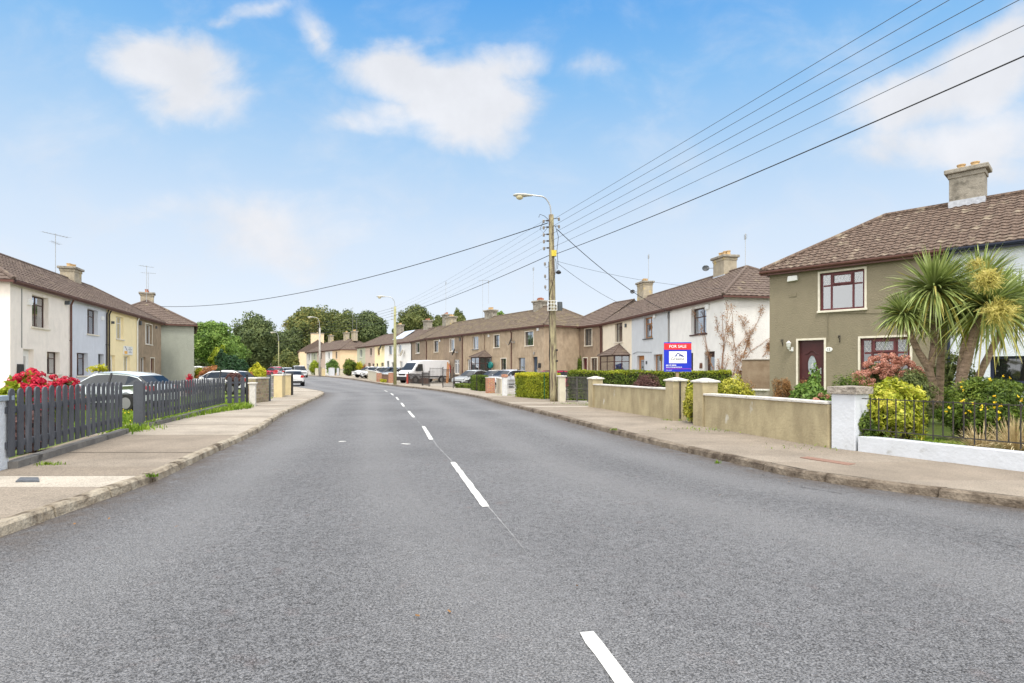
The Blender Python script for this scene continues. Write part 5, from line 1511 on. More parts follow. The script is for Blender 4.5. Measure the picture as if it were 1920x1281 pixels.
def hydrangea(px, depth, hw, top, petals, label, nh, hr, seed, leafm=LEAF_M, ry=None, spread=1.0, h=None):
    x = at(px, depth); r = hw * depth / FPX; h = hz_(top, depth) - .07
    root = empty('hydrangea_bush', (x, depth, .07), 0, label, 'hydrangea')
    rs = np.random.RandomState(seed); ry = ry or r
    P, Nn = crown_pts(rs, (0, 0, h * .5), (r * .8, ry * .8, h * .44), 22, 150, .36, low=-.7)
    P[:, 2] = np.maximum(P[:, 2], .03)
    quads('leaves', leafquads(P, Nn, .065, rs, .6), leafm, root, seed=seed)
    C = []
    for i in range(nh):
        d = rs.normal(0, 1, 3); d /= np.linalg.norm(d); d[2] = abs(d[2]) * 1.0 - .12
        if rs.rand() < .5: d[1] = -abs(d[1])
        C.append(np.array([0, 0, h * .5]) + d * rs.uniform(.86, 1.0) * np.array([r, ry, h * .5]) / max(.75, np.linalg.norm(d)))
    C = np.array(C); rad = rs.uniform(.75, 1.15, nh) * hr
    quads('flower_heads', heads(rs, C, rad, 110, hr * .22), petals, root, seed=seed + 1)
    mb = MB()
    for i in range(12):
        a_ = i * .52; mb.tube([(0, 0, 0), (math.cos(a_) * r * .4, math.sin(a_) * ry * .4, h * .4), (math.cos(a_) * r * .75, math.sin(a_) * ry * .75, h * .8)], [.018, .012, .006], 5)
    mb.build('stems', BARK, root)


hydrangea(1668, 15.4, 68, 664, PET_PINK, 'large dusty pink hydrangea under the lower window of the olive house', 210, .085, 60, ry=.55)
hydrangea(68, 11.3, 52, 694, PET_RED, 'crimson hydrangea with the brightest heads, behind the near grey fence', 85, .09, 61, LEAF_LIME, ry=.5)
hydrangea(122, 12.9, 26, 706, PET_RED, 'smaller crimson hydrangea to the right behind the near fence', 45, .08, 62, LEAF_M, ry=.4)
hydrangea(1535, 12.3, 28, 735, PET_PINK, 'low pinkish red hydrangea just above the wall beside the white pillar', 22, .06, 63, LEAF_L, ry=.3)
pxbush(18, 10.6, 26, 716, LEAF_LIME, 'light green leafy shrub at the left edge behind the fence', n=1500, leaf=.07, seed=64)
pxbush(60, 9.7, 40, 768, LEAF_PU, 'dark undergrowth shrub at the bottom of the near fence', n=1800, leaf=.06, seed=65)


def hedge(pts, wd, h, mat, label, leaf=.05, dens=420, seed=1, inner=INNER, round_=.1, top_mat=None):
    """clipped hedge along plan points"""
    x0, y0 = pts[0]; g = gz(y0) + .07
    root = empty('hedge', (x0, y0, g), 0, label, 'hedge', None)
    rs = np.random.RandomState(seed); Ps = []; Ns = []; mb = MB()
    for i in range(len(pts) - 1):
        a = np.array(pts[i]) - pts[0]; b = np.array(pts[i + 1]) - pts[0]; d = b - a; L_ = np.linalg.norm(d); d = d / L_; nr = np.array([-d[1], d[0]])
        def face(n_, f):
            u_, v_ = rs.rand(n_), rs.rand(n_); f(u_, v_)
        def add(P, Nn): Ps.append(P); Ns.append(Nn)
        n_ = int(L_ * h * dens)
        for sgn in (-1, 1):
            u_, v_ = rs.rand(n_) * L_, rs.rand(n_) * h
            wob = .05 * np.sin(u_ * 2.3 + sgn) * np.sin(v_ * 3 + 1) + rs.normal(0, .022, n_)
            off = wd / 2 * (1 - round_ * np.maximum(0, v_ / h - .75) * 4 * .5) + wob - .02
            P = np.zeros((n_, 3)); P[:, :2] = a + d * u_[:, None] + nr * (sgn * off)[:, None]; P[:, 2] = v_
            add(P, np.tile([nr[0] * sgn, nr[1] * sgn, .3], (n_, 1)))
        n_ = int(L_ * wd * dens)
        u_, v_ = rs.rand(n_) * L_, (rs.rand(n_) - .5) * wd
        P = np.zeros((n_, 3)); P[:, :2] = a + d * u_[:, None] + nr * v_[:, None]; P[:, 2] = h - .02 + .03 * np.sin(u_ * 3.1) + rs.normal(0, .025, n_) - (v_ / wd * 2) ** 4 * .08
        add(P, np.tile([0, 0, 1.], (n_, 1)))
        n_ = int(wd * h * dens)
        for e, sg in ((0, -1), (L_, 1)):
            P = np.zeros((n_, 3)); P[:, :2] = a + d * (e + sg * rs.normal(0, .03, n_))[:, None] + nr * ((rs.rand(n_) - .5) * wd)[:, None]; P[:, 2] = rs.rand(n_) * h
            add(P, np.tile([d[0] * sg, d[1] * sg, .2], (n_, 1)))
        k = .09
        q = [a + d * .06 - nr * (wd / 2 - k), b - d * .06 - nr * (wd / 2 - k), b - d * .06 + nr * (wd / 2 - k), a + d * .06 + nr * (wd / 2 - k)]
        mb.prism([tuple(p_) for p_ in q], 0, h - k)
    P = np.concatenate(Ps); Nn = np.concatenate(Ns)
    rn = rs.rand(len(P))
    if top_mat is None: quads('foliage', leafquads(P, Nn, leaf, rs, .45, .8), mat, root, rnd=rn)
    else:
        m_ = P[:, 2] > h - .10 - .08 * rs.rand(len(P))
        quads('foliage', leafquads(P[~m_], Nn[~m_], leaf, rs, .45, .8), mat, root); quads('bright_top', leafquads(P[m_], Nn[m_], leaf, rs, .45, .8), top_mat, root)  # leaves on the top take the brighter leaf material
    mb.build('dark_core', inner, root)


a = G(978, 744.5, .11); b = G(1024, 748.5, .11)
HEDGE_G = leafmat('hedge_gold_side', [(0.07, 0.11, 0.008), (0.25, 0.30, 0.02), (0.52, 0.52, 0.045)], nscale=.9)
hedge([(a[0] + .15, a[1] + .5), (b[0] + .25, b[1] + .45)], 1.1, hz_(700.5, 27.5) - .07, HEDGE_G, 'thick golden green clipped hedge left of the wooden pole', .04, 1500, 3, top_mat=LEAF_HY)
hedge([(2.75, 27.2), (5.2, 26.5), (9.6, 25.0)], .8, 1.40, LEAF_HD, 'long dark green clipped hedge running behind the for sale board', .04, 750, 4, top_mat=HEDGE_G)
a = G(889, 731, .11); b = G(907, 734, .11)
hedge([(a[0], a[1] + .3), (b[0], b[1] + .3)], .6, 1.05, LEAF_HD, 'short green hedge between the iron fence and the brick pillar', .05, 600, 5)
a = G(855, 727.5, .11); b = G(884, 728, .11)
hedge([(a[0], a[1] + .3), (b[0], b[1] + .3)], .5, .38, LEAF_HD, 'very low box hedge in front of the silver car', .04, 700, 6)
a = G(716, 716.5, .11); b = G(728, 717.5, .11)
hedge([a, b], .5, .35, LEAF_HY, 'patch of low yellow green ground plants by the brick pillars', .06, 300, 7)


# blades of grass and weeds along the left fence, tufts
def blades(name, pts, h, mat, label=None, kind=None, parent=None, seed=1, wd=.008, cat=None, lean=.5, n_seg=1):
    rs = np.random.RandomState(seed); P = np.array(pts); n_ = len(P)
    d = rs.normal(0, 1, (n_, 3)); d[:, 2] = 0; d /= np.linalg.norm(d, axis=1, keepdims=True)
    s_ = np.cross(d, [0, 0, 1.]); hh = h * rs.uniform(.5, 1.25, (n_, 1)); ln = lean * rs.rand(n_, 1) * hh; w_ = wd * rs.uniform(.6, 1.4, (n_, 1))
    up = np.array([0, 0, 1.])
    m1 = P + up * hh * .55 + d * ln * .35; tp = P + up * hh * .95 + d * ln
    V = np.concatenate([np.stack([P - s_ * w_, P + s_ * w_, m1 + s_ * w_ * .8, m1 - s_ * w_ * .8], 1), np.stack([m1 - s_ * w_ * .8, m1 + s_ * w_ * .8, tp + s_ * w_ * .1, tp - s_ * w_ * .1], 1)])
    r = rs.rand(n_)
    o = quads(name, V, mat, parent, rnd=np.concatenate([r, r]))
    return tag(o, label, cat, None, kind)


rs = np.random.RandomState(3)
pts = []
for i in range(2600):   # weeds at the foot of the second fence panel
    y = rs.uniform(13.0, 23.2); wq = math.exp(-((y - 20.4) / 1.7) ** 2) + .35 * math.exp(-((y - 14.6) / .9) ** 2) + .12
    if rs.rand() < wq: pts.append((BL(y) + .08 + rs.rand() ** 1.5 * (.15 + .55 * math.exp(-((y - 20.6) / 1.4) ** 2)), y, .11))
for i in range(500): pts.append((at(238, 13.0) + rs.normal(0, .25), 13.0 + rs.normal(0, .35), .09))
P = np.array(pts)
blades('weeds', P, .17, GRASSB, kind='stuff', wd=.012, lean=1.0, seed=4)
rs = np.random.RandomState(8)
pts = []
for i in range(26000):
    y = rs.uniform(12.6, 30); x = BL(y) - .15 - rs.rand() * (2 + (y - 12) * .55)
    pts.append((x, y, .07))
blades('grass', np.array(pts), .09, GRASSB, kind='stuff', wd=.010, seed=5)
pts = [(BR(y) + .3 + rs.rand() * 3.0, y, .07) for y in rs.uniform(6.9, 12.6, 26000)]
blades('grass', np.array(pts), .07, GRASSB, kind='stuff', wd=.008, seed=6)
fl = []
for i in range(70):
    y = rs.uniform(13.5, 21); x = BL(y) - .5 - rs.rand() * 4
    fl.append(leafquads(np.array([[x, y, .17]] * 3) + rs.normal(0, .01, (3, 3)), np.array([[0, -.6, 1.]] * 3), .017, rs, .8, .4))
tag(quads('dandelions', np.concatenate(fl), PET_Y), kind='stuff')
lf = []
for px_, py_ in ((783, 1159), (843, 1150), (332, 989), (205, 975), (1082, 1101), (245, 931), (612, 1090), (1350, 930), (1480, 905), (140, 985)):
    c = np.array([*G(px_, py_, .03), .045]); lf.append(leafquads(c[None] + rs.normal(0, .004, (1, 3)), np.array([[0, 0, 1.]]), .022, rs, .6, .3))
tag(quads('leaf_litter', np.concatenate(lf), LEAF_RU), kind='stuff')
# small weeds in kerb and wall joints
pts = []
for (px, py, sp, n_) in ((92, 871, .10, 60), (1150, 806, .03, 30), (1105, 760, .25, 90), (1268, 788, .2, 90), (1335, 806, .5, 120), (285, 893, .04, 20), (1345, 868, .03, 14), (1078, 757, .6, 120), (952, 741, .3, 150), (1570, 838, .6, 90)):
    c = G(px, py, .11)
    for _ in range(n_): pts.append((c[0] + rs.normal(0, sp), c[1] + rs.normal(0, sp * .5), .1))
blades('weeds', np.array(pts), .055, GRASSB, kind='stuff', wd=.008, lean=1.2, seed=7)


def tuft(px, depth, label, n_=420, h=.62, mat=STRAW, r=.10, seed=3, name='ornamental_grass', cat='grass tuft', lean=1.0):
    x = at(px, depth); root = empty(name, (x, depth, .07), 0, label, cat)
    rs = np.random.RandomState(seed); V = []; rn = []
    for i in range(n_):
        a_ = rs.uniform(0, 6.283); d = np.array([math.cos(a_), math.sin(a_), 0]); s_ = np.array([-d[1], d[0], 0]); L_ = h * rs.uniform(.6, 1.25); ln = rs.uniform(.15, 1.0) * lean; p = d * rs.rand() * r; w_ = .005; rr = rs.rand()
        pr = p
        for k in range(1, 6):
            tt = k / 5; q = p + d * (L_ * ln * tt * .9) + np.array([0, 0, L_ * (tt * 1.15 - ln * .75 * tt * tt)]); q[2] = max(q[2], .01)
            V.append([pr - s_ * w_, pr + s_ * w_, q + s_ * w_ * (1 - tt * .8), q - s_ * w_ * (1 - tt * .8)]); rn.append(rr); pr = q
    quads('blades', np.array(V), mat, root, rnd=np.array(rn))


tuft(1905, 9.0, 'pale straw coloured grass tuft behind the railing at the right edge', 700, .60, seed=4, lean=1.1)
tuft(1838, 9.7, 'smaller straw coloured grass tuft spreading over the lawn', 380, .48, seed=5, lean=1.3)

# creeper hanging over the white garden wall
cr_ = empty('creeper', (*G(1690, 850, .11), .1), 0, 'thin green creeper hanging down the white garden wall', 'climbing plant')
rs = np.random.RandomState(12); mb = MB(); lp = []
for k in range(5):
    p0 = Vector(G(1655 + k * 14, 846, .11)).to_3d() - Vector((cr_.location.x, cr_.location.y, 0)); p0 += Vector((-.03, -.03, .32)); path = [p0 + Vector((.15, .15, .12)), p0 + Vector((0, 0, .02))]
    for j in range(5): path.append(path[-1] + Vector((.05 * rs.randn() + .03, -.05 * abs(rs.randn()) - .012, -.055)))
    mb.tube([tuple(q) for q in path], .004, 4)
    for q in path[1:]:
        for _ in range(4): lp.append(np.array(q) + rs.normal(0, .025, 3) + [0, -.02, 0])
mb.build('stems', BARK, cr_); quads('leaves', leafquads(np.array(lp), np.tile([-.3, -1., .2], (len(lp), 1)), .026, rs, .6, .4), LEAF_HD, cr_)

# ---- dead creeper on the corner of the white terrace house
DEADV = M('dead_creeper', (0.36, 0.19, 0.10), (0.24, 0.13, 0.08), .95, 8)
LEAF_DEAD = leafmat('dead_leaves', [(0.18, 0.09, 0.04), (0.40, 0.23, 0.12), (0.55, 0.36, 0.22)], nscale=3)
cor = FM.P(tm[3]); croot = empty('dead_creeper', (cor.x, cor.y, 0), FM.rz, 'dried brown creeper climbing the corner of the white end house', 'climbing plant')
rs = np.random.RandomState(7); mb = MB(); lp = []; ln_ = []
def grow(p, d, L_, r, face, depth=0):
    q = [Vector(p)]; dd = Vector(d)
    for j in range(7):
        dd = (dd + Vector((rs.normal(0, .22), 0, rs.normal(.05, .15)))).normalized(); nx = q[-1] + dd * (L_ / 7)
        if nx.z > 4.95: break
        q.append(nx)
        if depth < 2 and rs.rand() < .55: grow(nx, (rs.choice([-1, 1]) * rs.uniform(.2, .6), 0, rs.uniform(.4, .9)), L_ * .26, r * .55, face, depth + 1)
        for _ in range(4 if depth else 4): lp.append(np.array([nx.x, nx.y, nx.z]) + rs.normal(0, .08, 3)); ln_.append(face)
    if len(q) > 1: mb.tube([F_(v, face) for v in q], [r * (1 - .7 * i / len(q)) for i in range(len(q))], 5)
def F_(v, face): return (v.x, -.03, v.z) if face == 0 else (.03, v.x, v.z)
for x_ in (-.12, -.28, -.42): grow((x_, 0, .1), (rs.normal(0, .02), 0, 1), 5.0, .022, 0)
for x_ in (.12, .45): grow((x_, 0, .1), (.03, 0, 1), 4.4, .02, 1)
grow((.9, 0, 1.6), (.35, 0, .9), 2.4, .016, 1); grow((2.1, 0, 2.2), (.3, 0, .3), .9, .015, 1)
mb.build('stems', DEADV, croot)
pp = np.array([(q[0], -.05 + q[1] * .5, q[2]) if f == 0 else (.05 + abs(q[1]) * .5, q[0], q[2]) for q, f in zip(lp, ln_)])
nn = np.array([(0, -1, 0) if f == 0 else (1, 0, 0) for f in ln_], float)
quads('dead_leaves', leafquads(pp, nn, .032, rs, .6, .6), LEAF_DEAD, croot)
# living climber at the far brown corner
p_ = FB.P(FB.t(1096) - .6, -.12)
cl = empty('climbing_plant', (p_.x, p_.y, .07), FB.rz, 'green climber on the wall left of the maroon door in the corner', 'climbing plant')
rs = np.random.RandomState(2); P, Nn = blobpts(rs, 900, (0, 0, 1.3), (.35, .12, 1.35), .3); P[:, 2] = np.maximum(P[:, 2], .02)
quads('foliage', leafquads(P, Nn, .08, rs), LEAF_HD, cl)
# little tree in a pot at the blue house
pt = empty('potted_tree', (at(181, 27.3), 27.3, .07), 0, 'little round headed tree in a dark pot before the pale blue house', 'potted plant')
P, Nn = crown_pts(np.random.RandomState(4), (0, 0, 1.35), (.45, .4, .36), 12, 70, .4); quads('foliage', leafquads(P, Nn, .05, np.random.RandomState(5)), LEAF_HY, pt)
mb = MB(); mb.tube([(0, 0, .3), (.03, 0, .8), (0, .02, 1.2)], .025, 6); mb.build('trunk', BARK, pt); mb = MB(); mb.lathe([(.14, 0), (.2, .38), (.22, .4), (.2, .42), (.17, .38)], n=14); mb.build('pot', BLACK, pt)


# ---- cabbage palms
PALMT = M('palm_bark', (0.33, 0.24, 0.17), (0.22, 0.155, 0.11), .95, 5, 1.0, 18, (0.13, 0.09, 0.065), 6, (.52, .66), bdist=.05, stretch=(1, 1, 3))
BLADE = leafmat('palm_blades', [(0.09, 0.12, 0.035), (0.22, 0.28, 0.08), (0.42, 0.48, 0.18)], rough=.35, nscale=2.5, trans=.2)
BLADEY = leafmat('palm_blades_yellowing', [(0.14, 0.14, 0.03), (0.36, 0.33, 0.07), (0.5, 0.42, 0.13)], rough=.45, nscale=2.5)
PANI = leafmat('palm_panicles', [(0.30, 0.27, 0.05), (0.52, 0.46, 0.12), (0.70, 0.6, 0.22)], nscale=6)


def palm_head(root, c, n_=170, L_=.95, seed=1, wind=(.25, 0, .0), wd=.023, name='crown', dead=.12):
    rs = np.random.RandomState(seed); V = [[], []]; rn = [[], []]
    c = np.array(c); n_ = int(n_ * 1.9)
    for i in range(n_):
        el = math.asin(rs.uniform(-.42, .98)); a_ = rs.uniform(0, 6.283)
        d = np.array([math.cos(a_) * math.cos(el), math.sin(a_) * math.cos(el), math.sin(el)]) + np.array(wind); d /= np.linalg.norm(d)
        s_ = np.cross(d, [0, 0, 1.]); s_ /= np.linalg.norm(s_) + 1e-6
        s_ = s_ + rs.normal(0, .35, 3); s_ -= d * (s_ @ d); s_ /= np.linalg.norm(s_)
        L2 = L_ * rs.uniform(.7, 1.12); droop = (.28 + .85 * max(0, .7 - math.sin(el))) * rs.uniform(.2, 1.5)
        pr = c + d * .03; wp = wd * .5; rr = rs.rand(); k_ = 1 if (el < -.2 and rs.rand() < dead * 4) or rs.rand() < dead * .35 else 0
        for k in range(1, 7):
            tt = k / 6; q = c + d * L2 * tt + np.array(wind) * L2 * .3 * tt * tt + np.array([0, 0, -droop * L2 * tt ** 2.3 * .55])
            wn = wd * (1 - abs(tt - .35) * 1.05) if k < 6 else .001
            V[k_].append([pr - s_ * wp, pr + s_ * wp, q + s_ * wn, q - s_ * wn]); rn[k_].append(rr * .75 + .25 * tt); pr = q; wp = wn
    o = quads(name, np.array(V[0]), BLADE, root, rnd=np.array(rn[0]))
    if V[1]: quads('yellowed_leaves', np.array(V[1]), BLADEY, o, rnd=np.array(rn[1]))
    return o


def panicle(root, c, r, seed, n_=60):
    rs = np.random.RandomState(seed); P = []; mb = []
    for i in range(n_):
        d = rs.normal(0, 1, 3); d /= np.linalg.norm(d); d[1] -= .3
        L_ = r * rs.uniform(.6, 1.1); s_ = np.cross(d, rs.normal(0, 1, 3)); s_ /= np.linalg.norm(s_)
        for k in range(7):
            a = np.array(c) + d * L_ * k / 7 + [0, 0, -.1 * (k / 7) ** 2]; b = np.array(c) + d * L_ * (k + 1) / 7 + [0, 0, -.1 * ((k + 1) / 7) ** 2]
            P.append([a - s_ * .003, a + s_ * .003, b + s_ * .003, b - s_ * .003])
            for _ in range(2):
                e = rs.normal(0, 1, 3); e /= np.linalg.norm(e); t_ = np.cross(e, d); t_ /= np.linalg.norm(t_) + 1e-6; q = a + e * rs.uniform(.06, .11)
                P.append([a - t_ * .003, a + t_ * .003, q + t_ * .006, q - t_ * .006])
    quads('flower_panicle', np.array(P), PANI, root)


PY = 12.9
def palm(px, label, stems, hds, pans=(), seed=1, depth=PY, wind=(.2, 0, 0)):
    x = at(px, depth); root = empty('cabbage_palm', (x, depth, .07), 0, label, 'palm', 'cabbage palms in the front garden')
    L3 = lambda q: (at(q[0], depth) - x, q[2] if len(q) > 2 else 0, hz_(q[1], depth) - .07)
    for pth, r0, r1 in stems:
        pts = [L3(q) for q in pth]; 
        fine = []; 
        for i in range(len(pts) - 1):
            for k in range(5):
                tt = k / 5; fine.append(tuple(pts[i][j] * (1 - tt) + pts[i + 1][j] * tt for j in range(3)))
        fine.append(pts[-1]); rg = random.Random(seed)
        mb = MB(); mb.tube(fine, [(r0 + (r1 - r0) * i / (len(fine) - 1)) * rg.uniform(.94, 1.06) for i in range(len(fine))], 12)
        mb.build('trunk', PALMT, root, smooth='all')
    for i, (px_, py_, n_, L_) in enumerate(hds): palm_head(root, L3((px_, py_, rg.uniform(-.1, .1))), n_, L_, seed + i, wind)
    for i, (px_, py_, r_) in enumerate(pans): panicle(root, (at(px_, depth - .95) - x, -.95, hz_(py_, depth - .95) - .07), r_, seed + 40 + i, 130)


palm(1752, 'forked cabbage palm, the leftmost, its small head low in front of the olive wall', [([(1752, 760), (1750, 728), (1742, 692), (1722, 660), (1705, 625), (1698, 600)], .098, .05), ([(1745, 690), (1750, 655), (1752, 620), (1752, 565)], .072, .06)],
     [(1697, 590, 190, .66), (1756, 543, 320, 1.12)], seed=3, wind=(.06, 0, 0))
palm(1765, 'straight stemmed cabbage palm right behind the forked one', [([(1760, 770), (1763, 700), (1765, 640), (1772, 590)], .09, .07)], [(1775, 585, 230, .92)], seed=7, depth=13.5, wind=(.1, 0, 0))
palm(1795, 'cabbage palm leaning right with a big mop of pale yellow panicles', [([(1790, 765), (1797, 730), (1812, 680), (1828, 620), (1838, 585)], .105, .075)], [(1852, 575, 360, 1.18)], [(1868, 582, .40), (1846, 520, .30)], seed=12, depth=12.3, wind=(.12, 0, 0))
palm(1785, 'thin dark stemmed cabbage palm between the two leaning ones', [([(1795, 740), (1800, 690), (1808, 640), (1822, 560), (1830, 530)], .07, .06)], [(1842, 525, 230, 1.05)], [(1826, 500, .28)], seed=20, depth=14.2, wind=(.1, 0, 0))
palm(1832, 'cabbage palm leaning farthest right, cut by the edge of the photo', [([(1822, 735), (1838, 700), (1862, 650), (1880, 615), (1895, 590)], .08, .065)], [(1910, 580, 260, 1.05)], seed=25, depth=13.4, wind=(.15, 0, 0))
# ================================================================== boundary walls, pillars, fences, gates
WALLO = M('garden_wall_render', (0.44, 0.375, 0.235), (0.30, 0.25, 0.155), .93, 2.2, .6, 18, (0.55, 0.53, 0.47), 1.5, (0.64, 0.74), stretch=(1.2, 1.2, .6))
WWH = M('white_painted_wall', (0.60, 0.63, 0.68), (0.54, 0.565, 0.60), .9, 3, .3, 20, (0.36, 0.36, 0.35), 3.2, (.62, .76))
WBL = M('pale_blue_painted_render', (0.62, 0.67, 0.72), (0.54, 0.58, 0.63), .9, 14, 1.0, 40)
BLUEC = M('blue_grey_cap', (0.28, 0.34, 0.40), (0.22, 0.27, 0.33), .8, 8)
CREAMW = M('cream_garden_wall', (0.60, 0.56, 0.45), (0.50, 0.46, 0.36), .93, 2.5, .4, 30)
YELW = M('yellow_garden_wall', (0.62, 0.51, 0.30), (0.52, 0.43, 0.25), .93, 3, .4, 30)
FENCE = M('slate_grey_fence_paint', (0.072, 0.079, 0.096), (0.050, 0.055, 0.068), .62, 5, .35, 30, (0.11, 0.118, 0.14), 3, (.55, .7), stretch=(1, 1, .2), spec=.4)


def brickmat(name, c1, c2, mort, w_=.225, h_=.075, bump=.7, off=.5):
    m = bpy.data.materials.new(name); m.use_nodes = True; t = m.node_tree; n = t.nodes; l = t.links; p = n['Principled BSDF']; p.inputs['Roughness'].default_value = .93
    co = n.new('ShaderNodeTexCoord'); se = n.new('ShaderNodeSeparateXYZ'); l.new(co.outputs['Object'], se.inputs[0])
    ad = n.new('ShaderNodeMath'); ad.operation = 'ADD'; l.new(se.outputs[0], ad.inputs[0]); l.new(se.outputs[1], ad.inputs[1])
    cb = n.new('ShaderNodeCombineXYZ'); l.new(ad.outputs[0], cb.inputs[0]); l.new(se.outputs[2], cb.inputs[1])
    b = n.new('ShaderNodeTexBrick'); l.new(cb.outputs[0], b.inputs[0]); b.inputs['Color1'].default_value = (*c1, 1); b.inputs['Color2'].default_value = (*c2, 1); b.inputs['Mortar'].default_value = (*mort, 1)
    b.inputs['Scale'].default_value = 1; b.inputs['Brick Width'].default_value = w_; b.inputs['Row Height'].default_value = h_; b.inputs['Mortar Size'].default_value = .008; b.offset = off
    nz = n.new('ShaderNodeTexNoise'); nz.inputs['Scale'].default_value = 14; nz.inputs['Detail'].default_value = 6; l.new(co.outputs['Object'], nz.inputs['Vector'])
    mx = n.new('ShaderNodeMix'); mx.data_type = 'RGBA'; mx.blend_type = 'OVERLAY'; mx.inputs[0].default_value = .6; l.new(b.outputs['Color'], mx.inputs[6]); l.new(nz.outputs['Color'], mx.inputs[7]); l.new(mx.outputs[2], p.inputs['Base Color'])
    bp = n.new('ShaderNodeBump'); bp.inputs['Strength'].default_value = bump; bp.inputs['Distance'].default_value = .02; bp.invert = True; l.new(b.outputs['Fac'], bp.inputs['Height']); l.new(bp.outputs[0], p.inputs['Normal'])
    return m


BRICK = brickmat('red_brick', (0.38, 0.13, 0.06), (0.48, 0.20, 0.10), (0.5, 0.45, 0.38))
STONEG = brickmat('grey_stone_facing', (0.22, 0.21, 0.22), (0.42, 0.40, 0.41), (0.15, 0.14, 0.14), .34, .11, 1.0, .4)
STONEB = brickmat('brown_rubble', (0.20, 0.16, 0.10), (0.36, 0.29, 0.19), (0.40, 0.36, 0.28), .30, .13, 1.0, .37)


def heading(f, y):
    return math.atan2(1.0, (f(y + .3) - f(y - .3)) / .6)


def pillar(x, y, wd, h, mat, label, cap=CONCL, rz=0, capt=.09, capo=.045, peak=.04, dp=None, name='gate_pillar', group='pillars along the right pavement'):
    root = empty(name, (x, y, gz(y) + .1), rz, label, 'pillar', group); dp = dp or wd
    mb = MB(); mb.box(-wd / 2, wd / 2, -dp / 2, dp / 2, 0, h - capt); mb.build('shaft', mat, root, bevel=.012)
    if cap is not None:
        c = MB(); a, b = wd / 2 + capo, dp / 2 + capo; z = h - capt
        c.v = [(-a, -b, z), (a, -b, z), (a, b, z), (-a, b, z), (-a, -b, z + capt - peak), (a, -b, z + capt - peak), (a, b, z + capt - peak), (-a, b, z + capt - peak), (-a * .15, -b * .15, z + capt), (a * .15, -b * .15, z + capt), (a * .15, b * .15, z + capt), (-a * .15, b * .15, z + capt)]
        for f in ((0, 3, 2, 1), (0, 1, 5, 4), (1, 2, 6, 5), (2, 3, 7, 6), (3, 0, 4, 7), (4, 5, 9, 8), (5, 6, 10, 9), (6, 7, 11, 10), (7, 4, 8, 11), (8, 9, 10, 11)): c.f.append(f); c.m.append(0)
        c.build('cap', cap, root, bevel=.008)
    return root


def pxpillar(x0, x1, ybase, ytop, mat, label, **k):
    f = k.pop('f', BR); c = G((x0 + x1) / 2, ybase, .11); wd = (x1 - x0) * c[1] / FPX
    rz = k.pop('rz', None)
    if rz is None: rz = heading(f, c[1])
    th = rz - math.atan2(c[1], c[0]); wr = wd / (abs(math.sin(th)) + abs(math.cos(th)))
    wr = min(max(wr, .22), .75)
    return pillar(c[0], c[1] + wr * .4, wr, hz_(ytop, c[1]) - gz(c[1]) - .1, mat, label, rz=rz, **k)


def gwall(p0, p1, h0, label, mat, cope=CONCL, th=.2, copeh=.05, h1=None, group=None, name='garden_wall', cat='garden wall', extra=None):
    a, b = Vector(p0), Vector(p1); d = b - a; L_ = d.length; g = gz(a.y) + .07
    root = empty(name, (a.x, a.y, g), math.atan2(d.y, d.x), label, cat, group); h1 = h0 if h1 is None else h1
    dg = gz(b.y) - gz(a.y)
    def slab(z0, z1, y0, y1, e=0):
        mb = MB(); n_ = max(1, int(L_ / .6)); rg = random.Random(3); b0 = 0
        for i in range(n_ + 1):
            t = i / n_; x = L_ * t + (e if i == n_ else -e if i == 0 else 0); zz = dg * t; j = rg.uniform(-.006, .006)
            mb.v += [(x, y0, z0(t) + zz), (x, y1, z0(t) + zz), (x, y1, z1(t) + zz + j), (x, y0, z1(t) + zz + j)]
        for i in range(n_):
            for k in range(4): q = 4 * i; mb.f.append((q + k, q + (k + 1) % 4, q + 4 + (k + 1) % 4, q + 4 + k)); mb.m.append(0)
        mb.f += [(0, 3, 2, 1), tuple(4 * n_ + k for k in range(4))]; mb.m += [0, 0]
        return mb
    H = lambda t: h0 + (h1 - h0) * t
    slab(lambda t: -.05, lambda t: H(t) - copeh, 0, th).build('wall', mat, root)
    if cope is not None: slab(lambda t: H(t) - copeh + .001, H, -.045, th + .045, .0).build('coping', cope, root, bevel=.01)
    return root


# ---- the olive rendered walls in front of the terraces (right)
q1 = G(1103.5, 762.8, .11); q2 = G(1262, 789, .11); q3 = G(1298.6, 797, .11); q4 = G(1550, 839.5, .11)
rz12 = math.atan2(q2[1] - q1[1], q2[0] - q1[0])
gwr = 'olive rendered walls along the right pavement'
u12 = (Vector(q2) - Vector(q1)).normalized(); n12 = Vector((-u12.y, u12.x)); u34 = (Vector(q4) - Vector(q3)).normalized(); n34 = Vector((-u34.y, u34.x))
pw = .40
a = Vector(q1) + u12 * pw; b = Vector(q2) - u12 * .44
gwall(a + n12 * .06, b + n12 * .06, .92, 'olive rendered garden wall with white coping between the first two capped pillars', WALLO, group=gwr)
for c, lb in ((Vector(q1) + u12 * pw / 2 + n12 * pw / 2, 'olive rendered pillar nearest the dark double gate'), (Vector(q2) - u12 * .22 + n12 * .22, 'olive rendered pillar left of the small iron gate, below the for sale board')):
    pillar(c.x, c.y, .42, hz_(705.5 if c.y > 18 else 707.5, c.y) - .1, WALLO, lb, rz=rz12, capt=.11, peak=.07)
c = Vector(q3) + u34 * .22 + n34 * .22
pillar(c.x, c.y, .43, hz_(709, 14.2) - .1, WALLO, 'olive rendered pillar right of the small iron gate', rz=math.atan2(u34.y, u34.x), capt=.11, peak=.07)
gwall(Vector(q3) + u34 * .44 + n34 * .06, Vector(q4) + n34 * .02, .86, 'long olive rendered garden wall with chipped white coping before the olive house', WALLO, copeh=.055, group=gwr, h1=.87)
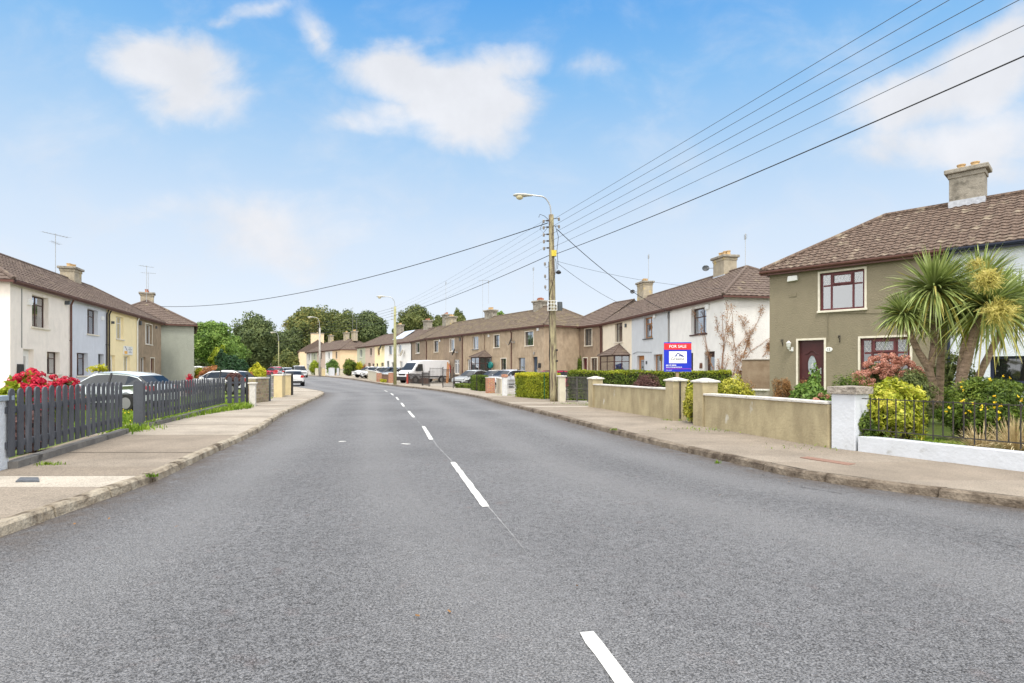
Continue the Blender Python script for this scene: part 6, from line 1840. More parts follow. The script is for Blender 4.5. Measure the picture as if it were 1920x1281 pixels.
# ---- white wall with railing at the right edge
q5 = G(1604, 847.5, .11); q6 = G(1920, 887, .11); u56 = (Vector(q6) - Vector(q5)).normalized(); n56 = Vector((-u56.y, u56.x))
STONECAP = M('rough_stone_cap', (0.40, 0.36, 0.31), (0.24, 0.21, 0.18), .95, 5, 1.0, 16, (0.12, 0.10, 0.085), 3, (.55, .66), bdist=.05)
p5 = Vector(q4) + u56 * .27 + n56 * .25
pillar(p5.x, p5.y, .42, hz_(723, 10.1) - .1, WWH, 'white painted pillar with a rough weathered stone cap', cap=STONECAP, rz=math.atan2(u56.y, u56.x), capt=.145, peak=.02, capo=.05, dp=.42)
st_ = p5 + u56 * .255 - n56 * .20; en_ = Vector(q6) + u56 * 4.0
gwall(st_, en_, .345, 'low white painted garden wall under the black railing at the right edge', WWH, cope=None, th=.24)
rl = empty('railing', (st_.x, st_.y, .1), math.atan2(u56.y, u56.x), 'black iron railing on the low white wall', 'railing')
Lr = (en_ - st_).length; mb = MB(); yy = .12
mb.box(0, Lr, yy - .012, yy + .012, .90, .915); mb.box(0, Lr, yy - .012, yy + .012, .375, .39); mb.build('rail', IRON, rl)
i = 0; x = .14
while x < Lr - .05:
    mb = MB(); mb.box(x - .007, x + .007, yy - .007, yy + .007, .30 if i % 4 == 3 else .376, .93); mb.build('bar', IRON, rl); x += .135; i += 1


def irongate(p0, p1, h, label, mat=IRON, n_=10, name='iron_gate', mesh=False, rails=(.12, .5, .95), post=.03, arch=0, lift=.06, wdb=.014, group=None):
    a, b = Vector(p0), Vector(p1); d = b - a; L_ = d.length; g = gz(a.y) + .1
    root = empty(name, (a.x, a.y, g), math.atan2(d.y, d.x), label, 'gate', group)
    mb = MB(); mb.box(0, post, -post / 2, post / 2, lift, h); mb.box(L_ - post, L_, -post / 2, post / 2, lift, h)
    for r in rails: mb.box(post, L_ - post, -.012, .012, lift + (h - lift) * r - .012, lift + (h - lift) * r + .012)
    mb.build('frame', mat, root)
    for i in range(1, n_):
        x = L_ * i / n_; m2 = MB(); m2.box(x - wdb / 2, x + wdb / 2, -wdb / 2, wdb / 2, lift + (h - lift) * rails[0] + .012, h + arch * math.sin(math.pi * i / n_)); m2.build('bar', mat, root)
    if mesh:
        m3 = MB()
        for k in range(14): m3.bar((L_ * k / 14, .014, lift + .1), (min(L_, L_ * k / 14 + .5), .014, h - .05), .006)
        for k in range(14): m3.bar((L_ * k / 14, .018, h - .05), (min(L_, L_ * k / 14 + .5), .018, lift + .1), .006)
        m3.build('scrollwork', mat, root)
    return root


g0 = Vector(q2) + n12 * .2 + u12 * .02; g1 = Vector(q3) + n34 * .2 - u34 * .02
irongate(g0, g0 + Vector((.45, .60)), 1.12, 'small black iron garden gate standing open between two olive pillars', n_=6, rails=(.08, .55, .96))
a = G(1062, 753, .11); b = G(1102.5, 756, .11)
DARKG = M('weathered_black_iron', (0.05, 0.05, 0.052), (0.13, 0.12, 0.11), .7, 6, .3, 40)
mid = (Vector(a) + Vector(b)) / 2
irongate(a, mid, 1.13, 'left leaf of the dark double gate beside the wooden pole', DARKG, 9, mesh=True, name='driveway_gate')
irongate(mid + (Vector(b) - Vector(a)).normalized() * .02, b, 1.13, 'right leaf of the dark double gate beside the wooden pole', DARKG, 9, mesh=True, name='driveway_gate')
pxpillar(1046, 1061, 754, 704, CREAMW, 'cream rendered gate pillar directly right of the wooden pole', capt=.06, peak=.01)
gwall(FM.P(tm[3], .3) + Vector((.4, -.5)), FM.P(tm[3], .3) + Vector((6.2, -2.6)), 2.0, 'brown stained side wall with white coping joined to the white end house', M('brown_stained_block', (0.24, 0.175, 0.115), (0.33, 0.26, 0.18), .95, 2, .5, 18, (0.5, .46, .4), 1.2, (.62, .7)), copeh=.06)
# ---- white pillars with gate
for x0, x1, yb, lb in ((941, 951.5, 742, 'white pillar with a brick cap, left of the small pale gate'), (966, 974, 741.5, 'white pillar with a brick cap, right of the small pale gate')):
    pxpillar(x0, x1, yb, 702, M('white_pillar_paint', (0.74, 0.75, 0.76), (0.6, 0.6, 0.6), .9, 4, .3, 30) if x0 == 941 else bpy.data.materials['white_pillar_paint'], lb, cap=BRICK, capt=.16, capo=.03, peak=.02)
a = G(952, 740.5, .11); b = G(966, 740.5, .11)
irongate((a[0], a[1] + .3), (b[0], b[1] + .3), 1.0, 'small pale grey metal gate between two white pillars', M('pale_grey_metal', (0.55, 0.56, 0.57), (0.45, 0.45, 0.45), .6, 9), 7)
pxpillar(910, 928, 737, 707.5, BRICK, 'stout red brick pillar with a thin pale coping', capt=.05, capo=.02, peak=.0)
a = G(930, 735, .11); b = G(939, 739, .11)
gwall((a[0], a[1] + .5), (b[0], b[1] + .4), .95, 'short grey rendered wall between the brick pillar and the white pillar', CREAMW)
mb_ = G(894, 733, .11)
pst = MB(); pst.box(-.03, .03, -.03, .03, 0, 1.2); pst.lathe([(.045, 1.2), (.05, 1.23), (.03, 1.27), (.001, 1.29)], n=8)
tag(pst.build('fence_post', IRON, loc=(mb_[0], mb_[1], .1)), 'black iron post standing in front of the short green hedge', 'post')
pst = MB(); pst.box(-.02, .02, -.02, .02, 0, 1.2); pst.box(-.03, .03, -.03, .03, 1.2, 1.22); c = G(1020.5, 748, .11)
tag(pst.build('fence_post', M('green_paint', (0.01, 0.12, 0.05), None, .5), loc=(c[0], c[1] - .03, .1)), 'thin green post against the golden hedge', 'post')


def ironfence(pxs, ybs, h, label, n_=None, name='iron_fence', off=0, posts=True):
    P = [Vector(G(x, y, .11)) for x, y in zip(pxs, ybs)]; a = P[0]
    root = empty(name, (a.x, a.y, gz(a.y) + .1), 0, label, 'fence', 'black iron fences of the brown row')
    for i in range(len(P) - 1):
        p, q = P[i] - a, P[i + 1] - a; d = q - p; n2 = max(2, int(d.length / .13)); gg = gz(P[i].y) - gz(a.y)
        m2 = MB()
        for z in (.1, h - .12, h - .02): m2.bar((*p, z + gg), (*q, z + gg), .025)
        m2.build('rail', IRON, root)
        for k in range(1, n2):
            r = p + d * k / n2; mb = MB(); mb.bar((*r, .1 + gg), (*r, h + .04 + gg), .018); mb.build('bar', IRON, root)
    for p in P:
        r = p - a; mb = MB(); mb.bar((*r, 0), (*r, h + .12), .06); mb.lathe([(.04, h + .12), (.045, h + .16), (.001, h + .2)], (r.x, r.y, 0), 8); mb.build('post', IRON, root)
    return root


ironfence([766, 791.5], [719.5, 723], 1.0, 'black iron fence beside the red pillar at the van')
ironfence([793, 804.5], [723.5, 725], 1.15, 'narrow black iron fence section left of the open driveway')
ironfence([830.5, 850], [727, 728], 1.45, 'taller black iron fence section right of the driveway, towards the silver car')
ironfence([852, 887], [725, 726.5], .95, 'low black iron fence in front of the silver car')
a = Vector(G(806, 725, .11)); irongate(a, a + Vector((.9, 1.4)), 1.6, 'tall open black driveway gate leaf with a stepped top', n_=10, name='driveway_gate')
pxpillar(762, 766, 719.5, 700.5, M('red_painted_brick', (0.45, 0.08, 0.06), (0.38, 0.07, 0.05), .9, 8), 'narrow red painted pillar beside the front wheel of the van', capt=.05)
for x0, x1, yb, yt, m_, lb in ((727.5, 737, 718, 698, BRICK, 'red brick pillar next to the green stained lamp post'), (705, 715, 716, 698.5, BRICK, 'red brick pillar left of the low yellow plants'),
                              (667, 676, 711.5, 694, BRICK, 'red brick pillar in front of the parked white cars'), (650.5, 657.5, 709.5, 693, BRICK, 'red brick pillar at the end of the cream wall'),
                              (631, 635.5, 707.5, 690, WWH, 'narrow white pillar between two dark gates'), (614, 627, 706, 689.5, WWH, 'wide white wall pillar right of the yellow one'),
                              (602, 609, 705, 690, YELW, 'yellow pillar right of the concrete lamp post'), (590, 596, 703.5, 690.5, CREAMW, 'grey cream pillar left of the concrete lamp post')):
    pxpillar(x0, x1, yb, yt, m_, lb, capt=.06, capo=.03)
def farwall(x0, yb0, x1, yb1, h, lb, mat=CREAMW): gwall(G(x0, yb0, .11), G(x1, yb1, .11), h, lb, mat, th=.2)
farwall(637, 707.7, 650, 709.2, 1.15, 'cream wall left of the brick pillars'); farwall(658, 709.8, 667, 711, .75, 'low cream wall between two brick pillars')
farwall(684, 712.5, 705, 715.5, 1.15, 'long cream wall in front of the parked white cars'); farwall(676, 711.5, 684, 712.4, .6, 'low cream wall section beside the brick pillar')
farwall(716, 716.5, 727, 717.8, .95, 'brown board fence wall between two brick pillars', M('brown_boards', (0.16, 0.09, 0.06), (0.22, 0.13, 0.09), .9, 6))
for x0, x1, yb, lb in ((627.5, 630.5, 706.8, 'dark metal gate between the two white pillars'), (636, 640, 707.6, 'dark metal gate right of the narrow white pillar')):
    a, b = G(x0, yb, .11), G(x1, yb + .3, .11); irongate(a, b, 1.1, lb, n_=6)
# red brick low wall in front of the van yard
a = G(769, 716.5, .11); b = G(800, 719, .11)
gwall(a, b, .62, 'low brown brick wall under the van, behind the iron fence', M('brown_brick', (0.17, 0.08, 0.055), (0.24, 0.12, 0.08), .9, 9), cope=None)

# ---- left side: pickets
def picket_fence(p0, p1, n_, h0, label, z0=.14, endpost=(1, 1), kerbw=None, h1=None):
    a, b = Vector(p0), Vector(p1); d = b - a; L_ = d.length; h1 = h1 or h0
    root = empty('picket_fence', (a.x, a.y, .11), math.atan2(d.y, d.x), label, 'fence', 'slate grey picket fences of the left front gardens')
    mb = MB()
    for z in (.32, .82): mb.box(.03, L_ - .02, .035, .075, z0 + z - .2, z0 + z - .11)
    mb.build('rail', FENCE, root)
    rg = random.Random(4); sp_ = L_ / n_
    for i in range(n_):
        x = sp_ * (i + .5); wdt = .062 * sp_ / .25 * 1.3 + rg.uniform(-.002, .002); h = h0 + (h1 - h0) * i / n_ + rg.uniform(-.012, .012); y = rg.uniform(-.003, .003); w2 = min(.079, wdt)
        pts = [(x - w2, z0), (x + w2, z0), (x + w2, h - w2 * .75)] + [(x + w2 * math.cos(t), h - w2 * .75 + w2 * .85 * math.sin(t)) for t in (.5, 1.0, 1.57, 2.14, 2.64)] + [(x - w2, h - w2 * .75)]
        m2 = MB(); m2.prism(pts, y - .022 + .035, y + .034, 'xz'); m2.build('picket', FENCE, root)
    return root


fa = Vector(G(17, 872, .18)); fa = Vector((-7.03, 7.95)); fb = Vector(G(232, 813.5, .11))
picket_fence(fa, fb, 19, 1.13, 'near slate grey picket fence with the crimson hydrangea behind', z0=.16)
gc, gd = Vector(G(268, 803.5, .11)), Vector(G(423, 763.5, .11))
picket_fence(gc, gd, 31, 1.10, 'second, longer slate grey picket fence up to the dark gate', z0=.16)
FKERB = M('fence_plinth', (0.13, 0.125, 0.12), (0.20, 0.19, 0.175), .95, 4, .8, 20, (0.08, .075, .07), 2.5, (.55, .66))
for p, q, lb in ((fa + (fb - fa).normalized() * .12, fb + (fb - fa).normalized() * .12, 'low concrete plinth under the near picket fence'), (gc - Vector((0, .0)), gd, 'low concrete plinth under the second picket fence')):
    gwall((p[0] + .07, p[1]), (q[0] + .07, q[1]), .19, lb, FKERB, cope=None, th=.16, name='fence_plinth', cat='plinth')
ep = Vector(G(260, 804.5, .11)); mb = MB(); mb.prism([(-.10, 0), (.10, 0), (.10, 1.08), (.06, 1.14), (-.06, 1.14), (-.10, 1.08)], -.05, .05, 'xz')
tag(mb.build('fence_post', FENCE, loc=(ep.x, ep.y, .1), rz=math.radians(20)), 'wide slate grey board post at the gap between the two picket fences', 'post')
# dark gate with three wide boards
ga, gb_ = Vector(G(425, 759, .11)), Vector(G(461, 757, .11)); dd = gb_ - ga
gt = empty('picket_gate', (ga.x, ga.y, .1), math.atan2(dd.y, dd.x), 'slate grey garden gate of three wide boards', 'gate')
mb = MB(); mb.box(0, dd.length, .03, .06, .25, .33); mb.box(0, dd.length, .03, .06, .85, .93); mb.build('rail', FENCE, gt)
for k in (.16, .5, .84):
    x = dd.length * k; m2 = MB(); m2.prism([(x - .085, .06), (x + .085, .06), (x + .085, 1.08), (x, 1.13), (x - .085, 1.08)], .0, .03, 'xz'); m2.build('board', FENCE, gt)
c = G(463, 760, .11); mb = MB(); mb.box(-.035, .035, -.035, .035, 0, 1.2); mb.box(-.05, .05, -.05, .05, 1.2, 1.23)
tag(mb.build('fence_post', BLACK, loc=(c[0], c[1], .1)), 'black post between the dark gate and the cream pillar', 'post')
PL_ = 'pillars along the left pavement'
kw = dict(f=BL, group=PL_)
pxpillar(467, 477, 761.5, 717, CONCL, 'cream white rough pillar right of the slate grey gate', capt=.06, peak=.01, rz=.25, **kw)
a = G(479, 756, .11); b = G(504, 752.5, .11)
gwall(a, b, 1.12, 'brown rubble stone wall end behind the cream pillar', STONEB, copeh=.07, th=.35)
c = G(505.5, 752, .11); mb = MB(); mb.box(-.04, .04, -.04, .04, 0, 1.15); mb.box(-.05, .05, -.05, .05, 1.15, 1.18); tag(mb.build('fence_post', GREYW, loc=(c[0], c[1], .1)), 'grey post at the end of the brown stone wall', 'post')
a = G(510.5, 745, .11); b = G(527.5, 744.6, .11); gwall(a, b, 1.2, 'grey split stone pillar wall next to the yellow one', STONEG, copeh=.09, th=.4)
a = G(529, 745, .11); b = G(535, 742.5, .11); gwall(a, b, 1.22, 'yellow rendered wall end, nearer part', YELW, copeh=.08, th=.4)
a = G(536, 741.5, .11); b = G(545.5, 741.2, .11); gwall(a, b, 1.22, 'yellow rendered pillar at the corner of the pavement', YELW, copeh=.08, th=.45)
c = G(547.5, 741, .11); mb = MB(); mb.box(-.05, .05, -.05, .05, 0, 1.18); mb.box(-.06, .06, -.06, .06, 1.18, 1.2); tag(mb.build('fence_post', BLACK, loc=(c[0], c[1], .1)), 'black gate post right of the yellow pillar', 'post')
# dark boundary wall behind, in front of the shrubs
gwall((at(374, 40), 40), (at(508, 43), 43), 1.1, 'long dark grey wall below the yellow green shrub', M('dark_wall', (0.10, 0.10, 0.105), (0.16, 0.16, 0.16), .9, 5), cope=None)
gwall((at(355, 60), 60), (at(412, 66), 66), 1.65, 'low cream wall beside the light green trees', CREAMW)
# white pillar at the left edge
pp_ = Vector(G(9, 884, .11))
pillar(-7.27, 7.82, .40, hz_(743, 7.8) - .1, WBL, 'pale blue roughcast pillar with a blue grey cap at the left edge', cap=BLUEC, rz=math.radians(14), capt=.07, peak=.0, capo=.045, group=None)
gwall((-6.98, 2.0), (-7.05, 7.5), .85, 'pale blue roughcast garden wall outside the left edge', WBL, cope=BLUEC)
# planter wall under the olive house
a = Vector((at(1397, 20.6), 20.6)); gwall(a, (at(1440, 20.1), 20.1), .75, 'low concrete planter wall near the corner of the olive house', CONC, copeh=.06)

# ================================================================== for sale board
D = 16.9; s_ = D / FPX
sb = empty('for_sale_board', (at(1270.5, D), D, .07), R(-4), 'blue and red for sale board with white lettering standing behind the roadside wall', 'sign')
zb_, zt_ = hz_(697, D) - .07, hz_(642, D) - .07; W2 = 25.2 * s_; H = zt_ - zb_
mb = MB(); mb.box(-W2, W2, -.012, .012, zb_, zt_); mb.build('board', M('royal_blue_print', (0.012, 0.035, 0.52), (0.012, 0.03, 0.46), .4, 3), sb)
mb = MB(); mb.box(-.04, .04, .013, .09, 0, zt_ - .1); mb.build('post', M('timber_post', (0.35, 0.26, 0.16), (0.28, 0.2, 0.12), .9, 6), sb)
mb = MB(); mb.box(-W2 * .995, W2 * .995, -.017, -.013, zt_ - H * .25, zt_ - H * .035); mb.build('red_band', M('red_print', (0.75, 0.03, 0.03), None, .4), sb)
SW = M('white_print', (0.85, 0.85, 0.85), None, .5)
text('FOR SALE', H * .135, (0, -.019, zt_ - H * .145), SW, sb, bold=.0012, sx=1.0)
mb = MB(); mb.box(-W2 * .63, W2 * .66, -.017, -.013, zb_ + H * .29, zb_ + H * .69); mb.build('logo_panel', SW, sb)
NB = M('logo_blue', (0.03, 0.05, 0.25), None, .5); LG = M('logo_grey', (0.12, 0.12, 0.14), None, .5)
text('Greene', H * .135, (-W2 * .02, -.019, zb_ + H * .435), LG, sb, bold=.0005, sx=1.1)
mb = MB(); zc = zb_ + H * .52
for a, b, c_ in ((-.22, .30, .13), (.05, .42, .07)):
    pk = (a + b) / 2 - .05; mb.prism([(W2 * a, zc), (W2 * pk, zc + H * c_), (W2 * (pk + .05), zc + H * c_), (W2 * (b + .1), zc - H * .01), (W2 * b, zc - H * .01), (W2 * (pk + .02), zc + H * (c_ - .03)), (W2 * (a + .12), zc)], -.019, -.0175, 'xz')
mb.build('roof_logo', NB, sb)
mb = MB(); mb.tube([(W2 * (-.3 + .75 * k / 10), -.018, zc - H * .012 + H * .022 * math.sin(math.pi * k / 10)) for k in range(11)], .0035, 4); mb.build('roof_curve', NB, sb)
mb = MB(); mb.box(-W2 * .1, W2 * .55, -.019, -.0175, zb_ + H * .345, zb_ + H * .352); mb.build('logo_underline', LG, sb)
text('042 93 38040', H * .062, (-W2 * .86, -.019, zb_ + H * .215), SW, sb, bold=.001, align='LEFT')
text('www.greeneproperty.ie', H * .055, (-W2 * .86, -.019, zb_ + H * .155), SW, sb, bold=.001, align='LEFT')
text('PSRA 001860', H * .035, (-W2 * .86, -.019, zb_ + H * .045), SW, sb, align='LEFT')
mb = MB(); mb.box(-W2 * .88, W2 * .99, -.017, -.013, zb_ + H * .085, zb_ + H * .11); mb.build('purple_stripe', M('purple_print', (0.25, 0.04, 0.40), None, .4), sb)

# ================================================================== poles, lamps, wires
WOODP = M('pole_timber', (0.36, 0.32, 0.19), (0.13, 0.10, 0.075), .93, 2.6, .9, 20, (0.07, 0.055, 0.045), 3.2, (.56, .68), stretch=(5, 5, .6), mixr=(.42, .6))
CONCP = M('pole_concrete', (0.48, 0.46, 0.42), (0.38, 0.36, 0.33), .9, 4, .4, 20)
GREENP = M('pole_algae', (0.28, 0.28, 0.13), (0.36, 0.35, 0.20), .9, 4, .4, 20)
LENS = M('lamp_bowl', (0.62, 0.56, 0.36), (0.5, 0.45, 0.3), .35, 5)
INS = M('porcelain', (0.25, 0.22, 0.2), (0.34, 0.31, 0.28), .4, 8)


def lamp_head(root, tip, base, sc_=1.0, mat=STEEL):
    """arm rising from base and bending left to the lantern at tip (x, z local)"""
    mb = MB(); bx_, bz = base; tx, tz = tip
    dx_ = tx - bx_; pts = [(bx_, 0, bz - .9), (bx_, 0, bz), (bx_ + dx_ * .03, 0, bz + (tz - bz) * .45)]
    for k in range(1, 9):
        t = k / 8; pts.append((bx_ + dx_ * (.04 + .34 * t ** 1.4), 0, bz + (tz - bz) * (.45 + .52 * math.sin(t * math.pi / 2))))
    pts.append((tx + .45 * sc_ * (-1 if dx_ > 0 else 1), 0, tz + .02))
    mb.tube(pts, .03 * sc_, 8); mb.build('arm', mat, root, smooth=True)
    h = MB(); sg = -1 if dx_ < 0 else 1; L_ = .85 * sc_
    for i, (t, w_, z0, z1) in enumerate(((0, .05, -.03, .05), (.25, .08, -.04, .08), (.4, .13, -.06, .10), (.75, .15, -.05, .10), (.95, .10, -.03, .07), (1, .04, -.0, .04))):
        x = tx - sg * (.45 * sc_) + sg * L_ * t
        for a_ in range(10):
            q = a_ / 10 * 6.283; h.v.append((x, math.cos(q) * w_ * sc_, tz + ((z1 + z0) / 2 + (z1 - z0) / 2 * math.sin(q)) * sc_))
    for i in range(5):
        for k in range(10): h.f.append((i * 10 + k, i * 10 + (k + 1) % 10, i * 10 + 10 + (k + 1) % 10, i * 10 + 10 + k)); h.m.append(0)
    h.f += [tuple(range(10)), tuple(range(50, 60))]; h.m += [0, 0]
    o = h.build('lantern', M('lantern_shell', (0.5, 0.5, 0.46), (0.4, 0.4, 0.36), .5, 8) if 'lantern_shell' not in bpy.data.materials else bpy.data.materials['lantern_shell'], root, smooth=True)
    b = MB(); b.lathe([(.16 * sc_, 0), (.165 * sc_, -.05 * sc_), (.13 * sc_, -.12 * sc_), (.06 * sc_, -.155 * sc_), (.001, -.16 * sc_)], (tx - sg * (.45 * sc_) + sg * L_ * .66, 0, tz - .02), 14)
    b.v = [(v[0] if True else 0, v[1] * .8, v[2]) for v in b.v]
    b.build('lamp_bowl', LENS, o, smooth=True)


# pole 1, the big wooden one
px1, py1 = G(1040.5, 753, .11); py1 += .1
pr_ = empty('utility_pole', (px1, py1, .1), 0, 'tall weathered wooden utility pole with a street lamp and rows of insulators, nearest the camera', 'utility pole', 'poles along the street')
zP = lambda y: hz_(y, py1) - .1
mb = MB(); zt1 = zP(403); NP = 24; rg = random.Random(2)
mb.tube([(-.04 + .04 * 0 - (.12 * i / NP), 0, zt1 * i / NP - (.1 if i == 0 else 0)) for i in range(NP + 1)], [.175 - .065 * i / NP + rg.uniform(-.004, .004) for i in range(NP + 1)], 14)
mb.build('pole', WOODP, pr_, smooth='all')
tx_ = at(979, py1) - px1; lamp_head(pr_, (tx_, zP(367)), (-.16, zt1), 1.0)
topx = lambda z: -.04 - .12 * z / zt1
def insulator(y, side=-1, hooked=False):
    z = zP(y); x = topx(z); mb = MB()
    if hooked: mb.tube([(x, 0, z), (x + side * .15, 0, z - .03), (x + side * .22, 0, z - .09), (x + side * .30, 0, z - .06), (x + side * .31, 0, z + .05)], .012, 6); c = (x + side * .31, 0, z + .05)
    else: mb.tube([(x, 0, z), (x + side * .34, 0, z)], .014, 6); mb.box(x - .02, x + side * .1 + .02, -.03, .03, z - .03, z + .03) if side > 0 else mb.box(x + side * .22, x, -.025, .025, z - .03, z + .03); c = (x + side * .34, 0, z - .05)
    o = mb.build('insulator_bracket', STEEL if hooked else IRON, pr_)
    q = MB(); q.lathe([(.03, -.05), (.055, -.03), (.035, -.01), (.06, .02), (.035, .04), (.05, .07), (.02, .1), (.001, .11)], c, 10); q.build('insulator', INS, o, smooth=True)
    return Vector((px1 + c[0], py1, z + .1))
ins = [insulator(y) for y in (414, 426, 439.5, 452, 465)]
hk = [insulator(y, hooked=True) for y in (498, 521, 541)]
insr = [insulator(y, 1) for y in (410, 424)]
mb = MB(); z = zP(476); mb.box(topx(z) - .02, topx(z) + .2, -.17, .0, z - .13, z + .13); mb.build('yellow_box', M('yellow_plastic', (0.6, 0.48, 0.06), None, .5), pr_)
mb = MB(); z = zP(574); x = topx(z)
for i in range(4): mb.box(x - .22 + i * .13, x - .2 + i * .13, -.25, -.23, z - .22, z + .22); mb.box(x - .22, x + .19, -.254, -.226, z - .22 + i * .14, z - .20 + i * .14)
mb.box(x - .22, x + .19, -.23, -.16, z - .22, z - .2); mb.box(x - .22, x - .2, -.23, .1, z - .22, z + .22); mb.build('white_guard_frame', WHITE, pr_)
mb = MB(); mb.lathe([(.12, -.2), (.13, 0), (.12, .18), (.001, .2)], (x + .32, .05, z), 12); mb.tube([(x, 0, z), (x + .3, .05, z)], .02, 6); mb.build('junction_cylinder', GREYW, pr_)
mb = MB(); zz = zP(511); mb.tube([(topx(7) + .17, -.05, zP(425)), (topx(7) + .3, -.05, zP(445)), (topx(6) + .22, -.05, zP(470)), (topx(6) + .27, -.05, zP(495)), (topx(6) + .24, -.05, zP(505))], .012, 6); mb.lathe([(.001, -.09), (.10, -.06), (.12, 0), (.07, .07), (.001, .1)], (topx(6) + .29, -.05, zz), 10); mb.build('cable_spool', BLACK, pr_, smooth=True)
mb = MB()
for k, (a0, a1) in enumerate(((.6, 3.4), (1.6, 5.2))):
    pts = [(topx(zP(640 - 60 * t)) + math.cos(a0 + t * a1) * .16, math.sin(a0 + t * a1) * .16 - .02, zP(745 - 110 * t - 150 * k)) for t in [i / 20 for i in range(21)]]; mb.tube(pts, .012, 5)
mb.tube([(topx(1) - .165, -.03, .1), (topx(3) - .155, -.03, 3), (topx(6) - .14, -.03, 6.2)], .018, 5)
mb.build('pole_cable', IRON, pr_)
mb = MB(); mb.tube([(topx(8.4) - .12, 0, zP(412)), (topx(8.4) - .3, 0, zP(405)), (topx(8.4) - .5, 0, zP(402)), (topx(8.4) - .55, 0, zP(408))], .012, 5); mb.tube([(topx(8) - .35, -.02, zP(415)), (topx(8) - .5, -.02, zP(430)), (topx(8) - .35, -.02, zP(437)), (topx(8) - .12, -.02, zP(425))], .01, 5); mb.build('jumper_wire', IRON, pr_)
for y in (657, 677):
    mb = MB(); z = zP(y); mb.box(topx(z) + .1, topx(z) + .2, -.17, -.1, z - .04, z + .04); mb.build('pole_step', IRON, pr_)


def street_pole(px, depth, ybase, ytop, tip, mat, label, r=.12, insul=(), arm_to=None, name='lamp_post', sc_=1.0, top_r=.7):
    x = at(px, depth); g = gz(depth) + .1
    root = empty(name, (x, depth, g), 0, label, 'lamp post', 'poles along the street'); Z = lambda y: hz_(y, depth) - g
    mb = MB(); zt = Z(ytop); mb.tube([(0, 0, -.1), (0, 0, zt * .5), (0, 0, zt)], [r, r * .88, r * top_r], 12); mb.build('pole', mat, root, smooth='all')
    lamp_head(root, (at(tip[0], depth) - x, Z(tip[1])), (0, zt), sc_)
    out = []
    for y in insul:
        z = Z(y); mb = MB(); mb.bar((-.3, 0, z), (.05, 0, z), .03); mb.lathe([(.04, -.04), (.05, 0), (.03, .06), (.001, .08)], (-.3, 0, z), 8); mb.build('insulator', INS, root); out.append(Vector((x - .3, depth, z + g)))
    return root, out


P2, i2 = street_pole(740.6, 54.0, 722, 575, (714, 556.5), GREENP, 'green stained lamp post with insulators beside the white van', .16, (578, 583, 588, 593, 599))
P3, i3 = street_pole(599.5, 88.0, 706.5, 615, (582, 595), CONCP, 'pale concrete lamp post on the right pavement in front of the peach row', .17, (604, 609, 614, 619, 624), sc_=1.2)
P4, i4 = street_pole(522.5, 108.0, 700, 640, (511, 623.5), GREENP, 'thin lamp post behind the parked cars at the bend', .11, (632, 638, 644, 650), sc_=1.2)
P5, i5 = street_pole(508, 142.0, 700, 652, (498, 640), CONCP, 'farthest lamp post against the dark trees', .13, (655, 659, 663), sc_=1.4)

WIRE = M('power_line', (0.05, 0.055, 0.06), None, .6); CABLE = M('black_cable', (0.02, 0.02, 0.022), None, .7)


def wire(p, q, sag, r, label, mat=WIRE, g='overhead lines'):
    p, q = Vector(p), Vector(q); mb = MB(); n_ = 28
    mb.tube([tuple(p.lerp(q, i / n_) - p - Vector((0, 0, 4 * sag * (i / n_) * (1 - i / n_)))) for i in range(n_ + 1)], r, 5)
    o = mb.build('overhead_wire', mat, smooth='all'); o.location = p; tag(o, label, 'wire', g)


nx, ny = 14.0, -8.0
names = ['uppermost', 'second from the top', 'third from the top', 'fourth from the top', 'lowest of the thin']
for i, p in enumerate(ins):
    wire(p + Vector((.33, 0, 0)), (nx, ny, p.z + (.06 if i < 4 else .0)), .05 if i < 4 else .14, .0065, f'{names[i]} power line running from the wooden pole to the upper right corner')
wire((px1 + .08, py1, zP(476) + .1), (nx, ny, 6.9), .42, .013, 'thick dark cable from the yellow box of the pole to the right edge', CABLE)
for i, p in enumerate(ins):
    wire(p, i2[i], .25, .0042, ['uppermost', 'second', 'third', 'fourth', 'fifth'][i] + ' faint power line from the wooden pole to the green stained lamp post')
for i in range(5): wire(i2[i], i3[i], .30, .011, ['highest', 'second', 'third', 'fourth', 'lowest'][i] + ' power line between the green stained and the concrete lamp post')
for i in range(4): wire(i3[i], i4[i], .3, .014, ['highest', 'second', 'third', 'lowest'][i] + ' power line from the concrete lamp post into the bend')
wire((px1 - .3, py1, zP(418) + .1), (-29.6, 47.9, 6.85), 1.05, .019, 'thick twisted cable crossing the whole street to the sage green house', CABLE)
mp = i2[2] + Vector((.2, 0, -.2)); wire((px1 - .15, py1, zP(477) + .1), mp, .25, .015, 'thick cable from the yellow box down to the green stained lamp post', CABLE)
e = FM.P(FM.t(1254), -.1); wire((px1 + .1, py1, zP(430) + .1), (e.x, e.y, 5.1), .35, .016, 'dark service cable from the pole to the eaves of the white terrace house', CABLE)
e = FM.P(tm[3] - 1.5, 1.0); wire((px1 + .1, py1, zP(490) + .1), (e.x, e.y, 5.85), .25, .007, 'thin service wire from the pole over the terrace roof', WIRE)
e = FM.P(tm[1] + 1.0, .5); wire((px1 + .1, py1, zP(493) + .1), (e.x, e.y, 5.6), .35, .009, 'pale service wire from the pole to the grey terrace house', WIRE)
e = FO.P(t1 + 3.5, -.05); wire((e.x, e.y, 4.6), (nx, ny + 4, 5.5), .2, .01, 'thin dark wire over the bluish white house wall at the right edge', CABLE)
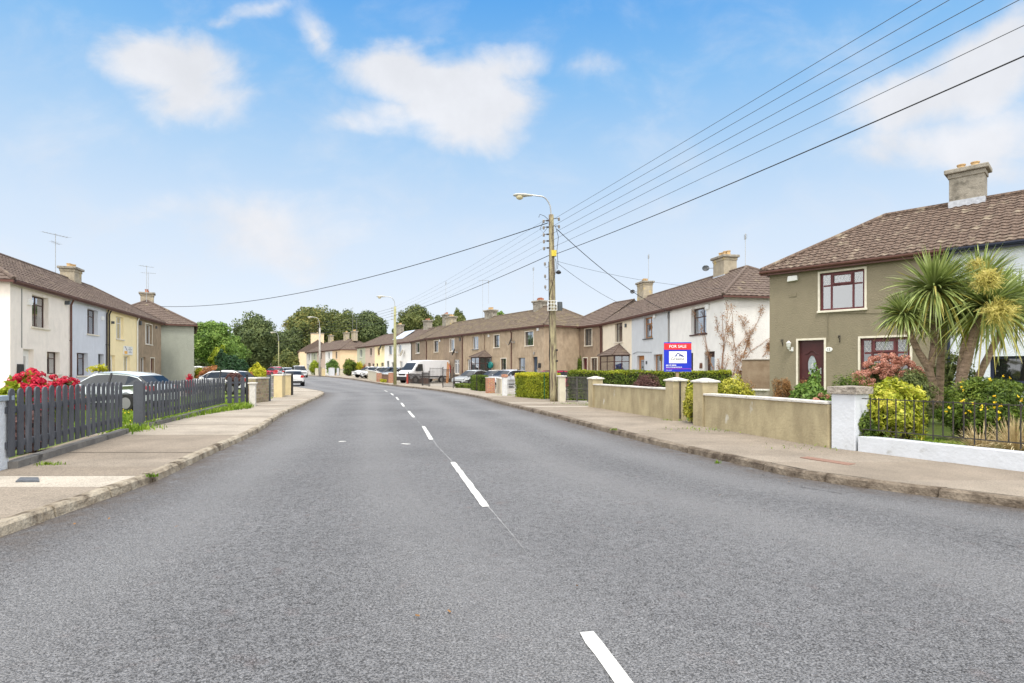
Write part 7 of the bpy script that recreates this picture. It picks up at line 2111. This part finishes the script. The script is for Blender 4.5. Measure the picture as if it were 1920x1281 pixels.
# ================================================================== cars and van
def car(x, y, ang, L_=4.1, W=1.78, H=1.46, col=(0.7, 0.7, 0.7), label='', kind='hatch', plate=True, group='cars parked along the street and in the yards', roofcol=None, base=0.07, cladding=False):
    """nose along +x of the car's own frame"""
    g = gz(y) + base
    root = empty('parked_car', (x, y, g), ang, label, 'car', group); hw = W / 2
    if kind == 'suv': pr = [(0, .42, .66, .74), (.04, .36, .78, .83), (.15, .30, .88, .93), (.27, .30, .93, .97), (.41, .30, .95, 1.36), (.47, .30, .96, 1.44), (.62, .30, .98, 1.47), (.80, .30, 1.00, 1.43), (.88, .30, 1.02, 1.36), (.97, .34, .98, 1.02), (1, .40, .86, .88)]
    elif kind == 'mpv': pr = [(0, .36, .72, .85), (.03, .32, .86, .98), (.12, .28, .98, 1.05), (.2, .28, 1.02, 1.10), (.34, .28, 1.05, 1.72), (.42, .28, 1.05, 1.80), (.60, .28, 1.05, 1.82), (.85, .28, 1.05, 1.80), (.93, .28, 1.05, 1.76), (.985, .3, 1.02, 1.06), (1, .36, .9, .92)]
    else: pr = [(0, .36, .58, .66), (.04, .30, .70, .76), (.14, .26, .80, .86), (.26, .25, .86, .92), (.42, .25, .88, 1.36), (.48, .25, .89, 1.43), (.62, .25, .90, 1.46), (.78, .25, .93, 1.40), (.87, .25, .95, 1.30), (.965, .30, .92, .98), (1, .36, .80, .84)]
    k = H / max(p[3] for p in pr)
    rings = []
    for i, (t, s, b, r) in enumerate(pr):
        X = L_ / 2 - t * L_; cab = r - b > .25; ww = hw * (1 - .16 * max(0, .1 - t) / .1 - .12 * max(0, t - .93) / .07)
        rw = ww * (.76 if cab else .9); s, b, r = s * k, b * k, r * k
        rings.append([(X, ww * .86, s), (X, ww * .985, s + .08), (X, ww, (s + b) / 2 + .06), (X, ww * .97, b), (X, rw, r - (.05 if cab else .02)), (X, rw * .86, r), (X, 0, r + (.015 if cab else .02))])
    body, wind, side, rear, dark, side2 = MB(), MB(), MB(), MB(), MB(), MB()
    nr = 7
    for i in range(len(rings) - 1):
        A, B = rings[i], rings[i + 1]; t0, t1_ = pr[i][0], pr[i + 1][0]
        cab0 = pr[i][3] - pr[i][2] > .25; cab1 = pr[i + 1][3] - pr[i + 1][2] > .25
        for sg in (1, -1):
            f = lambda p: (p[0], p[1] * sg, p[2])
            for j in range(nr - 1):
                tgt = body
                if j >= 4 and cab1 and not cab0: tgt = wind
                elif j >= 4 and cab0 and not cab1: tgt = rear
                elif j == 3 and (cab0 or cab1) and not (cab0 and cab1 and abs(t0 - .455) < .04 and False):
                    tgt = side
                if j == 0: tgt = dark
                if tgt is side:
                    # glass with a body coloured rim above the belt and below the roof
                    a, b, c, d = Vector(f(A[3])), Vector(f(B[3])), Vector(f(B[4])), Vector(f(A[4]))
                    e0, e1 = .06, .90
                    l0, l1 = a.lerp(d, e0), b.lerp(c, e0); u0, u1 = a.lerp(d, e1), b.lerp(c, e1)
                    body.quad(a, b, l1, l0); body.quad(u0, u1, c, d); (side if sg > 0 else side2).quad(l0, l1, u1, u0)
                    continue
                tgt.quad(f(A[j]), f(B[j]), f(B[j + 1]), f(A[j + 1]))
    for e in (0, -1):
        A = rings[e]; pts = [(p[0], p[1], p[2]) for p in A] + [(p[0], -p[1], p[2]) for p in reversed(A)]
        body.quad(*pts)
    u = [(p[0][0], p[0][1], p[0][2]) for p in rings]
    dark.quad(*(u + [(a, -b, c) for a, b, c in reversed(u)]))
    pm = paint(f'car_paint', col)
    for o_, n_, m_, sm in ((body, 'body', pm, True), (wind, 'windscreen', CARGLASS, True), (side, 'side_window', CARGLASS, False), (side2, 'side_window', CARGLASS, False), (rear, 'rear_window', CARGLASS, True), (dark, 'sill', BLACK, False)):
        if o_.v:
            bm_ = o_.build(n_, m_, root, smooth=sm, fix=True)
            if n_ == 'body':
                md = bm_.modifiers.new('weld', 'WELD'); md.merge_threshold = .002
    # pillars
    pl_ = MB()
    for t in (.60,) if kind != 'suv' else (.60,):
        i = next(q for q in range(len(pr)) if pr[q][0] >= t); A = rings[i]
        for sg in (1, -1): pl_.bar((A[3][0], A[3][1] * sg + sg * .004, A[3][2]), (A[4][0], A[4][1] * sg + sg * .006, A[4][2]), .07, .02)
    pl_.build('door_pillar', BLACK, root)
    # wheels
    R_ = .31 if kind == 'hatch' else .34
    for fx in (.19, .80):
        X = L_ / 2 - fx * L_
        for sg in (1, -1):
            ar = MB(); ar.lathe([(R_ + .05, 0), (R_ + .05, sg * .012), (.001, sg * .013)], (X, sg * hw * .985, R_ + .01), 24, 'y'); ar.v = [(a, b, max(c, .22)) for a, b, c in ar.v]
            ar.build('wheel_arch', BLACK, root)
            w_ = MB(); yc = sg * (hw - .17); o_ = sg
            w_.lathe([(R_ * .62, 0), (R_ * .9, -.01 * o_), (R_, .03 * o_), (R_, .17 * o_), (R_ * .93, .205 * o_), (R_ * .64, .21 * o_), (R_ * .62, .19 * o_)], (X, yc, R_), 24, 'y'); wo = w_.build('wheel', RUBBER, root, smooth=True)
            r_ = MB(); r_.lathe([(.001, .185 * o_), (R_ * .15, .19 * o_), (R_ * .2, .175 * o_), (R_ * .5, .165 * o_), (R_ * .63, .2 * o_), (R_ * .66, .205 * o_)], (X, yc, R_), 20, 'y')
            for s5 in range(5): a_ = s5 * 1.2566; r_.bar((X, yc + .19 * o_, R_), (X + math.cos(a_) * R_ * .6, yc + .195 * o_, R_ + math.sin(a_) * R_ * .6), .05, .02, up=(0, 1, 0))
            r_.build('rim', ALLOY, wo)
    A = rings[1]; zl = A[3][2] - .04
    for sg in (1, -1):
        h = MB(); h.prism([(L_ / 2 - .02, sg * hw * .50), (L_ / 2 - .05, sg * hw * .84), (L_ / 2 - .28, sg * hw * .975), (L_ / 2 - .30, sg * hw * .80)], zl - .10, zl + .035); h.build('headlight', LAMPL, root)
        tl = MB(); zt = rings[-2][3][2]; X = -L_ / 2
        tl.prism([(X - .012, sg * hw * .62), (X - .012, sg * hw * .86), (X + .30, sg * hw * .99), (X + .32, sg * hw * .86)], zt - .20, zt + .02); tl.build('tail_light', REDL, root)
        mr = MB(); i = 4; q = rings[3][3]; mr.prism([(q[0] - .35, sg * (hw - .03)), (q[0] - .28, sg * (hw + .17)), (q[0] - .40, sg * (hw + .17)), (q[0] - .45, sg * (hw - .03))], q[2] - .02, q[2] + .13); mr.build('wing_mirror', pm, root, bevel=.02)
        dh = MB()
        for X in (L_ * .02, -L_ * .2): dh.box(X - .09, X + .09, sg * (hw + .0) - .02, sg * (hw + .0) + .02, rings[5][3][2] - .14, rings[5][3][2] - .11)
        dh.build('door_handle', pm, root)
    bp_ = MB(); zz = .42 * k; bp_.box(L_ / 2 - .05, L_ / 2 + .012, -hw * .55, hw * .55, zz - .09, zz + .05); bp_.build('grille', BLACK, root)
    bp_ = MB(); bp_.box(-L_ / 2 - .01, -L_ / 2 + .2, -hw * .78, hw * .78, .30 * k, .50 * k if kind == 'suv' else .40 * k); bp_.build('rear_bumper', BLACK, root, bevel=.02)
    npz = .72 * k if kind != 'hatch' else .60 * k
    pb = MB(); pb.box(-L_ / 2 - .022, -L_ / 2 + .03, -.26, .26, npz - .055, npz + .055); pb.build('number_plate', WHITE, root)
    pb = MB(); pb.box(L_ / 2 + .0, L_ / 2 + .022, -.26, .26, .33 * k - .05, .33 * k + .05); pb.build('number_plate', WHITE, root)
    return root


SILV = (0.50, 0.53, 0.55); WHT = (0.74, 0.75, 0.76)
car(at(214, 20.6), 20.6, math.atan2(.10, -1), 3.95, 1.72, 1.40, (0.60, 0.66, 0.68), 'silvery white hatchback standing on the lawn behind the grey picket fences', base=.05)
car(at(412, 34.0), 34.0, math.atan2(.05, -1), 3.9, 1.8, 1.42, WHT, 'white crossover beyond the second picket fence, before the sage green wall', 'suv')
va = math.atan2(.92, -.40)
car(at(549, 53.6), 53.6, va, 4.2, 1.85, 1.5, WHT, 'white crossover seen from behind, parked at the left kerb by the yellow wall', 'suv', base=.0)
car(at(561, 82), 82.0, math.atan2(-.90, .46), 4.3, 1.85, 1.72, WHT, 'white people carrier van beyond the white crossover', 'mpv', base=0)
car(at(536, 86), 86.0, math.atan2(.85, -.55), 4.0, 1.75, 1.45, (0.42, 0.45, 0.48), 'grey car between the red car and the white crossover', base=0)
car(at(514, 90), 90.0, math.atan2(.85, -.55) + .25, 4.3, 1.8, 1.5, (0.42, 0.01, 0.03), 'red car parked left of the grey one at the bend', base=0)
car(at(517, 99), 99.0, math.atan2(.85, -.55), 4.3, 1.8, 1.62, WHT, 'white car just showing its roof above the red car', 'mpv', base=0)
n_F = math.atan2(-.53, -.85)
car(at(886, 51.2), 51.2, n_F + .35, 3.9, 1.72, 1.45, SILV, 'silver hatchback in the yard behind the low iron fence')
car(at(928, 49.5), 49.5, n_F + .30, 4.2, 1.75, 1.44, WHT, 'white car between the silver hatchback and the dark windowed car')
car(at(951, 45.5), 45.5, n_F + .25, 4.2, 1.78, 1.48, (0.45, 0.47, 0.52), 'pale silver estate car with dark windows behind the white pillars', 'suv')
car(at(1033, 38.5), 38.5, n_F + .3, 4.3, 1.78, 1.42, (0.45, 0.015, 0.06), 'crimson car almost hidden behind the golden hedge')
for px_, d__, c_, lb in ((692, 77, WHT, 'white car in the yard behind the long cream wall, leftmost there'), (709, 74.5, WHT, 'white car left of the dark one behind the brick pillars'), (728, 71, (0.10, 0.12, 0.16), 'dark blue car left of the green stained lamp post'), (747, 69, (0.35, 0.37, 0.4), 'grey car between the lamp post and the van')):
    car(at(px_, d__), d__, n_F + .1, 4.2, 1.75, 1.5, c_, lb, 'suv' if px_ == 692 else 'hatch', base=.15)
car(at(368, 88), 88, math.atan2(.1, -1), 4.2, 1.75, 1.5, WHT, 'tiny white car beyond the cream wall beside the sage green house', base=.1)
car(at(391, 92), 92, math.atan2(.1, -1), 4.2, 1.75, 1.45, (0.5, 0.02, 0.14), 'tiny pink red car beyond the orange shrub', base=.1)


def van(x, y, ang, label):
    g = gz(y) + .05; root = empty('panel_van', (x, y, g), ang, label, 'van'); L_, W, H = 5.9, 2.0, 2.45; hw = W / 2
    # side outline, nose at +x
    out = [(L_ / 2, .45), (L_ / 2 + .02, .75), (L_ / 2 - .05, 1.05), (L_ / 2 - .35, 1.25), (L_ / 2 - .62, 1.36), (L_ / 2 - 1.30, 2.15), (L_ / 2 - 1.7, 2.36), (L_ / 2 - 2.3, 2.44), (-L_ / 2 + .1, H), (-L_ / 2, 2.35), (-L_ / 2, .45)]
    bd = MB(); n_ = len(out); lv = [(1.0, -1, .0), (1.0, 1, .0)]
    def inset(p, s):  # roof tumblehome
        return (p[0], s * (hw - max(0, p[1] - 1.15) * .11 - max(0, p[0] - L_ / 2 + .5) * .28), p[1])
    for s in (-1, 1): bd.v += [inset(p, s) for p in out]
    bd.f.append(tuple(range(n_))); bd.f.append(tuple(reversed(range(n_, 2 * n_)))); bd.m += [0, 0]
    for i in range(n_): j = (i + 1) % n_; bd.f.append((i, j, n_ + j, n_ + i)); bd.m.append(0)
    VP = paint('van_paint', (0.74, 0.75, 0.77)); bd.build('body', VP, root, smooth=True, bevel=.06)
    ws = MB(); a, b = Vector(inset((L_ / 2 - .64, 1.37), 1)), Vector(inset((L_ / 2 - 1.28, 2.12), 1)); o_ = Vector((.03, 0, .03)); a, b = a + o_, b + o_
    ws.quad((a.x, -a.y + .1, a.z), (a.x, a.y - .1, a.z), (b.x, b.y - .1, b.z), (b.x, -b.y + .1, b.z)); ws.build('windscreen', CARGLASS, root)
    for s in (-1, 1):
        sw = MB(); pts = [(L_ / 2 - .95, 1.36), (L_ / 2 - 1.42, 2.0), (L_ / 2 - 2.0, 2.02), (L_ / 2 - 2.0, 1.28), (L_ / 2 - 1.1, 1.26)]
        sw.quad(*[(p[0], inset(p, s)[1] + s * .012, p[1]) for p in pts]); sw.build('side_window', CARGLASS, root)
        cl = MB()
        for z in (.62,): cl.box(-L_ / 2 + .2, L_ / 2 - 1.5, s * hw - .01, s * hw + .022, z, z + .12)
        cl.box(L_ / 2 - 3.6, L_ / 2 - 2.2, s * hw - .012, s * hw + .012, 1.18, 1.2); cl.build('rubbing_strip', BLACK, root)
        pn = MB(); pn.box(-L_ / 2 + 1.4, -L_ / 2 + 1.415, s * hw - .01, s * (hw + .004), .5, 2.0); pn.box(L_ / 2 - 2.12, L_ / 2 - 2.105, s * hw - .01, s * (hw + .004), .5, 2.0); pn.build('door_seam', GREYW, root)
        mr = MB(); mr.box(L_ / 2 - 1.15, L_ / 2 - 1.0, s * (hw + .02), s * (hw + .24), 1.35, 1.68); mr.build('wing_mirror', BLACK, root, bevel=.03)
        hl = MB(); hl.prism([(L_ / 2 + .03, s * .52), (L_ / 2 - .01, s * .86), (L_ / 2 - .30, s * .97), (L_ / 2 - .32, s * .6)], .98, 1.2); hl.build('headlight', LAMPL, root)
        for fx in (.95, 4.55):
            X = L_ / 2 - fx; R_ = .35
            ar = MB(); ar.lathe([(R_ + .07, 0), (R_ + .07, s * .014), (.001, s * .015)], (X, s * hw, R_ + .03), 24, 'y'); ar.build('wheel_arch', BLACK, root)
            w_ = MB(); yc = s * (hw - .17); w_.lathe([(R_ * .62, 0), (R_ * .9, -.01 * s), (R_, .03 * s), (R_, .18 * s), (R_ * .93, .215 * s), (R_ * .64, .22 * s), (R_ * .6, .2 * s)], (X, yc, R_), 24, 'y'); wo = w_.build('wheel', RUBBER, root, smooth=True)
            r_ = MB(); r_.lathe([(.001, .2 * s), (R_ * .3, .215 * s), (R_ * .5, .19 * s), (R_ * .66, .215 * s)], (X, yc, R_), 20, 'y'); r_.build('rim', STEEL, wo, smooth=True)
        tl = MB(); tl.box(-L_ / 2 - .015, -L_ / 2 + .06, min(s * .82, s * .97), max(s * .82, s * .97), 1.1, 1.9); tl.build('tail_light', REDL, root)
    fb = MB(); fb.box(L_ / 2 - .35, L_ / 2 + .06, -.93, .93, .32, .72); fb.build('front_bumper', BLACK, root, bevel=.06)
    gr = MB(); gr.box(L_ / 2 - .1, L_ / 2 + .05, -.5, .5, .86, 1.02); gr.build('grille', BLACK, root)
    rd_ = MB(); rd_.quad((-L_ / 2 - .01, -.9, .6), (-L_ / 2 - .01, .9, .6), (-L_ / 2 - .01, .8, 2.2), (-L_ / 2 - .01, -.8, 2.2)); rd_.build('rear_door', VP, root)


van(at(790, 60.5) + .2, 61.0, n_F + .30, 'white high roof panel van parked with its nose to the street')
# orange brown thing behind the van: a stack of timber boards against the wall
mb = MB()
for i in range(2): mb.bar((i * .14, 0, 0), (i * .14 + .1, .35, 2.25 - .15 * i), .13, .03)
tag(mb.build('timber_boards', M('orange_timber', (0.42, 0.20, 0.08), (0.30, 0.14, 0.06), .85, 8), loc=(at(837, 60), 60, .1)), 'stack of orange timber boards leaning behind the rear of the white van', 'boards')
# wheelie bin at the white terrace door
p_ = FM.P(FM.t(1340) + .3, -.5); mb = MB(); mb.prism([(-.26, -.3), (.26, -.3), (.26, .3), (-.26, .3)], .1, .95)
mb.v = [(v[0] * (1 if v[2] > .5 else .8), v[1] * (1 if v[2] > .5 else .8), v[2]) for v in mb.v]; bn = empty('wheelie_bin', (p_.x, p_.y, .07), FM.rz, 'dark blue grey wheelie bin beside the door of the white end house', 'bin')
BINM = M('bin_plastic', (0.03, 0.05, 0.075), None, .5); mb.build('body', BINM, bn, bevel=.02); mb = MB(); mb.box(-.29, .29, -.34, .34, .955, 1.03); mb.build('lid', BINM, bn, bevel=.02)
mb = MB(); mb.tube([(-.3, .28, .98), (.3, .28, .98)], .018, 6); mb.build('handle', BINM, bn)
for s in (-.22, .22): mb = MB(); mb.lathe([(.1, -.03), (.1, .03)], (s, .25, .1), 14, 'x'); mb.build('wheel', RUBBER, bn)
